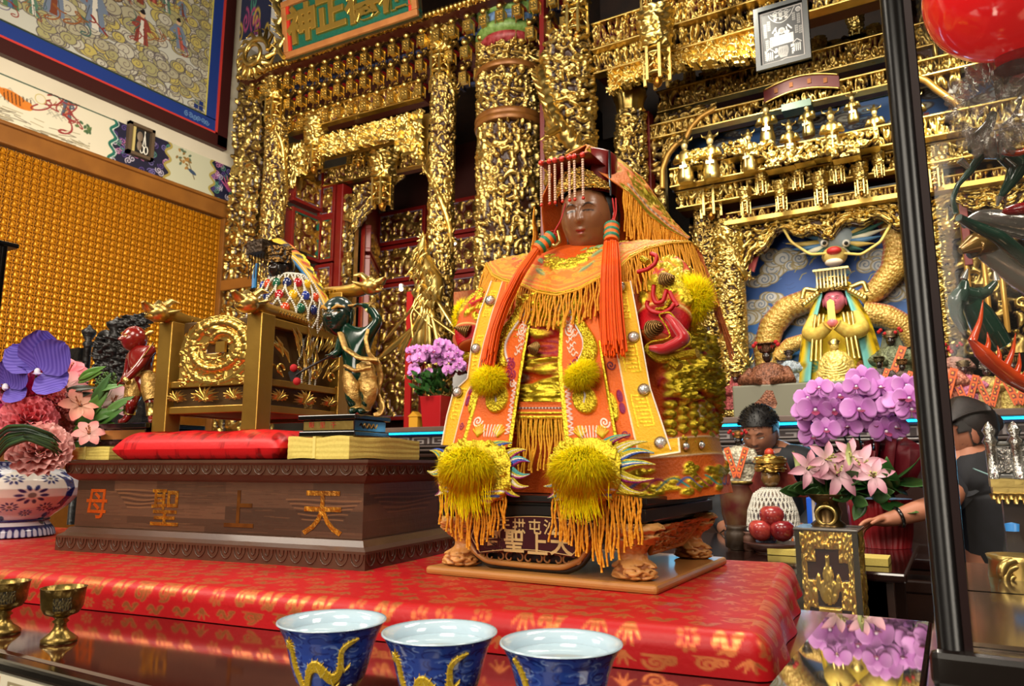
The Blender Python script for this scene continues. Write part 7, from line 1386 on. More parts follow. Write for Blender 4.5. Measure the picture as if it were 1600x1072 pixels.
# GOLD THRONE ON THE CUSHION
def throne():
 v0=.055;FP=bplane(v0);U=lambda px:FP.uz(px,580)[0];Zf=lambda px,py:FP.uz(px,py)[1]
 uL0,uL1,uR0,uR1=U(243),U(264),U(381),U(405);z0=ZC;zt=Zf(395,492);ztL=Zf(252,506);zt=(zt+ztL)/2+.004
 t=thing('throne','gold lacquered throne with carved dragon panels, on the red cushion','throne',bx((uL0+uR1)/2,v0+.12,z0),BOX.a);pw=uR1-uR0
 vB=min(.42,sv(uR1,zt,548)-(uR1-uR0))
 def bar(nm,u0,u1,va,vb,za,zb,mt_=GOLDD,par=t,b=.002):m=M();m.hexa([bx(u0,va,za),bx(u1,va,za),bx(u1,vb,za),bx(u0,vb,za)],[bx(u0,va,zb),bx(u1,va,zb),bx(u1,vb,zb),bx(u0,vb,zb)]);return part(nm,m,mt_,par,bevel=b)
 for nm,u0 in(('front_post',uL0),('front_post',uR0)):bar(nm,u0,u0+pw,v0,v0+pw,z0,zt)
 ztB=bplane(vB).uz(545,452)[1]-.004
 for u0 in(uL0,uR0):bar('rear_post',u0,u0+pw,vB,vB+pw,z0,ztB)
 r1a,r1b,r2a,r2b=Zf(330,603),Zf(330,592),Zf(330,645),Zf(330,633)
 bar('front_rail',uL0+pw,uR0,v0+.006,v0+pw-.006,r1a,r1b);bar('front_rail',uL0+pw,uR0,v0+.006,v0+pw-.006,r2a,r2b)
 for u0 in(uL0,uR0):
  for a,b in((r1a,r1b),(r2a,r2b),(zt-.022,zt-.004)):bar('side_rail',u0+.006,u0+pw-.006,v0+pw,vB,a,b)
 bar('seat',uL0+.01,uR1-.01,v0+.02,vB+.02,r2a+.002,r2b-.002)
 uc,zc=(U(330)+U(334))/2+.0,Zf(333,546);ru=(U(388)-U(272))/2;rz=Zf(333,492)-zc;N=130;gx,gz=np.meshgrid(lsp(-1,1,N),lsp(-1,1,N));R_=np.hypot(gx,gz);an=np.arctan2(gz,gx)
 h=np.zeros_like(R_)
 for th in lsp(-2.6,6.6,190):
  f=(th+2.6)/9.2;rr=.80-.50*f**1.6;cx,cz=rr*cos(th+2.2)+.12*f,rr*sin(th+2.2)+.10*f;w=.15*(1-.3*f);d=np.hypot(gx-cx,gz-cz);h=np.maximum(h,.85*np.sqrt(np.clip(1-(d/w)**2,0,1))*(1+.16*np.sign(np.sin(th*22))))
 Zn=field('medal',N,N,150,4,10,61,'llr');h=np.maximum(h,Zn*.55*(R_>.62)*(gz>.0));hd=np.hypot((gx+.05)/.34,(gz-.60)/.26);h=np.maximum(h,np.clip(1.1-hd,0,1));h=np.maximum(h,.45*(np.abs(R_-.93)<.06));h=np.maximum(h,(.16+Zn*.5)*((R_>.30)|(gz<-.1)));out=(R_>1.0)&(gz>-.2)
 X=arr([[bx(uc+gx[i,j]*ru*min(1,1/max(1e-6,R_[i,j]if gz[i,j]>-.2 else 1)),v0+.010-h[i,j]*.011,zc+gz[i,j]*rz*min(1,1/max(1e-6,R_[i,j]if gz[i,j]>-.2 else 1)))for j in range(N)]for i in range(N)])
 m=M();m.grid(X,h=np.clip(h*1.3,0,1));part('dragon_medallion',m,GOLDC,t,'carved coiled dragon medallion');m=M();q=bx(uc+ru*.2,v0-.004,zc+rz*.05);m.prism([(-.012,-.011),(.012,-.011),(.012,.011),(-.012,.011)],q,BOX.d,Z1,BOX.n,.006);part('square_seal',m,GOLDD,t);bar('medallion_back',uc-ru,uc+ru,v0+.012,v0+.017,r1b-.002,zt-.004,mat('dark_gold_back',(84,58,24),.5,.4))
 def lotus(nm,P0,ex,W_,za,zb,nn):
  m=M();m.hexa([P0+nn*.012+Z1*0,P0+ex*W_+nn*.012,P0+ex*W_+nn*.016,P0+nn*.016],[P0+nn*.012+Z1*(zb-za),P0+ex*W_+nn*.012+Z1*(zb-za),P0+ex*W_+nn*.016+Z1*(zb-za),P0+nn*.016+Z1*(zb-za)]);o=part(nm,m,mat('dark_gold_back'),t)
  for f,s in((.12,.75),(.5,1.0),(.88,.75)):
   m=M();c=P0+ex*W_*f+Z1*(zb-za)*.45;hh=(zb-za)*.62*s
   for k in range(9):a=(k-4)*.40;d=ex*sin(a)*1.5+Z1*cos(a)*.85;m.tube([c-Z1*hh*.35,c+d*hh*.5-nn*(.007+.002*(k%2)),c+d*hh*(1.0+.12*(k%2))-nn*.004],[.0012,.0042*s,.0005],7,flat=.45,up=nn)
   for k in range(5):a=(k-2)*.5+math.pi;d=ex*sin(a)*1.9+Z1*cos(a)*.5;m.tube([c-Z1*hh*.2,c+d*hh*.5-nn*.006,c+d*hh*.9],[.0012,.004*s,.0006],7,flat=.4,up=nn)
   part('lotus_flower',m,GOLDC,o)
 lotus('lotus_panel',bx(uL0+pw,v0+.006,r2b),BOX.d,uR0-uL0-pw,r2b,r1a,BOX.n);lotus('lotus_panel',bx(uR1-.008,v0+pw,r2b),BOX.n,vB-v0-pw,r2b,r1a,-BOX.d)
 m=M();rs=np.random.RandomState(4)
 for k in range(34):
  f=rs.rand();p=bx(uR1-.006,v0+pw+(vB-v0-pw)*f,r1b+rs.rand()*(zt-r1b-.04));a=-1.1+f*2.2+rs.randn()*.2;d=BOX.n*sin(a)+Z1*cos(a);m.tube([p,p+d*.022+BOX.d*.004,p+d*.042],[.0015,.0055,.001],7,flat=.4,up=BOX.d)
 for k in range(4):p=bx(uR1-.004,v0+pw+.02+k*.055,r1b+.02);q=lsp(0,5.5,26);m.tube(p+np.outer(.012*np.cos(q)*(1-q/9),BOX.n)+np.outer(.012*np.sin(q)*(1-q/9),Z1)+BOX.d*.004,.003,6)
 part('feather_carving',m,GOLDC,t,'carved gold feathers in the side')
 bar('side_back',uR0+.010,uR0+.014,v0+pw,vB,r1b,zt-.02,mat('dark_gold_back'))
 def dragon_bar(nm,P,r,scale=1.0):
  P=smooth(P,60);q=lsp(0,1,60);m=M();m.tube(P,r*np.interp(q,[0,.1,.25,1],[1.0,1.35,1.0,.9]),12,flat=.9);o=part(nm,m,GOLDD,t)
  m=M()
  for i in range(16,58,2):
   for s in(-1,1):a,b,d=frame(P[min(59,i+1)]-P[i]);p=P[i]+a*s*r*.85;m.tube([p,p+d*.006-Z1*.002,p+d*.011-Z1*.006],[.0035,.003,.0006],6)
  part('scale_row',m,GOLDP,o);a,b,d=frame(P[0]-P[4]);h0=P[0];m=M();m.ell(h0+d*r*.3,(r*1.7,r*1.7,r*1.35),None,16);m.tube([h0+d*r*.5,h0+d*r*2.2+Z1*r*.5,h0+d*r*3.0+Z1*r*1.0],[r*1.1,r*.85,r*.3],12,flat=.7);m.tube([h0-Z1*r*.5+d*r*.5,h0+d*r*1.8-Z1*r*.9,h0+d*r*2.4-Z1*r*1.0],[r*.8,r*.55,r*.2],10,flat=.7)
  for s in(-1,1):m.tube([h0+a*s*r*.8+Z1*r,h0+a*s*r*1.2+Z1*r*1.9-d*r*.8,h0+a*s*r*1.3+Z1*r*2.0-d*r*2.2],[r*.55,r*.45,r*.1],8);m.ell(h0+a*s*r*.8+d*r*.8+Z1*r*.8,r*.42,None,10);m.tube([h0+a*s*r*1.1-d*r*.2,h0+a*s*r*1.8-d*r*1.0+Z1*r*.3,h0+a*s*r*1.7-d*r*2.2+Z1*r*.9],[r*.5,r*.5,r*.1],8,flat=.6)
  for k in range(5):m.tube([h0+d*r*(1.2+k*.3)-Z1*r*.2,h0+d*r*(1.3+k*.3)-Z1*r*.7],[r*.16,r*.02],5)
  part('dragon_head',m,GOLDP,o)
 for u in(uL0+pw/2,uR0+pw/2):dragon_bar('dragon_arm',[bx(u,v0-.018,zt+.014),bx(u,v0+.02,zt+.012),bx(u,v0+.12,zt+.010),bx(u,vB,zt-.006)],.0145)
 dragon_bar('top_rail',[bx(uR1+.065,vB+.015,ztB+.008),bx(uR1+.02,vB+.015,ztB+.004),bx((uL0+uR1)/2,vB+.015,ztB+.010),bx(uL0+pw,vB+.015,ztB)],.0145)
 bar('back_panel',uL0+pw,uR0,vB+.008,vB+.018,z0+.03,ztB)
 return uL0,uR1,v0,vB,zt,r2b
TH=throne()
def seated_deity():
 vq=.235;Q=bplane(vq);A=lambda px,py,dv=0:bplane(vq+dv).at(px,py);c=A(447,520);zb=TH[5]+.002;t=thing('seated_deity','small seated deity with pearl net cape and yellow hood, in the gold throne','statue',(c[0],c[1],zb));top=A(440,432);H=top[2]-zb;rs=np.random.RandomState(6)
 prof=[(.076,0),(.078,H*.5),(.094,H*.66),(.088,H*.76),(.062,H*.92),(.034,H)];cz=arr([c[0],c[1],zb]);m=M();m.lathe(prof,cz,40,sy=.8);part('robe',m,mat('dark_embroidered_robe',(96,62,22),.5,.3,noise=(80,.8,(176,140,40)),bump=('voronoi',180,.6)),t)
 rad=lambda z:np.interp(z,[p[1]for p in prof],[p[0]for p in prof]);Pm=mat('cream_pearl',(226,220,204),.25,.1,coat=.4);pearls=M();an=lsp(-math.pi*1.05,.15,12)
 def onr(a,z,e=.004):r=rad(z)+e;return cz+arr([r*cos(a),r*.8*sin(a),z])
 for i,a in enumerate(an):
  for s in(-1,1):
   for k in range(60):z=H*(.98-k*.0145);pearls.ell(onr(a+s*.155*sin(k*.20+.3),z),.0027,None,6)
 for k in range(60):pearls.ell(onr(-math.pi+k*.055,H*.985),.003,None,6)
 part('pearl_net',pearls,Pm,t,'net of cream pearls',kind='stuff')
 cols=((176,30,36),(236,180,30),(40,60,150),(214,70,30),(24,90,60),(30,40,90))
 for k in range(24):
  m=M();a=-2.85+(k%8)*.39+.19*((k//8)%2);z=H*(.90-.10*(k//8));m.ell(onr(a,z,.0015),(.0105,.006,.012),rot(0,0,a+math.pi/2),10);part('coloured_gem',m,mat('gem_%d'%(k%6),cols[k%6],.15,coat=.8),t)
 m=M();hc=A(440,420,-.02);m.ell(hc,(.03,.03,.035),None,20,col=L(24,18,16));head(m,hc+[0,-.004,0],.05,.055,.062,None,(40,28,22),(60,24,20),(20,14,12),None,40);part('head',m,VCG,t,'dark lacquered face')
 m=M();a,b=A(385,394,-.06),A(424,386,-.02);m.slab((a[0],a[1],a[2]-.004),(b[0]+.02,b[1]+.09,b[2]+.006));o=part('crown_board',m,mat('dark_bronze',(62,44,26),.4,.7,noise=(60,.6,(30,20,12)),bump=('noise',120,.4)),t);m=M()
 for k in range(7):p=A(390+k*4.6,399-k*.6,-.06);m.tube([p,p-Z1*.055],.0012,5)
 part('bead_strings',m,mat('dark_bronze'),o);m=M();Zf=field('dcrown',60,26,70,3,6,71,'lrb');th=lsp(-math.pi/2-1.3,-math.pi/2+1.4,60);X=np.stack([hc[0]+(.034+Zf*.006)*np.cos(th),hc[1]+(.034+Zf*.006)*np.sin(th),hc[2]+.006+lsp(0,.038,26)[:,None]+0*Zf],-1);m.grid(X,h=Zf);part('crown_front',m,mat('bronze_crown',(120,88,44),.35,.9,hmix=((30,18,10),.05,.4)),o)
 m=M();m.tube(smooth([A(402,412,-.01),A(398,430,-.02),A(397,450,-.03)],20),[.006]*20,8,flat=.4);part('blue_ribbon',m,mat('blue_silk',(30,112,170),.5),t)
 e0=smooth([A(421,391,-.01),A(436,394,0),A(458,408,.01),A(478,432,.015),A(496,462,.02),A(510,492,.02),A(514,510,.02)],60);e1=smooth([A(424,374,.01),A(438,372,.03),A(462,388,.05),A(480,415,.06),A(498,450,.07),A(516,490,.07),A(524,512,.07)],60);W=40;u=lsp(0,1,W)[None,:,None];X=e0[:,None]*(1-u)+e1[:,None]*u;X=X+BOX.d*(np.sin(u*math.pi)*.010)
 E=Emb(W,60,(226,176,40));[E.line([(0,0),(0,60)],6,(26,108,176),60)for _ in(0,)];E.line([(7,0),(7,60)],2,(230,224,214));[E.line([(14,y),(30,y+5),(36,y+1)],2.6,((60,50,60),(196,70,40))[y%2],120)for y in range(4,40,5)];[E.gold('ell',30,y,7,4,0,hgt=240)for y in(20,28,36,44,52)]
 m=M();lay(m,X,E,.006);X2=X.copy();X2=e1[:,None]*(1-u)+(e1-BOX.d*.09-Z1*.004)[:,None]*u;m.grid(X2,col=L(206,160,40));part('hood',m,EMB,t,'yellow hood with blue edge')
 m=M();m.tube(e0+BOX.d*-.001,.0032,7);part('blue_trim',m,mat('blue_silk'),t)
seated_deity()
# GUARDIANS ON BLACK PLINTHS
def plinth(label,u0,u1,va,vb,z0,z1):
 t=thing('plinth',label,'plinth',bx((u0+u1)/2,(va+vb)/2,z0),BOX.a);h=z1-z0;m=M();H6=lambda i,za,zb:m.hexa([bx(u0+i,va+i,za),bx(u1-i,va+i,za),bx(u1-i,vb-i,za),bx(u0+i,vb-i,za)],[bx(u0+i,va+i,zb),bx(u1-i,va+i,zb),bx(u1-i,vb-i,zb),bx(u0+i,vb-i,zb)])
 H6(0,z0,z0+h*.24);H6(.005,z0+h*.23,z0+h*.78);H6(-.002,z0+h*.77,z1);part('plinth_block',m,BLACK,t,bevel=.0015);m=M();m.hexa([bx(u0+.008,va+.0035,z0+h*.30),bx(u1-.006,va+.0035,z0+h*.30),bx(u1-.006,va+.006,z0+h*.30),bx(u0+.008,va+.006,z0+h*.30)],[bx(u0+.008,va+.0035,z0+h*.70),bx(u1-.006,va+.0035,z0+h*.70),bx(u1-.006,va+.006,z0+h*.70),bx(u0+.008,va+.006,z0+h*.70)]);part('gold_band',m,GOLDP,t,'gold band on the front');return t
def ribbon_strip(m,P,w,up,mi=0):
 P=smooth(P,40);T=np.gradient(P,axis=0);S=np.cross(T,arr(up));S/=np.linalg.norm(S,axis=1)[:,None]+1e-9;W=np.interp(lsp(0,1,40),[0,.1,.9,1],[w*.6,w,w,w*.5])[:,None];m.grid(np.stack([P-S*W,P+np.cross(S,T)/(np.linalg.norm(T,axis=1)[:,None]+1e-9)*w*.25,P+S*W],1),mi)
def guardian(label,pl,foot_z,J,skin,sk2,nm='guardian'):
 A=pl;t=thing('guardian_figure',label,'figurine',np.r_[(A(*J['footL'])[:2]+A(*J['footR'])[:2])/2,foot_z])
 s=SK();G=1.22;hip=s.add(A(*J['hip']),(.024,.018));wa=s.chain(hip,(A(*J['waist']),(.024,.018)),(A(*J['chest']),(.031,.022)),(A(*J['neck']),.0095*G));hd=s.chain(wa,(A(*J['head']),.010));ch=2
 for side in 'LR':
  k=s.chain(ch,(A(*J['sh'+side]),.0105*G),(A(*J['el'+side]),.0086*G),(A(*J['wr'+side]),.0064*G));d=A(*J['hand'+side])-A(*J['wr'+side]);s.hand(k,A(*J['wr'+side]),d,arr([0,0,-1.0])+BOX.n*.2,np.linalg.norm(d)*1.1,.45)
  k=s.chain(hip,(A(*J['th'+side]),.0135*G),(A(*J['kn'+side]),.0105*G),(A(*J['an'+side]),.0075*G));f=A(*J['foot'+side]);f[2]=foot_z+.005;a=A(*J['an'+side]);s.chain(k,((a*.6+f*.4)*[1,1,0]+Z1*(foot_z+.007),.0075),(f,.0055))
 m=M();sk_into(m,s,0,skin,2);part('body',m,VCG,t);return t
def plane_at(v):return lambda px,py,dv=0.0:bplane(v+dv).at(px,py)
def guardians():
 ua,ub,_=PR_U;va=.045;z0=1.3995;z1=bplane(va).uz(520,648)[1];vb=sv(ub,z0,608);u0=bplane(va).uz(467,670)[0]
 p=plinth('black plinth with a gold band under the green guardian figure',u0,ub,va,vb,z0,z1);vg=(va+vb)/2-.01;A=plane_at(vg);fz=z1+.001
 m=M()
 for k,ch in enumerate(('千','里','眼')):letter(m,ch,bplane(va+.003).at(487+(2-k)*17,664),BOX.d,Z1,.0125,.0004)
 part('red_mark',m,mat('red_mark',(170,40,24),.5),p);m=M();q=lsp(0,1,30);m.tube(arr([bx(ub-.0035+.002,va+(vb-va)*(.25+.4*a),z0+(z1-z0)*(.5+.10*sin(a*20)))for a in q]),.0015,5);part('gold_scroll',m,GOLDP,p)
 J=dict(hip=(560,585),waist=(556,562),chest=(553,535),neck=(541,512),head=(530,500),shR=(577,520),elR=(592,500),wrR=(578,481),handR=(556,470),shL=(533,530),elL=(529,552,-.02),wrL=(519,556,-.03),handL=(508,553,-.03),thR=(572,600),knR=(575,622,-.01),anR=(570,640),footR=(560,648,-.02),thL=(551,600,-.01),knL=(549,622,-.02),anL=(556,640,-.01),footL=(546,648,-.03))
 g=guardian('green skinned guardian figure shading his eyes with a raised arm, beside the throne',A,fz,J,(10,46,32),None)
 def gface(c,R,skin,spots,w=.060):
  m=M();head(m,c,w,w*1.05,w*1.2,R,skin,(70,40,24),(150,110,60),(190,190,190),56,0,.86,.06,1.5);m.ell(c+R@arr([0,.003,.012]),(w*.52,w*.52,w*.5),R,16,0,L(*spots));ears(m,c,w,w*1.2,R,skin,0,1.4)
  for s in(-1,1):m.tube([c+R@arr([s*w*.08,-w*.53,w*.16]),c+R@arr([s*w*.26,-w*.5,w*.26]),c+R@arr([s*w*.44,-w*.34,w*.24])],[w*.03,w*.07,w*.02],8,col=L(190,140,60))
  part('head',m,VCG,g);return m
 R=rot(-.02,0,.22);gface(A(528,496),R,(16,40,32),(44,58,56))
 GC=mat('painted_gold_cloth',(206,166,92),.35,.55,noise=(70,.6,(150,104,46)),bump=('noise',120,.4))
 m=M();m.ell(A(561,577),(.031,.022,.019),rot(0,0,BOX.a),20)
 for P_,R_ in(([A(570,574),A(574,596),A(578,614,-.008),A(574,628,-.004),A(571,638)],[.017,.0185,.0170,.0135,.0105]),([A(552,574),A(550,598,-.012),A(551,616,-.018),A(555,630,-.012),A(556,637,-.01)],[.017,.0185,.0165,.0130,.0105])):m.tube(smooth(P_,30),np.interp(lsp(0,1,30),lsp(0,1,5),R_)*(1+.05*np.sin(lsp(0,26,30))),16)
 m.tube(smooth([A(540,572,-.026),A(556,580,-.034),A(580,574,-.02)],16),.006,8,flat=.6);part('trousers',m,GC,g,'gold painted trousers')
 m=M();m.tube(smooth([A(532,520,-.02),A(540,545,-.028),A(562,560,-.025),A(590,562,-.01)],30),.0072,9,flat=.5);m.tube(smooth([A(576,512,-.008),A(571,530,-.02),A(576,552,-.02),A(585,562,-.012)],24),.004,8,flat=.5);part('sash',m,GC,g)
 m=M();ribbon_strip(m,[A(575,560,-.01),A(590,566,0),A(595,590,.01),A(588,615,.01),A(598,636,.01),A(594,647,0),A(584,648,-.01)],.006,(0,1,0));part('scarf',m,GC,g,'long gold scarf',solid=.003)
 m=M();m.tube([A(574,486),A(583,478)],.0072,12);part('bracelet',m,GOLDP,g);m=M();m.tube([A(534,479,-.005),A(560,477,0),A(584,476,.005)],[.0035,.006,.008],10,flat=.6);part('head_ribbon',m,GC,g)
 m=M();m.tube([A(520,555,-.04),A(486,572,-.05),A(462,586,-.06)],.0022,8);hb=part('halberd_shaft',m,mat('dark_steel',(60,56,56),.35,.7),g);m=M();m.prism([(0,0),(.014,.010),(.03,.002),(.022,-.016),(.004,-.012)],A(470,582,-.058),-BOX.d,Z1,BOX.n,.003);part('halberd_blade',m,mat('dark_steel'),hb);m=M();[m.ell(A(px,py,-.06),.0075,None,10)for px,py in((459,575),(464,596))];part('red_pompom',m,mat('red_pompom',(176,20,26),.8),hb)
 vR=.12;B=plane_at(vR);zr1=bplane(.045).uz(200,661)[1];zr0=1.3865;u0,u1=bplane(.045).uz(151,680)[0],bplane(.045).uz(243,670)[0];p=plinth('black plinth with a gold band under the red guardian figure',u0,min(u1,TH[0]-.004),.045,.20,zr0,zr1);fz=zr1+.001
 J=dict(hip=(222,598),waist=(222,582),chest=(222,562),neck=(214,545),head=(210,532),shR=(236,548),elR=(215,576,-.03),wrR=(196,594,-.045),handR=(182,600,-.05),shL=(205,556,.02),elL=(200,585,.02),wrL=(190,600,.0),handL=(180,604,-.01),thR=(232,612),knR=(238,632),anR=(238,650),footR=(236,660,-.02),thL=(212,614,-.01),knL=(205,632,-.03),anL=(202,648,-.02),footL=(184,660,-.04))
 g2=guardian('red skinned guardian figure with gold armour, beside the left end of the throne',B,fz,J,(126,22,18),None);g=g2
 m=M();R=rot(-.02,0,-.15);c=B(210,530);head(m,c,.054,.056,.060,R,(130,28,22),(90,30,20),(206,170,90),(220,214,190),56,0,.86,.06,1.6);[m.ell(c+R@arr([s*.008,-.002,.022]),(.010,.014,.007),None,10,0,L(140,40,34))for s in(-1,1)];m.tube([c+R@arr([.006,-.023,.008]),c+R@arr([.018,-.018,.012])],[.003,.001],7,col=L(206,170,90));ears(m,c,.044,.05,R,(130,28,22));part('head',m,VCG,g2)
 m=M();m.tube([B(226,524,.01),B(234,520,.015),B(240,518,.02)],[.004,.006,.003],8);part('gold_horn',m,GOLDP,g2)
 m=M();m.ell(B(222,588),(.029,.024,.018),rot(0,0,BOX.a),20)
 for P_,R_ in(([B(214,586),B(211,604,-.012),B(206,624,-.02)],[.018,.021,.017]),([B(231,586),B(234,606),B(238,626)],[.018,.020,.0165])):m.tube(smooth(P_,24),np.interp(lsp(0,1,24),[0,.5,1],R_),16)
 part('armour_skirt',m,GC,g2,'embossed gold skirt')
 for a,b in(((204,634,-.02),(202,648,-.02)),((238,630),(238,650))):m=M();m.tube([B(*a),B(*b)],[.0145,.012],14);part('gold_greave',m,GOLDP,g2)
 m=M();m.tube(smooth([B(240,535,-.015),B(230,550,-.022),B(222,560,-.024),B(206,575,-.02)],20),.0035,8,flat=.5);part('sash',m,GC,g2);m=M();m.tube([B(195,592,-.047),B(201,598,-.047)],.0062,12);part('bracelet',m,GOLDP,g2)
guardians()
def black_stand():
 v=.46;A=plane_at(v);c=A(185,640);t=thing('carved_stand','black carved wooden stand with knobbed posts, behind the red guardian','stand',(c[0],c[1],ZP));rs=np.random.RandomState(2);BC=mat('black_carving',(20,17,17),.4,coat=.2,bump=('noise',80,.4))
 for px,y,r in((140,512,.011),(183,500,.015)):p=A(px,y);m=M();h=p[2]-ZP;m.lathe([(r,0),(r,h-.06),(r*1.4,h-.05),(r*.8,h-.04),(r*1.8,h-.02),(r*1.9,h-.01),(r*.7,h),(0,h+.012)],(p[0],p[1],ZP),16);part('post',m,BC,t)
 m=M();a,b=A(190,505),A(236,500);m.tube([a,b],.012,8);Zf=field('blk',40,30,60,3,7,88,'lrb');relief_flat(m,a-Z1*.03,b-a,Z1*.05,-BOX.n,Zf,.02);part('top_bar',m,BC,t);m=M();p=A(163,545);m.tube(p+np.stack([.034*np.cos(lsp(0,6.28,30)),0*lsp(0,1,30),.045*np.sin(lsp(0,6.28,30))],-1),.014,10);part('ring',m,BC,t)
 m=M();relief_flat(m,A(150,600),A(215,600)-A(150,600),Z1*.14,-BOX.n,field('blk2',60,60,110,3,8,89,'lrb'),.03);m.slab(A(118,560)-[.02,.01,.01],A(118,560)+[.03,.02,.03]);a,b=A(128,610),A(225,610);m.hexa([[a[0],a[1],ZP],[b[0],b[1],ZP],b+[0,.1,0]-Z1*(b[2]-ZP),a+[0,.1,0]-Z1*(a[2]-ZP)],[a,b,b+[0,.1,0],a+[0,.1,0]]);part('carved_block',m,BC,t)
black_stand()
# VASE AND BOUQUET
def vase():
 p=PZ(14,838,ZP);W,H=360,150;P=Paint(W,H,(228,226,230));rs=np.random.RandomState(3);N_=(24,30,92)
 P.rect(0,0,W,12,N_);P.rect(0,H-24,W,H,N_)
 for x in range(0,W,8):P.ell(x+4,6,2.5,3,(200,204,226));P.ell(x+4,H-12,3,7,(206,208,226));P.line([(x,14),(x+4,17),(x+8,14)],2,N_)
 for k in range(4):
  cx=45+k*90
  for i in range(90):a=rs.rand()*6.28;r=6+rs.rand()*46;P.ell(cx+45+r*cos(a)*.55,70+r*sin(a)*1.1,5,3,N_,rs.rand()*3);P.spiral(cx+45+r*.4*cos(a),70+r*sin(a),4,1.2,1.4,(40,54,130),rs.rand()*6)
  P.ell(cx,66,34,46,(232,224,214))
  for(dx,dy,r)in((0,0,15),(-18,20,9),(18,22,9),(-16,-24,9),(16,-24,9),(0,34,8)):
   for i in range(10):a=i*.628;P.ell(cx+dx+r*.72*cos(a),66+dy+r*.72*sin(a),r*.26,r*.13,(92,80,78)if k%2==0 else N_,a)
   P.ell(cx+dx,66+dy,r*.25,r*.25,(120,108,100))
 t=thing('vase','blue and white openwork porcelain vase holding the bouquet on the red platform','vase',p+Z1*.0005);s=1.0
 pr=arr([(.088,.0),(.098,.004),(.094,.022),(.082,.042),(.078,.052),(.090,.066),(.118,.092),(.140,.125),(.146,.150),(.140,.176),(.118,.200),(.094,.212),(.088,.220),(.098,.232)])*[1,.78]
 arc=np.r_[0,np.cumsum(np.hypot(*np.diff(pr,axis=0).T))];tt=lsp(0,arc[-1],H);q=np.stack([np.interp(tt,arc,pr[:,0]),np.interp(tt,arc,pr[:,1])],-1);an=np.arange(W)/W*2*math.pi+.6;X=p+np.stack([q[:,:1]*np.cos(an),q[:,:1]*np.sin(an),np.repeat(q[:,1:],W,1)],-1);m=M();m.grid(X,0,P.lin()[::-1],cv=True,flip=True);m.lathe([(.096,.18),(.088,.174),(.084,.150),(0,.14)],p,40,col=L(60,60,80),cap=False);part('porcelain_body',m,VCG,t)
 for z,r in((.168,.0905),(.040,.080)):m=M();m.tube(p+np.stack([r*np.cos(lsp(0,6.283,48,endpoint=False)),r*np.sin(lsp(0,6.283,48,endpoint=False)),np.full(48,z)],-1),.0032,8,closed=True);part('blue_ring',m,mat('cobalt_glaze',(24,30,92),.12,coat=.7),t)
 return p
VP=vase()
PET=mat('petal',vcol=True,rough=.55,sheen=.15,sss=.0)
LEAFM=mat('leaf',vcol=True,rough=.4,spec=.4)
def petal(m,o,d,n,ln,w,c0,c1,bend=.3,cup=.15,shape=(.35,1.0,.9,.12),nu=9,nv=5,wave=0.0,vein=None,seed=0):
 d=arr(d,float);d/=np.linalg.norm(d);n=arr(n,float);n=n-d*(n@d);n/=np.linalg.norm(n)+1e-9;sd=np.cross(n,d);u=lsp(0,1,nu);wd=w/2*np.interp(u,lsp(0,1,len(shape)),shape);a=u*bend;ctr=np.cumsum(np.stack([np.cos(a),np.sin(a)],-1),0)*ln/nu;v=lsp(-1,1,nv)
 X=arr(o)+ctr[:,0][:,None,None]*d-ctr[:,1][:,None,None]*n*-1+(wd[:,None]*v[None,:])[...,None]*sd+(cup*wd[:,None]*(v[None,:]**2))[...,None]*n+(wave*w*np.sin(v[None,:]*7+seed)*u[:,None]**2)[...,None]*n
 C=lin(arr(c0)/255.)*(1-u)[:,None,None]+lin(arr(c1)/255.)*u[:,None,None]+0*v[None,:,None]
 if vein is not None:k=(np.indices((nu,nv)).sum(0)%2==0);C=np.where(k[...,None],C,lin(arr(vein)/255.))
 m.grid(X,0,C)
def face_cam(p):d=CAM-arr(p);return d/np.linalg.norm(d)
def flower_parts(label,name,cat,p,group=None):return thing(name,label,cat,p,0,group)
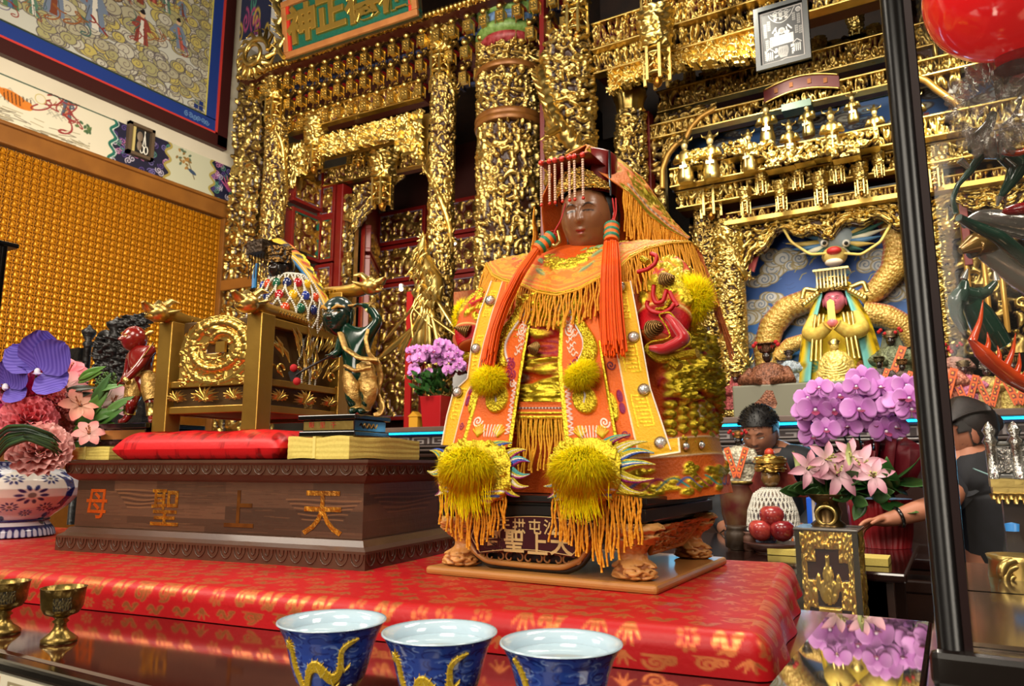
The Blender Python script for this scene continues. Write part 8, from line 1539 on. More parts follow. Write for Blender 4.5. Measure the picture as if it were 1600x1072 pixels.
def bouquet():
 rs=np.random.RandomState(5);A=lambda px,py,w=1.72:PW(px,py,w)
 def stem(t,p,to=None):
  to=VP+arr([rs.randn()*.02,rs.randn()*.02,.15])if to is None else to;m=M();mid=(arr(p)*.4+to*.6)+Z1*.01;m.tube(smooth([p,mid,to],12),.0022,6,col=L(70,100,40));part('stem',m,LEAFM,t)
 for(px,py,s,lb)in((58,582,1.08,'large purple vanda orchid, highest bloom of the bouquet'),(8,606,.72,'smaller purple vanda orchid at the left edge of the photo')):
  p=A(px,py,1.54);n=face_cam(p)+arr([0,0,.3]);t=flower_parts(lb,'vanda_orchid','flower',p)
  a,b,nn=frame(n)
  for k,(an,ln,w)in enumerate(((1.45,.085,.072),(.72,.088,.074),(2.45,.07,.066),(-.6,.064,.07),(3.9,.066,.07),(.1,.06,.06))[:5 if s==1.0 else 4]):
   m=M();d=-a*cos(an)+b*sin(an)if b[2]>0 else a*cos(an)-b*sin(an);d=_rt*cos(an)+_up*sin(an);petal(m,p+d*.004,d,nn,ln*s*.95,w*s,(86,60,170),(66,44,160),.35,.14,(.35,.95,1.0,.8,.25),16,13,.02,(116,96,200),k);part('petal',m,PET,t)
  m=M();m.ell(p+nn*.006,(.006,.006,.008),None,10,col=L(240,236,246));petal(m,p+nn*.006,nn-_up*.8,_up,.026*s,.016*s,(226,214,236),(80,30,140),.6);part('lip',m,PET,t);stem(t,p)
 for(px,py,rx,ry,lb)in((52,622,.075,.045,'magenta chrysanthemum below the purple vanda orchid'),(4,655,.055,.05,'magenta chrysanthemum at the left edge of the photo')):
  p=A(px,py,1.62);t=flower_parts(lb,'chrysanthemum','flower',p);n=face_cam(p)+arr([0,0,.9]);n/=np.linalg.norm(n);a,b,n=frame(n);m=M()
  for k in range(230):
   f=math.sqrt((k+.5)/230);an=k*2.39996;d=a*cos(an)*f+b*sin(an)*f+n*(1.15-f);d/=np.linalg.norm(d);o=p+d*arr([1,1,1])*rx*.45;petal(m,o,d,n,rx*.62,.011,(176,20,90),(226,60,140)if k%3 else(236,120,176),.5,.5,(.5,1,1,.6),5,3)
  part('florets',m,PET,t,kind='stuff');m=M();m.ell(p-n*.01,rx*.5,None,14,col=L(140,20,76));part('flower_heart',m,PET,t);stem(t,p)
 def carnation(px,py,r,c0,c1,lb,w=1.58):
  p=A(px,py,w);t=flower_parts(lb,'carnation','flower',p);n=face_cam(p)+arr([0,0,.5]);a,b,n=frame(n);m=M()
  for k in range(44):
   f=math.sqrt((k+.5)/44);an=k*2.39996;d=a*cos(an)*f+b*sin(an)*f+n*(1.05-f);petal(m,p-n*r*.2,d,n+rs.randn(3)*.2,r*(.85+.3*f),r*.75,c0,c1,.35*f,.2,(.1,.4,.9,1.0,.95),9,11,.10,None,k)
  part('ruffled_petals',m,PET,t);stem(t,p)
 carnation(46,655,.050,(226,84,100),(240,130,140),'coral pink carnation under the magenta chrysanthemum',1.55);carnation(62,703,.056,(226,140,136),(240,178,172),'pale pink carnation drooping over the vase rim',1.52);carnation(85,628,.036,(226,90,90),(240,140,136),'coral carnation right of the magenta chrysanthemum',1.60);carnation(92,678,.034,(196,96,96),(222,140,136),'dusky pink carnation between the pale carnation and the leaves',1.60)
 def bloom(px,py,r,c0,c1,lb,npet=6,w=1.6,tilt=.5,nm='alstroemeria',spots=True):
  p=A(px,py,w);t=flower_parts(lb,nm,'flower',p);n=face_cam(p)+arr([.3*rs.randn(),.1,tilt]);a,b,n=frame(n)
  for k in range(npet):m=M();an=k*6.283/npet+rs.rand()*.2;d=a*cos(an)+b*sin(an)+n*.5;petal(m,p,d,n,r,r*.62,c0,c1,-.7,.22,(.25,.8,1,.85,.2),10,7);part('petal',m,PET,t)
  m=M()
  for k in range(6):d=n+a*rs.randn()*.25+b*rs.randn()*.25;m.tube([p,p+d*r*.4,p+d*r*.62],[.0012,.001,.0018],5,col=L(190,120,80))
  part('stamens',m,PET,t);stem(t,p)
 bloom(106,584,.048,(226,90,110),(244,140,150),'flat coral pink bloom right of the purple vanda orchid',9,1.66,1.2,'gerbera');bloom(102,606,.046,(244,196,190),(232,128,140),'pale pink alstroemeria with upright petals, above the coral carnation',6,1.62);bloom(126,634,.044,(244,190,160),(230,120,110),'salmon alstroemeria at the centre right of the bouquet');bloom(100,640,.04,(240,160,146),(226,112,108),'salmon alstroemeria half hidden by dark leaves',6,1.62);bloom(176,628,.046,(226,206,190),(226,160,176),'white and pink alstroemeria at the right tip of the bouquet',6,1.70);bloom(165,622,.036,(236,214,206),(214,140,160),'small pale alstroemeria behind the bouquet tip',6,1.74);bloom(139,678,.034,(240,190,180),(226,130,130),'pink alstroemeria hanging beside the yellow paper stack',6,1.56);bloom(4,612,.05,(206,110,150),(196,90,140),'mauve pink bloom cut by the left edge of the photo',5,1.56)
 g='green leaves of the bouquet'
 def leaf(px,py,px2,py2,w,c,w0=1.62,bend=.5,lb='green leaf of the bouquet'):
  a,b=A(px,py,w0),A(px2,py2,w0-.03);m=M();d=b-a;petal(m,a,d,face_cam(a)+Z1*.4,np.linalg.norm(d)*1.05,w,c,tuple(int(x*1.15)for x in c),-bend,.2,(.2,.9,1,.7,.04),12,5);return part('bouquet_leaf',m,LEAFM,None,lb,0,None,'leaf',g,solid=.0008)
 for q in((120,595,152,572,.02,(84,130,50)),(120,600,148,580,.018,(100,140,60)),(150,612,182,598,.014,(90,130,70)),(110,665,176,636,.03,(64,100,40)),(120,670,160,612,.03,(80,120,50)),(130,660,186,664,.026,(80,116,44)),(140,640,165,590,.02,(70,110,60)),(160,650,196,620,.02,(84,120,60)),(118,690,122,668,.02,(90,130,60)),(96,612,140,600,.016,(54,60,44)),(84,632,130,610,.018,(50,56,46)),(92,705,120,690,.02,(60,96,40)),(150,665,180,640,.024,(60,100,40))):leaf(*q)
 for k in range(14):
  y=rs.rand();P_=smooth([A(-14,684+46*y,1.46),A(12,664+34*y,1.44),A(44,664+22*y,1.43),A(72+rs.rand()*16,676+26*y,1.44),A(84+rs.rand()*14,690+24*y,1.46)],30);m=M();T=np.gradient(P_,axis=0);S=np.cross(T,face_cam(P_[0])+rs.randn(3)*.3);S/=np.linalg.norm(S,axis=1)[:,None];wv=.0036*np.sin(lsp(.3,2.9,30))[:,None];m.grid(np.stack([P_-S*wv,P_+S*wv],1),0,L(*((44,66,40),(34,50,36),(60,84,46))[k%3]));part('grass_blade',m,LEAFM,None,'dark green grass blade looping over the vase rim',0,None,'leaf','dark grass blades of the bouquet',solid=.0008)
 m=M()
 for k in range(60):a=A(140+rs.rand()*20,615+rs.rand()*20,1.66);b=A(150+rs.rand()*32,582+rs.rand()*20,1.66);m.tube([a,(a+b)/2+rs.randn(3)*.004,b],.0007,4,col=L(86,120,60));m.ell(b,.0028,None,6,col=L(100,136,70))
 part('filler_sprigs',m,LEAFM,None,'fine green filler sprigs at the right of the bouquet',0,'stuff','foliage')
bouquet()
# BACK ALTAR WITH LIGHT STRIP
YA=4.15
def back_altar():
 za=lambda py,px=1270:PY(px,py,YA)[2]
 x0,x1=-5.6,1.7;zt=za(648);z_led=za(661)
 t=thing('back_altar','long dark back altar with a glowing blue light strip and pale key fret band','altar',((x0+x1)/2,YA+.3,0));WD=mat('dark_altar_wood',(52,30,22),.35,coat=.3,noise=(5,.5,(34,18,14)))
 m=M();m.slab((x0,YA-.02,zt-.035),(x1,YA+.8,zt));part('altar_top',m,mat('brown_grey_edge',(110,90,82),.4,noise=(8,.4,(84,66,60))),t,bevel=.005)
 m=M();m.slab((x0,YA+.05,.0),(x1,YA+.78,zt-.034));part('altar_body',m,WD,t)
 m=M();m.slab((x0,YA+.02,z_led-.02),(x1,YA+.055,zt-.034));part('light_housing',m,mat('navy_housing',(12,24,60),.3,noise=(40,.5,(6,14,44))),t)
 m=M();rs=np.random.RandomState(1)
 m.slab((x0,YA+.008,z_led-.006),(x1,YA+.022,z_led+.006));part('light_strip',m,mat('blue_light_strip',(60,210,240),.4,emis=((20,190,235),3.4)),t,'glowing blue light strip')
 m=M();[m.slab((x-.004,YA+.014,z_led+.028),(x+.004,YA+.02,z_led+.036))for x in np.arange(x0+.02,x1,.04)];part('light_dots',m,mat('blue_light_dots',(40,90,220),.4,emis=((30,80,255),2.0)),t,kind='stuff')
 P=Paint(1400,26,(58,44,42));G_=(150,138,134)
 for x in range(0,1400,34):
  for(a,b,c,d)in((2,3,30,6),(2,3,5,23),(2,20,22,23),(19,11,22,23),(11,11,22,14),(28,3,31,23)):P.rect(x+a,b,x+c,d,G_)
 m=M();z1,z0=za(667),za(684);paint_sheet(m,P,(x0,YA+.03,z0),(x1-x0,0,0),(0,0,z1-z0));part('key_fret',m,VC,t,'pale key fret band')
 for k,(a,b)in enumerate(((686,691),(694,699),(704,711))):m=M();m.slab((x0,YA-.0-.01*k,za(b)),(x1,YA+.06,za(a)));part('wood_rail',m,mat('grey_wood_rail',(88,74,70),.35,coat=.2)if k<2 else WD,t,bevel=.006)
 light('strip_glow','AREA',(-.4,YA-.05,z_led),4,(.2,.65,1.0),2.0,(-.4,YA-1.0,z_led-.3),.05);light('strip_glow','AREA',(-3.4,YA-.05,z_led),3,(.2,.65,1.0),2.0,(-3.4,YA-1.0,z_led-.3),.05)
 return zt
ZA=back_altar()
SASH=mat('orange_sash',vcol=True,rough=.5,sheen=.2)
def sash_strip(m,a,b,w,n=(0,-1,0)):
 P=Paint(12,46,(226,96,24));[P.rect(3,3+k*9,9,9+k*9,(120,20,16))for k in range(5)];[P.rect(4.5,4.5+k*9,7.5,7.5+k*9,(236,160,50))for k in range(5)];d=arr(b)-arr(a);s=np.cross(d,n);s/=np.linalg.norm(s);paint_sheet(m,P,arr(b)-s*w/2,s*w,-d)
def altar_deity(label,p,h,robe,face,sash=0,crown=(120,90,50),seed=0,flowers=False,group=None,board=True,hood=None):
 """seated dressed figure of height h with a tall crown"""
 t=thing('altar_deity',label,'statue',p,0,group);rs=np.random.RandomState(seed);p=arr(p);m=M();W=h*.30
 m.lathe([(W*1.05,0),(W*1.1,h*.06),(W*.95,h*.3),(W*.8,h*.45),(W*.6,h*.55),(W*.25,h*.60)],p,24,sy=.7,wob=lambda th:1+.04*np.cos(th*9));[m.tube([p+[s*W*.7,0,h*.5],p+[s*W*.95,-W*.4,h*.36],p+[s*W*.2,-W*.75,h*.34]],[W*.22,W*.28,W*.14],10)for s in(-1,1)]
 part('robe',m,mat('robe_%s_%d'%(label.split()[0],seed),robe,.5,.2,noise=(60,.7,tuple(min(255,int(c*1.5+40))for c in robe)),bump=('voronoi',90,.5)),t)
 m=M();hc=p+[0,-W*.08,h*.68];head(m,hc,h*.13,h*.14,h*.17,None,face,tuple(int(c*.6)for c in face),(20,14,12),(230,225,215),40,0,.78,.03);m.ell(hc+[0,h*.015,h*.01],(h*.068,h*.068,h*.085),None,14,col=L(16,12,12));part('head',m,VCG,t)
 CM=mat('crown_%d_%d_%d'%crown,crown,.35,.7,noise=(90,.6,tuple(c//2 for c in crown)),bump=('noise',100,.5));m=M();m.lathe([(h*.075,0),(h*.09,h*.03),(h*.085,h*.09),(h*.05,h*.12),(0,h*.13)],hc+[0,0,h*.05],18,wob=lambda th:1+.12*np.cos(th*8));[m.ell(hc+[h*.10*cos(a),h*.07*sin(a),h*.08+rs.rand()*h*.07],h*.02,None,6)for a in np.arange(0,6.28,.5)];o=part('crown',m,CM,t)
 if board:
  m=M();m.slab(hc+[-h*.10,-h*.11,h*.155],hc+[h*.10,h*.08,h*.165]);[m.tube([hc+[x,-h*.105,h*.155],hc+[x,-h*.105,h*.07]],h*.006,4)for x in lsp(-h*.09,h*.09,8)];part('crown_board',m,CM,o)
 if flowers:[part('red_flower',M().ell(hc+[h*.15*cos(a),-h*.05,h*(.12+.05*sin(a*3))],h*.03,None,8),mat('red_pompom'),o)for a in lsp(.1,3.0,7)]
 if hood:
  X=arr([[hc+[s*(h*.10+h*.2*q**1.3),h*.06+h*.03*q,h*.15-q*h*.62]for s in lsp(-1,1,17)]for q in lsp(0,1,20)]);m=M();m.grid(X);part('hood',m,mat('hood_%d_%d_%d'%hood,hood,.5,noise=(50,.6,tuple(min(255,c+40)for c in hood))),t,solid=h*.01)
 if sash:
  for s in((-1,1)if sash==2 else(1,)):m=M();sash_strip(m,p+[s*W*.55,-W*.74,h*.56],p+[-s*W*.12*(1 if sash==1 else-.2),-W*.95,h*.06],W*.34);part('sash',m,SASH,t,'orange sash with red marks')
 return t
def back_deities():
 Yd=YA+.42;A=lambda px,py,dy=0:PY(px,py,Yd+dy);rs=np.random.RandomState(3)
 p=A(1310,606,.45);top=A(1303,415,.45);h=top[2]-p[2];t=thing('robed_deity','large pink-faced deity statue in yellow robes with a gold crown, before the blue dragon relief','statue',p);m=M();W=h*.30
 X=[];prof=[(1.0,0),(1.03,.06),(.95,.2),(.88,.36),(.82,.46),(.66,.53),(.36,.585),(.18,.60)];zz=lsp(0,.60,60);rr=np.interp(zz,[q[1]for q in prof],[q[0]for q in prof])*W;an=lsp(0,2*math.pi,120,endpoint=False);wob=1+.035*np.sin(an*11)[None,:]*(1-zz/.6)[:,None]
 E=Emb(120,60,(226,190,40));r=np.random.RandomState(8)
 for k in range(60):E.gold('ell',r.rand()*120,r.rand()*60,4,3,r.rand()*3,hgt=170)
 for k in range(30):E.spiral(r.rand()*120,r.rand()*60,4,1.3,1.2,((230,220,190),(60,130,120),(200,120,60))[k%3],r.rand()*6)
 C,pp,g=E.arrays(2);X=np.stack([p[0]+rr[:,None]*wob*np.cos(an),p[1]+.7*rr[:,None]*wob*np.sin(an),np.repeat((p[2]+zz*h)[:,None],120,1)],-1);m.grid(X,0,C[::-1],cv=True,pat=pp[::-1],flip=True);part('robe',m,EMB,t,'yellow embroidered robe')
 hc=A(1304,471,.36);m=M();head(m,hc,h*.165,h*.17,h*.20,None,(226,120,140),(190,40,60),(60,24,30),(240,230,226),64,0,.8,.03);m.ell(hc+[0,h*.03,0],(h*.09,h*.08,h*.10),None,16,col=L(20,14,14));ears(m,hc,h*.17,h*.2,np.eye(3),(220,110,130),0,1.3);part('head',m,VCG,t,'pink face with black hair')
 m=M();Zf=field('gc',90,40,130,3,8,120,'lrrb',True);relief_round(m,(hc[0],hc[1],hc[2]+h*.07),h*.085,h*.10,Zf,h*.03);m.lathe([(0,h*.17),(h*.11,h*.17),(h*.12,h*.18),(0,h*.185)],hc,20);cr=part('crown',m,GBRT,t)
 for s in(-1,1):
  m=M()
  for k in range(6):m.ell(hc+[s*h*(.12+.02*k),-.02,h*(.07-.015*k)],h*.028,None,8)
  m.tube(smooth([hc+[s*h*.12,0,h*.1],hc+[s*h*.22,0,h*.13],hc+[s*h*.24,0,h*.05]],14),h*.02,7)
  part('crown_wing',m,GOLDB,cr)
 for k in range(9):m=M();x=(k-4)*h*.026;m.tube([hc+[x,-h*.12,h*.235],hc+[x,-h*.125,h*.09]],h*.007,6);part('bead_string',m,mat('pale_gold_bead',(236,222,170),.3,.4),cr)
 m=M();m.slab(hc+[-h*.13,-h*.13,h*.23],hc+[h*.13,h*.08,h*.245]);part('bead_board',m,GOLDB,cr)
 for s in(-1,1):
  q=lsp(0,1,50)[:,None];th=lsp(.62,math.pi,26)[None,:];rr=h*np.interp(q,[0,.15,.4,1],[.115,.15,.235,.335]);zz_=hc[2]+h*.15-q*(hc[2]+h*.15-p[2]-h*.03);X=np.stack([hc[0]+s*rr*np.sin(th)*(1+.03*np.sin(th*13)),hc[1]+h*.05-rr*np.cos(th)*.7,zz_+0*th],-1);E=Emb(26,50,(240,196,30));E.line([(1,0),(1,50)],4,(120,196,190));[E.gold('ell',5+(k*7)%19,3+k*2,3,2,.4,hgt=180)for k in range(23)];m=M();C,pp,g=E.arrays(4);m.grid(X,0,C,pat=pp);part('hood_drape',m,EMB,t,'yellow hood drape with pale blue edge',solid=.008)
  m=M();m.tube(smooth([hc+[s*h*.15,-.02,-h*.13],hc+[s*h*.19,-h*.12,-h*.26],hc+[s*h*.12,-h*.20,-h*.30],hc+[s*h*.03,-h*.24,-h*.23]],24),np.interp(lsp(0,1,24),[0,.5,1],[h*.05,h*.062,h*.045]),14);part('sleeve',m,mat('pale_yellow_brocade',(232,206,100),.45,.2,noise=(40,.6,(206,150,60))),t)
  for k in range(3):m=M();m.tube(smooth([hc+[s*h*(.07+.03*k),-h*.13,-h*.12],hc+[s*h*(.09+.03*k),-h*.22,-h*.32],hc+[s*h*(.10+.035*k),-h*.24,-h*.5]],16),h*.012,6);part('robe_braid',m,GOLDB,t)
 m=M();m.prism([(-.022,0),(.022,0),(.02,.12),(0,.135),(-.02,.12)],hc+[0,-h*.25,-h*.20],X1,Z1*.98-Y1*.1,Y1,.012);part('tablet',m,mat('gold_tablet',(240,206,110),.35,.5),t);m=M();m.ell(hc+[0,-h*.23,-h*.21],(h*.04,h*.035,h*.035),None,12);part('hands',m,mat('pink_lacquer',(214,120,130),.3),t)
 p2=A(1308,602,.12);h2=A(1308,528,.12)[2]-p2[2];t=thing('gold_statuette','carved gold statuette standing in front of the large pink-faced deity','statue',p2);m=M();m.lathe([(h2*.42,0),(h2*.45,h2*.12),(h2*.36,h2*.3),(h2*.33,h2*.5),(h2*.2,h2*.68),(h2*.08,h2*.74)],p2,30,sy=.6,wob=lambda th:1+.06*np.cos(th*7));part('robe',m,mat('honey_gold_robe',(236,204,110),.35,.4,bump=('voronoi',60,.7)),t);m=M();m.ell(p2+Z1*h2*.82,(h2*.09,h2*.09,h2*.11),None,14);part('head',m,mat('honey_gold_robe'),t);m=M();m.lathe([(h2*.1,0),(h2*.13,h2*.06),(h2*.05,h2*.13),(0,h2*.15)],p2+Z1*h2*.86,14);part('crown',m,GOLDB,t)
 for k in range(5):m=M();q=lsp(0,math.pi,20);m.tube(p2+np.stack([h2*(.16+.05*k)*np.cos(q+math.pi),np.full(20,-h2*(.20+.01*k)),h2*(.5-.05*k)-h2*.12*np.sin(q)],-1),h2*.012,6);part('necklace',m,GOLDB,t)
 S=((1204,640,528,(92,50,30),(40,24,20),0,(96,62,40),True,'dark crowned deity with red flowers on its crown, left of the large pink-faced deity',None),(1176,640,572,(150,110,90),(34,20,18),2,(150,110,50),False,'small deity with crossed orange sashes, second from the left on the back altar',None),(1152,640,576,(110,40,40),(60,30,26),0,(140,100,50),False,'small red robed deity half hidden by the main statue, on the back altar',(150,40,40)),(1222,606,560,(190,180,170),(150,90,80),0,(120,110,110),False,'small white robed deity on the grey stand, left of the large pink-faced deity',None),(1236,604,542,(120,130,140),(80,60,50),0,(60,50,50),False,'small grey figure standing between the white robed deity and the large deity',None),(1346,606,540,(150,90,40),(60,40,30),0,(150,120,60),False,'small deity with a red hood, right of the gold statuette',(186,50,60)),(1378,620,552,(44,34,34),(30,22,20),1,(90,80,50),False,'black robed small deity with one orange sash, left of the black post',None),(1398,604,508,(70,74,50),(40,30,26),1,(130,110,80),True,'tall dark crowned deity left of the black post, behind the purple orchids',(96,100,70)),(1414,624,556,(60,40,34),(40,28,26),1,(130,90,50),False,'small dark deity with an orange sash, touching the black post',None),(1476,640,540,(170,90,70),(60,36,34),2,(90,70,60),True,'crowned deity with crossed orange sashes, first right of the black post',None),(1512,640,556,(190,90,120),(70,40,40),2,(120,100,70),False,'pink robed deity with orange sashes, second right of the black post',None),(1548,642,560,(150,120,70),(60,36,34),2,(170,160,150),False,'deity with a broad crossed orange sash, third right of the black post',None),(1590,640,548,(160,130,60),(70,44,40),2,(140,110,60),False,'deity with an orange sash cut by the right edge of the photo',None),(1495,604,532,(120,80,70),(60,40,36),0,(100,70,60),True,'dim crowned deity in the rear row, behind the pink robed deity',None))
 for k,(px,yb,yt,robe,face,sash,crown,fl,lb,hood)in enumerate(S):
  dy=.1+.25*(yb<612);p=A(px,yb,dy);p[2]=max(p[2],ZA+.002);q=A(px,yt,dy);altar_deity(lb,p,(q[2]-p[2])/.92,robe,face,sash,crown,k,fl,None,k%3!=1,hood)
 a=A(1206,641,.2);b=A(1262,610,.2);m=M();m.slab((a[0],a[1],ZA+.001),(b[0],b[1]+.3,b[2]));t=thing('altar_stand','grey carved altar stand under the small white robed deity','stand',(a+b)/2*[1,1,0]+Z1*ZA);part('stand_block',m,mat('grey_green_stand',(120,118,100),.5),t,bevel=.01);m=M();[m.slab((a[0]-.02,a[1]-.02,z),(b[0]+.02,b[1]+.3,z+.02))for z in(ZA+.001,b[2]-.02)];part('stand_rim',m,mat('pale_rim',(176,170,150),.5),t);m=M();[m.slab((x,a[1]-.006,ZA+.05),(x+.04,a[1],b[2]-.04))for x in lsp(a[0]+.03,b[0]-.07,4)];part('gold_carving',m,GOLDB,t)
 p=A(1310,606,.45);m=M();m.slab((p[0]-.55,p[1]-.45,ZA+.001),(p[0]+.55,p[1]+.35,p[2]));part('deity_dais',m,mat('grey_green_stand'),None,'low grey dais under the large pink-faced deity',.01,cat='stand')
back_deities()
# TABLES AND OFFERINGS IN THE MIDDLE GROUND
ZO=1.03
def offering_table():
 t=thing('offering_table','dark glossy offering table behind the statue, carrying apples and small deities','table',(-.7,3.0,0));m=M();m.slab((-2.6,2.53,ZO-.03),(-.14,3.55,ZO));part('tabletop',m,mat('dark_gloss_tabletop',(34,16,14),.12,coat=.6),t,bevel=.008)
 m=M();m.slab((-2.5,2.57,ZO-.14),(-.18,2.61,ZO-.029));part('apron',m,mat('dark_altar_wood'),t)
 for x in(-2.5,-.24):
  for y in(2.61,3.45):m=M();m.box((x,y,(ZO-.03)/2),(.08,.08,ZO-.03));part('leg',m,mat('dark_altar_wood'),t)
 zL=.815;t=thing('low_table','low dark table with a red brocade front cloth, behind the mirror glass','table',(.0,2.2,0));m=M();m.slab((-.75,2.05,zL-.03),(.9,2.52,zL));part('tabletop',m,mat('dark_gloss_tabletop'),t,bevel=.006)
 for x in(-.7,.85):
  for y in(2.1,2.46):m=M();m.box((x,y,(zL-.03)/2),(.06,.06,zL-.03));part('leg',m,mat('dark_altar_wood'),t)
 m=M();nx,nz=200,60;U,V=np.meshgrid(lsp(-.75,.9,nx),lsp(0,1,nz));X=np.stack([U,2.042-.012*np.sin(U*22)*(1-V),.5+(zL+.004-.5)*V],-1);m.grid(X,pat=brocade(nx,nz,14,22));X2=np.stack([U[:20],2.04+.05*V[:20]/V[19].max(),zL+.004+0*V[:20]],-1);m.grid(X2,pat=brocade(nx,20,15,22));part('front_cloth',m,BROC,t)
 t=thing('altar_bench','long dark wooden bench with polished rails, below the arm with the wristband','bench',(.9,3.85,0));z=PY(1400,872,3.75)[2];m=M();m.slab((-.35,3.75,z-.05),(2.2,3.98,z));part('bench_top',m,mat('dark_gloss_tabletop'),t,bevel=.01);z2=PY(1400,905,3.75)[2];m=M();m.slab((-.35,3.76,z2-.06),(2.2,3.95,z2));part('rail',m,mat('dark_altar_wood'),t,bevel=.01)
 for x in(-.3,2.1):m=M();m.box((x,3.86,(z-.05)/2),(.08,.1,z-.05));part('leg',m,mat('dark_altar_wood'),t)
 return zL
ZL=offering_table()
def brass_stand():
 Y=2.27;a=PY(1241,826,Y);b=PY(1338,826,Y);x0,x1=a[0],b[0];zt=(a[2]+b[2])/2;dp=(x1-x0)*1.0;t=thing('brass_stand','square gilded openwork stand with glass sides, under the brass lily vase','stand',((x0+x1)/2,Y+dp/2,ZL));z0=ZL+.001
 BG=mat('dark_bronze_frame',(70,58,40),.35,.6);fw=.013
 m=M();[m.slab((x,y,z0),(x+fw,y+fw,zt))for x in(x0,x1-fw)for y in(Y,Y+dp-fw)];part('corner_frame',m,BG,t,kind=None);m=M();m.slab((x0-.004,Y-.004,zt-.008),(x1+.004,Y+dp+.004,zt));part('top_plate',m,mat('grey_marble_plate',(110,104,98),.25),t,bevel=.003);m=M();m.slab((x0-.004,Y-.004,z0),(x1+.004,Y+dp+.004,z0+.03));part('foot_plate',m,mat('dark_altar_wood'),t,bevel=.004)
 m=M();m.slab((x0+.012,Y+.02,z0+.03),(x1-.012,Y+dp-.02,zt-.01));part('dark_red_core',m,mat('dark_red_core',(54,12,12),.5),t)
 for o,ex,nn in((arr([x0+fw,Y+.004,z0+.03]),X1,-Y1),(arr([x1-.004,Y+fw,z0+.03]),Y1,X1)):
  w=dp-2*fw;h=zt-.008-z0-.03;N=90;gx,gz=np.meshgrid(lsp(-1,1,N),lsp(-1,1,N));Zf=field('bst',N,N,220,4,10,130,'rrlb');rim=(np.abs(gz)>.70)|(np.abs(gx)>.78);pot=(np.hypot(gx/.36,(gz+.02)/.22)<1)|(np.hypot(gx/.20,(gz-.25)/.16)<1)|((np.abs(gx)<.07)&(gz>.3)&(gz<.58))|(np.hypot((np.abs(gx)-.38)/.10,(gz-.12)/.14)<1)|((np.abs(gx)<.42)&(gz<-.30)&(gz>-.40));sc=((np.abs(gx)>.46)&(np.sin(gz*8+2.2)>-.25))|(gz<-.55);h_=np.where(rim|sc,.25+.75*Zf,0);h_=np.maximum(h_,np.where(pot,.6+.3*np.clip(1-np.hypot(gx,gz+.2),0,1)+.12*Zf,0));X=o+ex*w*(gx[...,None]+1)/2+Z1*h*(gz[...,None]+1)/2+nn*(h_[...,None]*.014-.006);m=M();m.grid(X,h=h_);part('gilded_openwork',m,mat('openwork_gilding',(250,208,104),.28,.85,hmix=((60,10,12),.1,.3)),t)
 m=M();m.slab((x0-.003,Y-.006,z0+.03),(x1+.003,Y-.003,zt-.008));part('glass_side',m,mat('thin_clear_glass',(200,206,204),.03,alpha=.04,coat=.2),t);return(x0+x1)/2,Y+dp/2,zt
BS=brass_stand()
ORC=mat('orchid_petal',vcol=True,rough=.5,sheen=.2)
def phal(m_par,p,n,s,c0=(186,96,190),c1=(212,146,214),seed=0,parts=True):
 """moth orchid: five petals and a dark lip"""
 a,b,n=frame(n);rs=np.random.RandomState(seed);m=M()if parts else m_par
 for an,ln,w in((math.pi/2,.52,.40),(math.pi/2+2.3,.50,.36),(math.pi/2-2.3,.50,.36)):d=a*cos(an)+b*sin(an);petal(m,p-n*.002,d,n,ln*s,w*s,c0,c1,-.35,.1,(.3,.9,1,.75,.15),8,7)
 for an in(.18,math.pi-.18):d=a*cos(an)+b*sin(an);petal(m,p,d,n,.56*s,.62*s,c0,c1,-.3,.08,(.2,.9,1.05,.95,.3),9,9)
 m2=m;m2.ell(p+n*s*.06,(s*.05,)*3,None,8,col=L(236,220,236));petal(m2,p+n*s*.05,n*.8-b*.8,b,.34*s,.26*s,(120,10,60),(150,24,84),.7,.4,(.5,1,.8,.2),6,5);return m
def orchids(center_list,s,Y0,label,group,spread,seed,facing=(0.15,-1,.1)):
 rs=np.random.RandomState(seed)
 for k,(px,py)in enumerate(center_list):
  p=PY(px,py,Y0+rs.randn()*.05);n=arr(facing)+rs.randn(3)*.22;m=M();phal(m,p,n,s*(1+.1*rs.randn()),seed=k,parts=False);part('moth_orchid',m,ORC,None,label,0,None,'flower',group,solid=.0015)
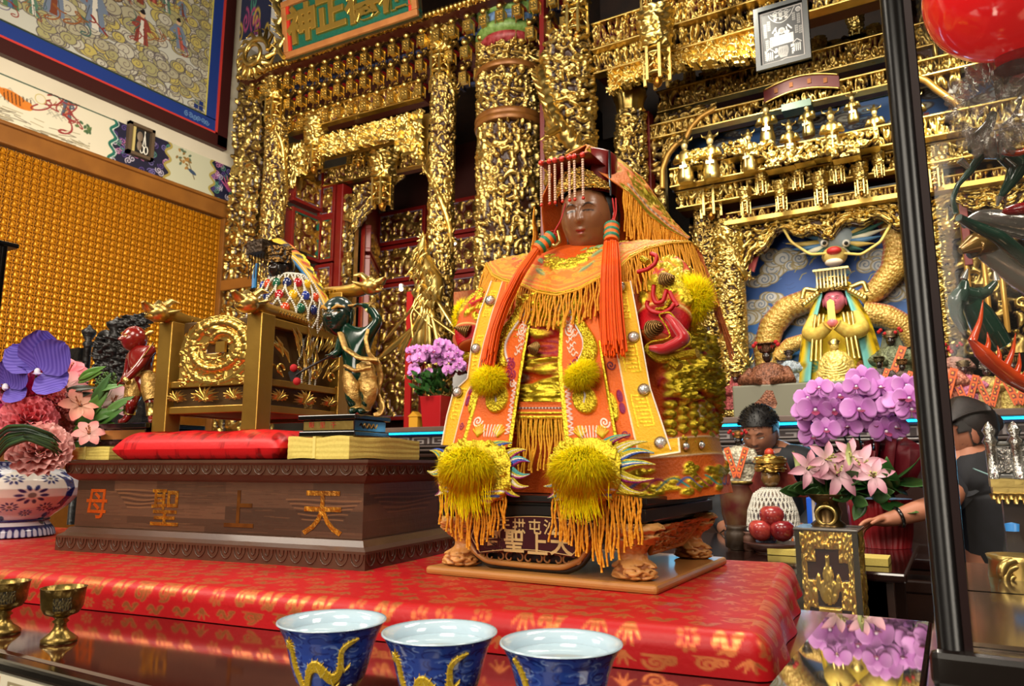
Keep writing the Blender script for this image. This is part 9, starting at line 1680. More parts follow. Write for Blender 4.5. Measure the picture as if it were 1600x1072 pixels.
def middle_ground():
 A=lambda px,py,Y:PY(px,py,Y);rs=np.random.RandomState(9);G=lambda*a:L(*a)
 for px,py,lb,c in((1206,806,'red apple resting on the two lower apples',(150,44,48)),(1189,828,'red apple at the lower left of the three apples',(164,50,52)),(1222,829,'dark red apple at the lower right of the three apples',(120,20,32))):
  p=A(px,py,2.87 if px!=1206 else 2.88);r=.0435;t=thing('apple',lb,'apple',p-Z1*r*.9,0,None);q=lsp(0,math.pi,22);R_=r*(np.sin(q)*(1+.12*np.cos(q)));Zq=r*.92*np.cos(q)-r*.16*np.exp(-(q/.35)**2);m=M();m.lathe(np.stack([R_,Zq],-1)[::-1],p,28);part('flesh',m,mat('apple_%d'%c[0],c,.25,coat=.3,noise=(60,.6,(min(255,c[0]+50),c[1]+40,c[2]+20))),t);m=M();m.tube([p+Z1*r*.7,p+Z1*r*1.15+X1*.004],[.002,.0025],6);part('stalk',m,mat('brown_stalk',(80,54,30),.7),t)
 z=ZO;p=A(1205,842,2.87);zz=(A(1189,828,2.87)[2]-.0435-ZO)*.95;t=thing('fruit_plate','dark plate under the three apples','plate',(p[0],2.89,ZO));m=M();m.lathe([(.06,0),(.065,.006),(.105,zz),(.098,zz),(.0,zz*.9)],(p[0],2.89,ZO+.001),30);part('plate_dish',m,mat('brown_plate',(70,40,34),.4),t)
 p=PZ(1190,860,ZO);p[2]=ZO+.001;t=thing('lidded_jar','small blue and white lidded jar in front of the apples','jar',p);s=1.36;m=M();m.lathe([(.022*s,0),(.03*s,.006*s),(.040*s,.022*s),(.042*s,.03*s),(.036*s,.036*s)],p,28);part('jar_body',m,mat('blue_white_glaze',(50,84,150),.15,coat=.6,noise=(50,.8,(196,210,226))),t);m=M();m.lathe([(.046*s,.036*s),(.044*s,.042*s),(.028*s,.052*s),(.012*s,.056*s),(.014*s,.062*s),(.01*s,.068*s),(0,.069*s)],p,28);part('jar_lid',m,mat('blue_white_glaze'),t)
 p=PZ(1160,838,ZO);p=arr([p[0],3.22,ZO+.001]);p[0]=A(1160,800,3.22)[0];r=.084;hz=A(1160,752,3.22)[2]-ZO;t=thing('incense_urn','brown ceramic urn with dark red patches, under the deity with orange sashes','urn',p);m=M();m.lathe([(r*.6,0),(r*.75,hz*.1),(r,hz*.45),(r*1.05,hz*.75),(r*.95,hz*.92),(r*1.02,hz),(r*.8,hz),(0,hz*.96)],p,30);part('urn_body',m,mat('urn_glaze',(104,74,46),.4,noise=(14,1.0,(84,20,18))),t);m=M();m.tube(p+np.stack([r*1.02*np.cos(lsp(0,6.283,36,endpoint=False)),r*1.02*np.sin(lsp(0,6.283,36,endpoint=False)),np.full(36,hz*.98)],-1),.007,8,closed=True);part('urn_rim',m,BRASS,t)
 q=p+Z1*(hz+.001);altar_deity('deity with long orange sashes and red flowered crown, on the brown urn',q+[.0,0,0],(A(1150,660,3.22)[2]-q[2]),(150,140,120),(30,20,18),2,(130,90,40),61,True,None,False)
 for px,lb,c,s in((1152,'small dark bronze pot beside the pedestal',(60,46,34),1.0),(1172,'small brown clay cup left of the apples',(96,62,48),.8)):
  p=arr([A(px,850,2.9)[0],2.9,ZO+.001]);s=s*1.28;t=thing('small_pot',lb,'pot',p);m=M();m.lathe([(.02*s,0),(.034*s,.01),(.036*s,.05*s),(.028*s,.06*s),(.034*s,.068*s),(.028*s,.068*s),(0,.055*s)],p,24);part('pot_body',m,mat('pot_%d'%c[0],c,.4,.3),t);m=M();[m.tube([p+[sg*.034*s,0,.03*s],p+[sg*.05*s,0,.045*s],p+[sg*.036*s,0,.055*s]],.004,6)for sg in(-1,1)];part('handle',m,mat('pot_%d'%c[0]),t)
 Yq=3.10;p=A(1210,850,Yq);p[2]=ZO+.001;t=thing('netted_deity','small crowned deity under a white bead net with a red cape, behind the apples','statue',p);top=A(1210,706,Yq);H=A(1210,762,Yq)[2]-p[2];Wd=(A(1250,800,Yq)-A(1174,800,Yq))[0]/2;prof=[(Wd,0),(Wd*1.02,H*.35),(Wd*.95,H*.6),(Wd*.7,H*.88),(Wd*.3,H)];m=M();m.lathe(prof,p,36,sy=.8);part('robe',m,mat('patchwork_robe',(120,90,60),.5,noise=(30,.8,(60,70,110))),t);m=M();rad=lambda z:np.interp(z,[q[1]for q in prof],[q[0]for q in prof])
 for i,a in enumerate(lsp(-math.pi,0,15)):
  for s in(-1,1):
   for k in range(34):zz=H*(.99-k*.026);aa=a+s*.105*sin(k*.42+0*i);rr=rad(zz)+.004;m.ell(p+arr([rr*cos(aa),rr*.8*sin(aa),zz]),.0052,None,5)
 part('bead_net',m,mat('white_bead',(226,222,210),.3),t,'white bead net',kind='stuff');hc=p+Z1*(H+.042);m=M();m.ell(hc,(.038,.038,.045),None,14,col=L(120,90,50));head(m,hc,.072,.076,.088,None,(150,110,60),(90,50,30),(40,26,14),None,36);part('head',m,VCG,t);m=M();hh=top[2]-hc[2];Zf=field('nc',50,40,90,3,8,141,'lrb',True);relief_round(m,hc+Z1*.02,.043,hh*.62,Zf,.02);m.lathe([(.062,hh*.55),(.068,hh*.6),(.01,hh*.95)],hc,16);cr=part('crown',m,GOLDC,t);m=M();m.ell(hc+Z1*hh*.95,.020,None,12);part('red_pearl',m,mat('red_pearl',(196,60,34),.3),cr)
 m=M();X=arr([[hc+[s*(.056+.07*q**1.5),.045+.02*q-.03*abs(s)*0,hh*.75-q*(hh*.75+H*.35)]for s in lsp(-1,1,15)]for q in lsp(0,1,18)]);m.grid(X);part('red_cape',m,mat('dark_red_cape',(112,26,24),.6,noise=(40,.6,(150,60,40))),t,solid=.008)
 for k in range(9):m=M();a=-2.4+k*.22;c=p+arr([Wd*1.03*cos(a),Wd*.85*sin(a),H*.30]);m.tube([c,c-Z1*.05],[.006,.004],6);part('coloured_tassel',m,mat('tassel_%d'%(k%4),((226,110,30),(230,190,60),(60,80,150),(216,214,206))[k%4],.5),t)
 p=A(1273,818,3.2);t=thing('white_candle','tall thin white candle left of the lily vase','candle',(p[0],3.2,ZO));m=M();q=A(1273,742,3.2);m.tube([(p[0],3.2,ZO+.012),(p[0],3.2,q[2])],.0075,10);part('candle_stick',m,mat('white_wax',(226,222,216),.5,noise=(14,.4,(190,120,100))),t);m=M();m.lathe([(.03,0),(.03,.008),(.01,.016),(0,.016)],(p[0],3.2,ZO+.001),20);part('candle_foot',m,BRASS,t)
 a,b=A(1262,822,3.42),A(1302,778,3.42);t=thing('blue_lamp','blue box lamp with a white glow, behind the lily vase','lamp',((a[0]+b[0])/2,3.46,ZO));m=M();m.slab((a[0],3.42,ZO+.001),(b[0],3.52,b[2]));part('lamp_box',m,mat('blue_lamp_box',(40,90,170),.4,emis=((30,90,220),.5)),t,bevel=.004);m=M();m.ell(A(1283,797,3.415),(.027,.004,.027),None,16);part('lamp_glow',m,mat('white_glow',(230,245,255),.4,emis=((210,240,255),8)),t)
 p=PZ(1372,852,ZO+.02);m=M();m.slab((p[0]-.065,2.66,ZO+.001),(p[0]+.065,2.78,ZO+.025));part('paper_stack',m,PAP,None,'small yellow joss paper stack in front of the red ribbed pot',.001,cat='paper')
 p=PZ(1240,852,ZO+.015);m=M();m.slab((p[0]-.05,2.8,ZO+.001),(p[0]+.065,2.9,ZO+.022));part('paper_stack',m,PAP,None,'yellow joss paper stack between the apples and the gilded stand',.001,cat='paper')
 bp=arr([BS[0],BS[1],BS[2]+.001]);hv=PY(1305,772,BS[1])[2]-bp[2];t=thing('brass_vase','dark brass vase holding pink lilies, on the square gilded stand','vase',bp);m=M();m.lathe([(.045,0),(.048,.006),(.033,hv*.2),(.038,hv*.45),(.030,hv*.7),(.053,hv*.95),(.057,hv),(.048,hv),(.025,hv*.7)],bp,36);part('vase_body',m,mat('dark_brass',(96,74,40),.3,.8,noise=(40,.5,(60,44,24))),t);m=M();pz=bp+Z1*hv*.35;m.tube(pz+np.stack([.026*np.cos(lsp(0,6.283,20,endpoint=False)),np.full(20,-.040),.026*np.sin(lsp(0,6.283,20,endpoint=False))],-1),.005,8,closed=True);part('gold_ring',m,GOLDB,t)
 def lily(px,py,r,lb,seed,n=None):
  p=PY(px,py,BS[1]-.04+.025*(seed%3));r_=np.random.RandomState(seed);t=thing('lily',lb,'flower',p,0,'pink lilies in the brass vase');n=face_cam(p)+arr([r_.randn()*.35,0,.3])if n is None else arr(n);a,b,n=frame(n)
  for k in range(6):m=M();an=k*1.047+r_.rand()*.3;petal(m,p,a*cos(an)+b*sin(an)+n*.45,n,r,r*.42,(236,196,206),(222,140,166),-.9,.25,(.3,.9,1,.7,.06),11,7,.05,None,k);part('petal',m,PET,t)
  m=M();[m.tube([p,p+(n+a*r_.randn()*.25+b*r_.randn()*.25)*r*.55],[.0015,.003],5,col=L(196,190,110))for _ in range(5)];part('stamens',m,PET,t);m=M();m.tube(smooth([p,p*.5+(bp+Z1*hv)*.5+Z1*.0,bp+Z1*hv*.9],10),.003,6,col=L(60,90,40));part('stem',m,LEAFM,t)
 for k,(px,py,r,lb)in enumerate(((1262,733,.066,'pink lily facing left, leftmost bloom of the brass vase'),(1308,742,.078,'widest open pink lily at the front of the brass vase'),(1346,726,.070,'pale pink lily with white heart, right of the widest lily'),(1290,718,.062,'pink lily behind the widest one, upper left'),(1366,745,.060,'pink lily drooping at the right end of the brass vase'),(1328,712,.058,'small pink lily at the top of the brass vase bunch'))):lily(px,py,r,lb,k)
 for px,py,dx,lb in((1246,721,-14,'closed green lily bud at the left of the lilies'),(1326,708,2,'closed green lily bud at the top of the lilies')):p=PY(px,py,BS[1]);m=M();m.tube([p-[0,0,.035],p,p+[dx*.0008,0,.03]],[.006,.009,.003],10,col=L(190,200,130));part('lily_bud',m,LEAFM,None,lb,cat='flower')
 g='dark green leaves under the lilies'
 for k in range(22):px,py=1262+rs.rand()*100,752+rs.rand()*30;a=PY(px,py,BS[1]+.02);m=M();d=arr([rs.randn(),-.4,rs.randn()*.5]);petal(m,a,d,face_cam(a),.09,.038,(30,54,26),(60,96,44),.5,.2,(.2,.9,1,.6,.04),8,5);part('lily_leaf',m,LEAFM,None,'dark green leaf under the pink lilies',cat='leaf',group=g,solid=.001)
 Yp=3.30;a,b=A(1328,830,Yp),A(1424,780,Yp);c=arr([(a[0]+b[0])/2,Yp,ZO+.001]);r=(b[0]-a[0])/2;t=thing('red_pot','red ribbed paper wrapped pot of the big purple orchids','pot',c);zb,zt=ZO+.001,b[2];m=M();m.lathe([(r*.86,0),(r*.95,(zt-zb)*.3),(r,(zt-zb)*.8),(r*1.02,zt-zb),(r*.9,zt-zb),(0,(zt-zb)*.95)],c,120,wob=lambda th:1+.035*np.sign(np.sin(th*30)));part('ribbed_wrap',m,mat('crimson_wrap',(150,16,26),.5),t)
 m=M()
 for k in range(16):a_=rs.rand()*6.28;d=arr([cos(a_),sin(a_)*.7,.9+rs.rand()]);petal(m,c+Z1*(zt-zb),d,arr([-d[1],d[0],.5]),.19+.08*rs.rand(),.15,(90,8,22),(120,14,34),.3,.2,(.6,1,1,.8,.5),6,5,.1,None,k)
 part('red_gauze',m,mat('dark_red_gauze',(110,10,28),.5,alpha=.85),t,'dark red gauze ribbon',solid=.001)
 for k in range(18):a_=rs.rand()*6.28;o=c+Z1*(zt-zb+rs.rand()*.10)+[.06+.06*rs.randn(),-.1,0];d=arr([cos(a_),-.5,.35*rs.randn()]);m=M();petal(m,o,d,Z1+face_cam(o)*.6,.19,.075,(26,60,24),(60,110,50),.6,.15,(.3,1,.9,.5,.04),9,5);part('orchid_leaf',m,LEAFM,None,'green leaf over the red ribbed pot',cat='leaf',group='green leaves over the red ribbed pot',solid=.001)
 for k in range(5):p0=c+Z1*(zt-zb);p1=A(1290+k*26,690-(k%2)*10,Yp-.05);p2=A(1275+k*32,620,Yp-.1);m=M();m.tube(smooth([p0,p1,p2],14),.004,6,col=L(40,54,30));part('flower_spike',m,LEAFM,None,'thin orchid stem rising from the red ribbed pot',cat='stem',group='orchid stems in the red ribbed pot')
 pts=[(1262,622),(1280,606),(1298,612),(1258,642),(1274,640),(1288,654),(1303,640),(1270,664),(1291,672),(1272,682),(1312,668),(1324,632),(1322,650),(1342,640),(1340,660),(1325,668),(1338,604),(1358,606),(1348,592),(1360,642),(1376,628),(1393,634),(1385,655),(1399,668),(1384,674),(1366,662),(1400,610),(1416,602),(1421,622),(1408,626),(1376,606),(1424,640),(1312,618)]
 orchids(pts,.104,Yp-.15,'lilac moth orchid bloom of the big spray right of the statue','lilac moth orchids of the big spray right of the statue',0,4)
 Yl=4.42;c=arr([A(684,640,Yl)[0],Yl,0]);zb=ZA+.001;zt=A(684,620,Yl)[2];r=.088
 t=thing('red_pot','square red pot of purple orchids on the back altar, left of the statue','pot',(c[0],c[1],zb));m=M();m.hexa([(c[0]+sx*r*.9,Yl+sy*r*.9,zb)for sx,sy in((-1,-1),(1,-1),(1,1),(-1,1))],[(c[0]+sx*r*1.1,Yl+sy*r*1.1,zt)for sx,sy in((-1,-1),(1,-1),(1,1),(-1,1))]);part('pot_body',m,mat('red_glazed_pot',(170,22,30),.35),t,bevel=.006);m=M();m.slab((c[0]-r*1.05,Yl-r*1.05,zt-.012),(c[0]+r*1.05,Yl+r*1.05,zt+.002));part('soil',m,DARK,t)
 m=M()
 for k in range(110):a_=rs.rand()*6.28;o=arr([c[0]+rs.randn()*.06,Yl-.06+rs.randn()*.04,zt+rs.rand()*.16]);d=arr([cos(a_),-.4,.6*rs.rand()]);petal(m,o,d,Z1-Y1,.08,.04,(24,56,20),(56,104,44),.5,.2,(.3,1,.9,.5,.05),5,3)
 part('pot_foliage',m,LEAFM,None,'bushy green foliage in the square red pot',0,'stuff','foliage');m=M()
 for k in range(60):o=arr([c[0]+rs.randn()*.12,Yl+.04,zt+.12+rs.rand()*.2]);petal(m,o,rs.randn(3),-Y1+Z1,.08,.04,(70,10,20),(100,20,34),.5,.2,(.3,1,.9,.5,.05),5,3)
 part('dark_red_foliage',m,LEAFM,None,'dark red foliage under the purple orchids left of the statue',0,'stuff','foliage')
 pts2=[(x,548+14*((i*7)%5)/5+(abs(x-684)**2)*.006-12+(i%3)*9)for i,x in enumerate(lsp(640,728,30))]+[(646,580),(655,588),(668,582),(690,584),(700,578),(714,572)]
 orchids(pts2,.088,Yl-.08,'purple orchid bloom of the spray in the square red pot, left of the statue','purple orchids in the square red pot',0,6)
 p=A(650,632,4.4);p[2]=ZA+.042;m=M();m.slab(p-[.04,.03,.04],p+[.04,.03,.05]);m.prism([(-.05,.05),(.05,.05),(0,.09)],p-[0,.035,0],X1,Z1,Y1,.07);t=thing('yellow_house','small yellow house-shaped box beside the square red pot','box',p-Z1*.04);part('house_box',m,mat('yellow_box',(206,150,40),.5),t)
middle_ground()
# PEOPLE
def person_at_table():
 Y=3.78;A=lambda px,py,dy=0:PY(px,py,Y+dy);foot=A(1200,700);cx=A(1197,700)[0]
 t=thing('person','person with short black hair looking down, in a dark jacket, behind the offering table','person',(cx,Y+.05,0));hc=A(1187,676,-.05);hw=.165
 sk=SK();hip=sk.add((cx,Y+.08,.88),(.17,.12));ch=sk.chain(hip,((cx,Y+.06,1.08),(.16,.11)),((cx-.005,Y+.03,1.28),(.18,.115)),((cx-.01,Y+.02,1.38),(.13,.08)),((cx-.012,Y,1.44),.058),((hc[0],hc[1]+.02,hc[2]-.06),.055))
 for s in(-1,1):
  k=sk.chain(3-0,((cx+s*.20,Y+.03,1.36),.072),((cx+s*.25,Y+.0,1.14),.056),((cx+s*.16,Y-.18,1.03),.044),((cx+s*.10,Y-.27,1.05),.032));sk.hand(k,(cx+s*.10,Y-.27,1.05),(-s*.3,-1,-.15),(0,0,-1),.17,.35,.28,s)
  k=sk.chain(hip,((cx+s*.10,Y+.08,.78),.10),((cx+s*.11,Y+.06,.46),.068),((cx+s*.11,Y+.1,.09),.045));sk.chain(k,((cx+s*.12,Y+.05,.045),.042),((cx+s*.13,Y-.10,.03),.034))
 m=M();sk_into(m,sk,0,(150,98,72),2);b=part('body',m,mat('skin',vcol=True,rough=.5),t)
 R=rot(.42,0,-.10);m=M();head(m,hc,hw,.20,.235,R,(158,104,76),(140,74,64),(26,18,16),(220,210,200),90,0,.8,.018,.85,(18,15,15),.50);ears(m,hc,hw,.22,R,(150,96,70));part('head',m,mat('skin'),t);m=M();rs=np.random.RandomState(4)
 m.ell(hc+R@arr([0,.025,.035]),(hw*.55,.098,.098),R,24);
 for k in range(500):d=rs.randn(3);d[2]=abs(d[2])*.8+.1;d[1]+=.25;d/=np.linalg.norm(d);o=hc+R@(arr([0,.02,.035])+d*arr([hw*.54,.098,.098]));m.tube([o,o+R@(d*.012+arr([0,-.012,.002]))],[.003,.0006],3)
 part('hair',m,mat('black_hair'),t)
 m=M();sk2=SK();hip2=sk2.add((cx,Y+.08,.80),(.185,.135));sk2.chain(hip2,((cx,Y+.06,1.08),(.176,.125)),((cx-.005,Y+.035,1.28),(.195,.13)),((cx-.01,Y+.03,1.385),(.14,.088)),((cx-.012,Y+.02,1.43),.066))
 for s in(-1,1):sk2.chain(3,((cx+s*.20,Y+.035,1.365),.084),((cx+s*.25,Y+.0,1.14),.068),((cx+s*.165,Y-.17,1.035),.054))
 sk_into(m,sk2,0,None,2);part('jacket',m,mat('black_jacket',(16,18,24),.7,noise=(30,.5,(28,30,38))),t,'dark jacket')
 m=M();c0=A(1188,715,-.16);m.prism([(-.035,.05),(.035,.05),(.02,-.10),(-.01,-.12)],arr([cx-.03,Y-.105,1.34]),X1,Z1,-Y1,.01);part('shirt_front',m,mat('pale_blue_shirt',(150,190,214),.6),t,'pale blue shirt at the neck');m=M();m.ell((cx,Y+.08,.86),(.19,.15,.14),None,24)
 for s in(-1,1):m.tube([(cx+s*.10,Y+.08,.82),(cx+s*.11,Y+.06,.46),(cx+s*.11,Y+.1,.08)],[.115,.082,.06],16)
 part('trousers',m,mat('dark_trousers',(30,32,40),.8),t);m=M();[m.ell((cx+s*.125,Y-.02,.04),(.05,.14,.04),None,14)for s in(-1,1)];part('shoes',m,BLACK,t)
person_at_table()
def person_at_right():
 Y=3.36;A=lambda px,py,dy=0:PY(px,py,Y+dy);hc=A(1508,680);cx=A(1512,760)[0];t=thing('person','person in a dark shirt with a black wristband, reaching out behind the glass case','person',(cx+.05,Y+.05,0))
 wr=A(1392,812,-.25);el=A(1478,788,-.16);sh=A(1490,742,.0);hn=A(1345,818,-.27)
 sk=SK();hip=sk.add((cx+.14,Y+.08,.86),(.17,.13));sk.chain(hip,((cx+.10,Y+.06,1.06),(.16,.12)),((cx+.045,Y+.03,1.26),(.17,.12)),((cx+.02,Y+.0,1.37),(.12,.09)),((cx-.005,Y,1.43),.058),((hc[0]+.02,hc[1]+.01,hc[2]-.07),.056))
 k=sk.chain(3,(sh,.068),(el,.050),(el*.5+wr*.5+[0,0,.004],.042),(wr,.029));sk.hand(k,wr,hn-wr,(0,-.45,-1),np.linalg.norm(hn-wr)*1.45,.5,.3,-1)
 k=sk.chain(3,((cx+.20,Y+.1,1.30),.068),((cx+.28,Y+.08,1.08),.054),((cx+.22,Y-.1,.98),.04));sk.hand(k,(cx+.22,Y-.1,.98),(-.4,-1,-.1),(0,0,-1),.17,.4,.3,1)
 for s in(-1,1):k=sk.chain(hip,((cx+.14+s*.10,Y+.08,.76),.10),((cx+.14+s*.11,Y+.06,.45),.068),((cx+.14+s*.11,Y+.1,.09),.045));sk.chain(k,((cx+.14+s*.12,Y+.05,.045),.042),((cx+.14+s*.13,Y-.1,.03),.034))
 m=M();sk_into(m,sk,0,(196,128,98),2);part('body',m,mat('skin'),t)
 R=rot(.25,0,-1.25);m=M();head(m,hc,.155,.20,.235,R,(176,112,84),(150,80,70),(30,20,18),(220,210,200),90,0,.8,.02,.9,(30,22,22),.5);ears(m,hc,.155,.22,R,(176,110,84));part('head',m,mat('skin'),t)
 m=M();m.ell(hc+R@arr([0,.03,.035]),(.086,.10,.10),R,24);rs=np.random.RandomState(8)
 for k in range(40):
  a=(k-20)*.07;P_=[hc+R@arr([.088*sin(a*1.1),-.075+.16*q,.06+.085*sin(q*2.6)*cos(a)])for q in lsp(0,1,10)];m.tube(P_,.006,5)
 m.ell(hc+R@arr([0,.115,.02]),(.034,.030,.036),R,18);part('hair',m,mat('dark_brown_hair',(30,22,22),.5,noise=(60,.5,(52,38,36))),t,'dark hair combed back into a bun')
 m=M();sk2=SK();h2=sk2.add((cx+.14,Y+.08,.78),(.18,.145));sk2.chain(h2,((cx+.10,Y+.06,1.06),(.175,.135)),((cx+.045,Y+.03,1.26),(.19,.14)),((cx+.02,Y+.01,1.375),(.145,.105)),((cx-.0,Y+.005,1.44),.076));sk2.chain(3,(sh,.084),(sh*.25+el*.75,.066));sk2.chain(3,((cx+.20,Y+.1,1.305),.084),((cx+.28,Y+.08,1.10),.07));sk_into(m,sk2,0,None,2);part('shirt',m,mat('dark_navy_shirt',(20,22,30),.75,noise=(24,.5,(32,34,44))),t,'dark short sleeved shirt')
 d=(wr-el)/np.linalg.norm(wr-el);m=M();c=wr-d*.03;a,b,_=frame(d);q=lsp(0,6.283,28,endpoint=False);m.tube(c+np.outer(np.cos(q)*.0335,a)+np.outer(np.sin(q)*.0335,b),.007,8,closed=True);part('wristband',m,BLACK,t,'black wristband')
 m=M();m.ell((cx+.14,Y+.08,.84),(.195,.165,.15),None,24)
 for s in(-1,1):m.tube([(cx+.14+s*.10,Y+.08,.80),(cx+.14+s*.11,Y+.06,.45),(cx+.14+s*.11,Y+.1,.08)],[.115,.082,.06],16)
 part('trousers',m,mat('dark_trousers'),t);m=M();[m.ell((cx+.14+s*.125,Y-.02,.04),(.05,.14,.04),None,14)for s in(-1,1)];part('shoes',m,BLACK,t)
 m=M();m.tube(smooth([A(1520,732,-.2),A(1535,738,-.2),A(1548,743,-.2)],8),.003,6);part('pale_piping',m,mat('pale_piping',(150,190,190),.5),t)
person_at_right()
# GLASS CASE AT THE RIGHT
def glass_case():
 Yf=.745;px0=(PY(1371,0,Yf)[0]+PY(1468,1016,Yf)[0])/2;x0=PY(1448,600,Yf)[0];zb=PY(1480,1012,Yf)[2];xr=.62;Yb=1.35
 t=thing('display_case','black framed glass display case with a round post, at the right edge of the photo','case',(.3,1.0,0))
 r=.0100;m=M();[m.tube([(x,y,zb),(x,y,2.35)],r,20)for x,y in((x0,Yf),)];part('corner_post',m,mat('ebony_post',(7,5,5),.28,coat=.0,spec=.25),t)
 m=M();m.slab((x0+.009,Yf-.002,zb),(x0+.016,Yf+.012,2.35));part('inner_bead',m,mat('dark_maroon_bead',(30,8,8),.5,spec=.2),t)
 for x,y in((xr,Yf),(xr,Yb),(x0+.01,Yb)):m=M();m.tube([(x,y,zb),(x,y,2.35)],r,16);part('corner_post',m,BLACK,t)
 m=M()
 for k,(o,a,b)in enumerate(((.016,-.030,0),(.021,-.052,-.030),(.012,-.075,-.052),(.021,-.12,-.075))):m.slab((x0-o,Yf-o,zb+a),(xr+.03,Yb+.03,zb+b))
 part('case_base',m,mat('ebony_base',(20,14,12),.25,coat=.5),t,bevel=.006)
 m=M();m.slab((x0,Yf,2.33),(xr,Yb,2.38));part('case_roof',m,mat('thin_clear_glass'),t);m=M();m.slab((x0+.0,Yf+.0,0),(xr-.0,Yb,zb-.121));part('case_cabinet',m,mat('dark_altar_wood'),t)
 GL=mat('case_glass',(70,66,62),.02,alpha=.07,coat=1.0,spec=.8)
 for nm,p0,p1 in(('front_glass',(x0+.02,Yf+.002,zb),(xr,Yf+.006,2.33)),('side_glass',(x0+.004,Yf+.02,zb),(x0+.008,Yb,2.33))):m=M();m.slab(p0,p1);part(nm,m,GL,t,'clear glass pane')
 m=M();m.slab((x0+.012,Yf+.014,zb+.0005),(xr-.01,Yb,zb+.004));part('case_floor',m,mat('brown_mirror_floor',(96,76,56),.12,.6),t)
 m=M();c=PY(1503,948,1.05);m.slab((c[0],1.05,zb+.004),(c[0]+.07,1.06,c[2]));part('inner_panel',m,mat('bronze_panel',(84,66,44),.3,.3),t);m=M();[m.box((c[0]+.012,1.047,c[2]-.012-k*.006),(.006,.003,.004))for k in range(5)];part('red_digits',m,mat('red_digits',(230,50,30),.4,emis=((255,50,20),1.5)),t,kind='stuff')
 return zb
ZG=glass_case()
def case_contents():
 A=lambda px,py,w=1.15:PW(px,py,w);rs=np.random.RandomState(3)
 c=A(1562,-16,1.05);r=.098;t=thing('red_lantern','shiny round red lantern at the top right, inside the glass case','lantern',c-Z1*(r+.08));m=M();q=lsp(0,math.pi,40);m.lathe(np.stack([r*np.sin(q),-r*1.0*np.cos(q)],-1),c,48);part('lantern_ball',m,mat('red_balloon',(214,8,20),.12,coat=1.0,emis=((230,6,14),.45)),t);m=M();k=A(1582,70,1.05);m.lathe([(.026,0),(.024,.03),(.03,.05)],k-Z1*.035,24);part('lantern_neck',m,mat('dim_red_neck',(120,20,24),.2,alpha=.8,coat=.5),t);m=M();m.tube([c+Z1*r,(c[0],c[1],2.33)],.004,6);part('hanging_cord',m,BLACK,t)
 c=A(1552,168,1.1);m=M();n=60;th=lsp(.01,math.pi-.01,n)[:,None];ph=lsp(0,2*math.pi,n,endpoint=False)[None,:];rr=.055*(1+.16*np.sin(th*9+ph*5)+.14*np.sin(ph*11-th*7)+.08*np.sin(th*21+ph*17));X=c+np.stack([rr*np.sin(th)*np.cos(ph)*.95,rr*np.sin(th)*np.sin(ph)*.7,rr*np.cos(th)*1.1],-1);m.grid(X,cv=True,flip=True);part('plastic_wrapping',m,mat('crumpled_plastic',(150,140,130),.06,alpha=.35,coat=1.0,spec=1.0,bump=('noise',60,.6)),None,'crumpled clear plastic wrapping below the red lantern',cat='wrapping')
 t=thing('dragon_sculpture','dark green and smoky glass dragon sculpture with orange flames, inside the glass case','sculpture',A(1550,560,1.15));GRN=mat('dark_green_glass',(16,58,44),.15,coat=.8);SM=mat('smoky_grey_glass',(150,146,140),.15,.5,coat=.6,bump=('noise',40,.3));OR=mat('orange_flame_glass',(226,70,16),.12,coat=.9,noise=(20,.4,(240,110,30)))
 def tube(nm,pts,r,mt_,w=1.15,par=t,n=10,flat=1.0):P_=smooth([A(*p[:2],w+(p[2]if len(p)>2 else 0))for p in pts],40);m=M();m.tube(P_,np.interp(lsp(0,1,40),lsp(0,1,len(r)),r),n,flat=flat);return part(nm,m,mt_,par)
 b=tube('dragon_body',[(1640,420),(1600,405,.02),(1560,370),(1520,352),(1498,340,-.01)],[.014,.013,.012,.009,.006],GRN);b2=tube('grey_body',[(1660,350),(1600,352),(1560,345),(1530,340),(1505,352)],[.026,.026,.022,.016,.006],SM,1.2);tube('grey_body',[(1660,440),(1600,420),(1560,400),(1530,388),(1514,400)],[.05,.042,.03,.02,.006],SM,1.2);tube('grey_body',[(1500,392),(1525,380),(1560,386)],[.006,.02,.01],mat('amber_glass',(160,120,50),.2,.5,coat=.6),1.19)
 l=tube('dragon_leg',[(1552,176),(1545,196),(1530,215),(1524,236),(1516,208)],[.006,.009,.012,.010,.004],GRN);tube('dragon_leg',[(1560,240),(1540,236),(1524,232)],[.009,.012,.010],GRN);tube('dragon_leg',[(1570,240),(1592,258),(1580,282),(1562,310)],[.014,.016,.009,.004],GRN);tube('dragon_leg',[(1508,438),(1504,455),(1494,472),(1494,490),(1502,505),(1506,516)],[.005,.012,.014,.010,.009,.006],GRN);tube('dragon_leg',[(1506,456),(1524,462),(1542,455),(1556,440)],[.010,.012,.008,.004],GRN);tube('dragon_leg',[(1516,470),(1530,492),(1545,518),(1560,540)],[.014,.02,.022,.02],GRN)
 tube('whisker',[(1590,128),(1594,160),(1584,182),(1566,196)],[.003,.003,.003,.002],GRN);tube('whisker',[(1532,244),(1512,272),(1496,290),(1488,312),(1494,334)],[.007,.006,.004,.004,.004],GRN)
 for px,py,qx,qy in((1518,205,1512,198),(1506,436,1512,420),(1557,438,1554,424),(1505,516,1508,524),(1562,308,1558,322),(1500,250,1522,270)):tube('silver_claw',[(px,py),(qx,qy)],[.006,.0015],mat('silver_claw',(206,206,200),.2,.8))
 m=M();base=smooth([A(1516,530,1.08),A(1545,562,1.08),A(1580,590,1.08),A(1630,615,1.08)],60);m.tube(base,np.interp(lsp(0,1,60),[0,.2,1],[.005,.014,.018]),10,flat=.6)
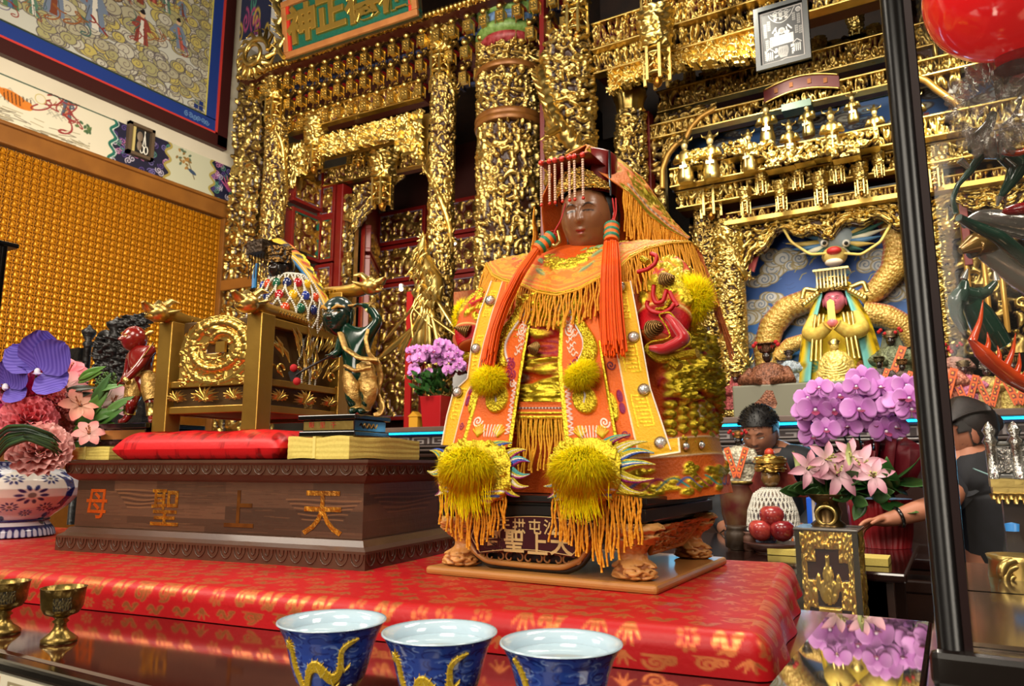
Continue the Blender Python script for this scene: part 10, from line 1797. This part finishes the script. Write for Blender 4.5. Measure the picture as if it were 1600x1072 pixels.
 for i,l_,a in((2,.055,.25),(14,.030,.1),(24,.026,.05),(30,.052,.3),(38,.035,.2),(44,.056,.35),(54,.05,.3)):d=_up*cos(a)+_rt*sin(a);p=base[i];m.tube(smooth([p,p+d*l_*.6+_rt*.004,p+d*l_*1.15],12),lsp(.011,.001,12),8,flat=.6)
 part('flame_crest',m,OR,t,'orange flame crest');q=lsp(2.6,6.6,24);m=M();m.tube(A(1584,222,1.1)+np.outer(.026*np.cos(q),_rt)+np.outer(.017*np.sin(q),_up),.005,8);part('orange_ring',m,OR,t);m=M();m.ell(A(1600,326,1.15),(.03,.012,.010),None,14);part('red_tongue',m,mat('red_glass',(150,12,24),.15,coat=.8),t)
 m=M();m.tube([A(1650,560,1.15),A(1650,560,1.15)*[1,1,0]+Z1*(ZG+.004)],.012,10);m.tube([A(1650,560,1.15),A(1660,420,1.18)],.012,10);m.tube([A(1650,560,1.15),A(1630,615,1.08)],.012,10);part('support_rod',m,BLACK,t)
 w=1.1;a,b=A(1549,748,w),A(1640,748,w);c=(a+b)/2;t=thing('silver_shrine','small silver pagoda-shaped box on a gilded scalloped foot, inside the glass case','ornament',c*[1,1,0]+Z1*(A(1549,776,w)[2]));W=(b-a)[0]*.5;SV=mat('silver',(206,204,200),.22,.95,noise=(60,.5,(120,118,116)),bump=('noise',90,.4));h=A(1549,690,w)[2]-c[2]
 m=M();m.slab(c+[-W,-.03,.0],c+[W,.03,h*.12]);m.slab(c+[-W*.9,-.025,h*.12],c+[W*.9,.025,h*.9]);m.slab(c+[-W,-.03,h*.9],c+[W,.03,h]);part('silver_box',m,mat('dark_silver',(130,130,128),.3,.9),t,bevel=.001);m=M();Zf=field('sil',60,36,110,3,7,150,'fflrb');relief_flat(m,c+[-W*.85,-.026,h*.16],X1*W*1.7,Z1*h*.7,-Y1,Zf,.008);part('silver_relief',m,SV,t)
 for x in(-.92,-.1,.9):m=M();m.lathe([(.007,0),(.0075,h*.9),(.011,h),(.006,h*1.15),(.010,h*1.3),(.003,h*1.5),(0,h*1.55)],c+[x*W,-.032,0],14);part('spire',m,SV,t)
 m=M();m.slab(c+[-W*1.05,-.035,-.012],c+[W*1.05,.035,0]);m.slab(c+[-W*1.0,-.033,-.022],c+[W*1.0,.033,-.012]);[m.tube([c+[x,-.035,-.022],c+[x,-.037,-.030-.006*(k%2)]],[.006,.003],7)for k,x in enumerate(lsp(-W,W,15))];part('gilded_foot',m,GOLDB,t);m=M();m.slab(c+[-W*.7,-.02,A(1549,860,w)[2]-c[2]],c+[W*.7,.02,-.022]);part('dark_pillar',m,mat('dark_altar_wood'),t);m=M();m.slab(np.r_[c[:2]-[W*.7,.02],ZG+.0045],c+[W*.7,.02,A(1549,860,w)[2]-c[2]]);part('lower_pillar',m,mat('dark_altar_wood'),t)
 p=A(1566,900,.98);t=thing('gilded_censer','gilded censer with swirling cloud handles, low in the glass case','censer',p*[1,1,0]+Z1*(ZG+.004));m=M();m.lathe([(.03,-.03),(.036,0),(.034,.02),(.037,.028),(.03,.028),(0,.02)],p+X1*.02,30);part('censer_bowl',m,GOLDB,t);m=M()
 for k in range(6):q=lsp(0,5.2,24);rr=(.020-.002*k)*(1-q/8);cc=p+_rt*(-.008+.004*k)+_up*(.012-.008*k)-_fw*(.03+.002*k);m.tube(cc+np.outer(rr*np.cos(q+k),_rt)+np.outer(rr*np.sin(q+k),_up),np.interp(lsp(0,1,24),[0,.5,1],[.003,.007,.003]),8)
 part('cloud_handle',m,GOLDB,t);m=M();m.lathe([(.03,0),(.03,.006),(.012,.02),(.016,p[2]-ZG-.04)],(p[0]+.02,p[1],ZG+.0045),20);part('censer_stem',m,SV,t);m=M();cc=A(1582,966,.95);m.ell(cc,(.022,.018,.02),None,16);[m.ell(cc+rs.randn(3)*.010,.008,None,8)for _ in range(10)];part('silver_lump',m,SV,t)
 p=A(1582,830,1.02);m=M();m.lathe([(.008,0),(.009,.010),(.0,.012)],p,16);t=thing('blue_bottle','clear bottle with a bright blue cap, inside the glass case','bottle',p*[1,1,0]+Z1*(ZG+.004));part('blue_cap',m,mat('blue_cap',(50,140,220),.4),t);m=M();m.lathe([(.014,0),(.014,p[2]-ZG-.03),(.008,p[2]-ZG-.006)],(p[0],p[1],ZG+.0045),20);part('bottle_body',m,mat('thin_clear_glass'),t)
case_contents()
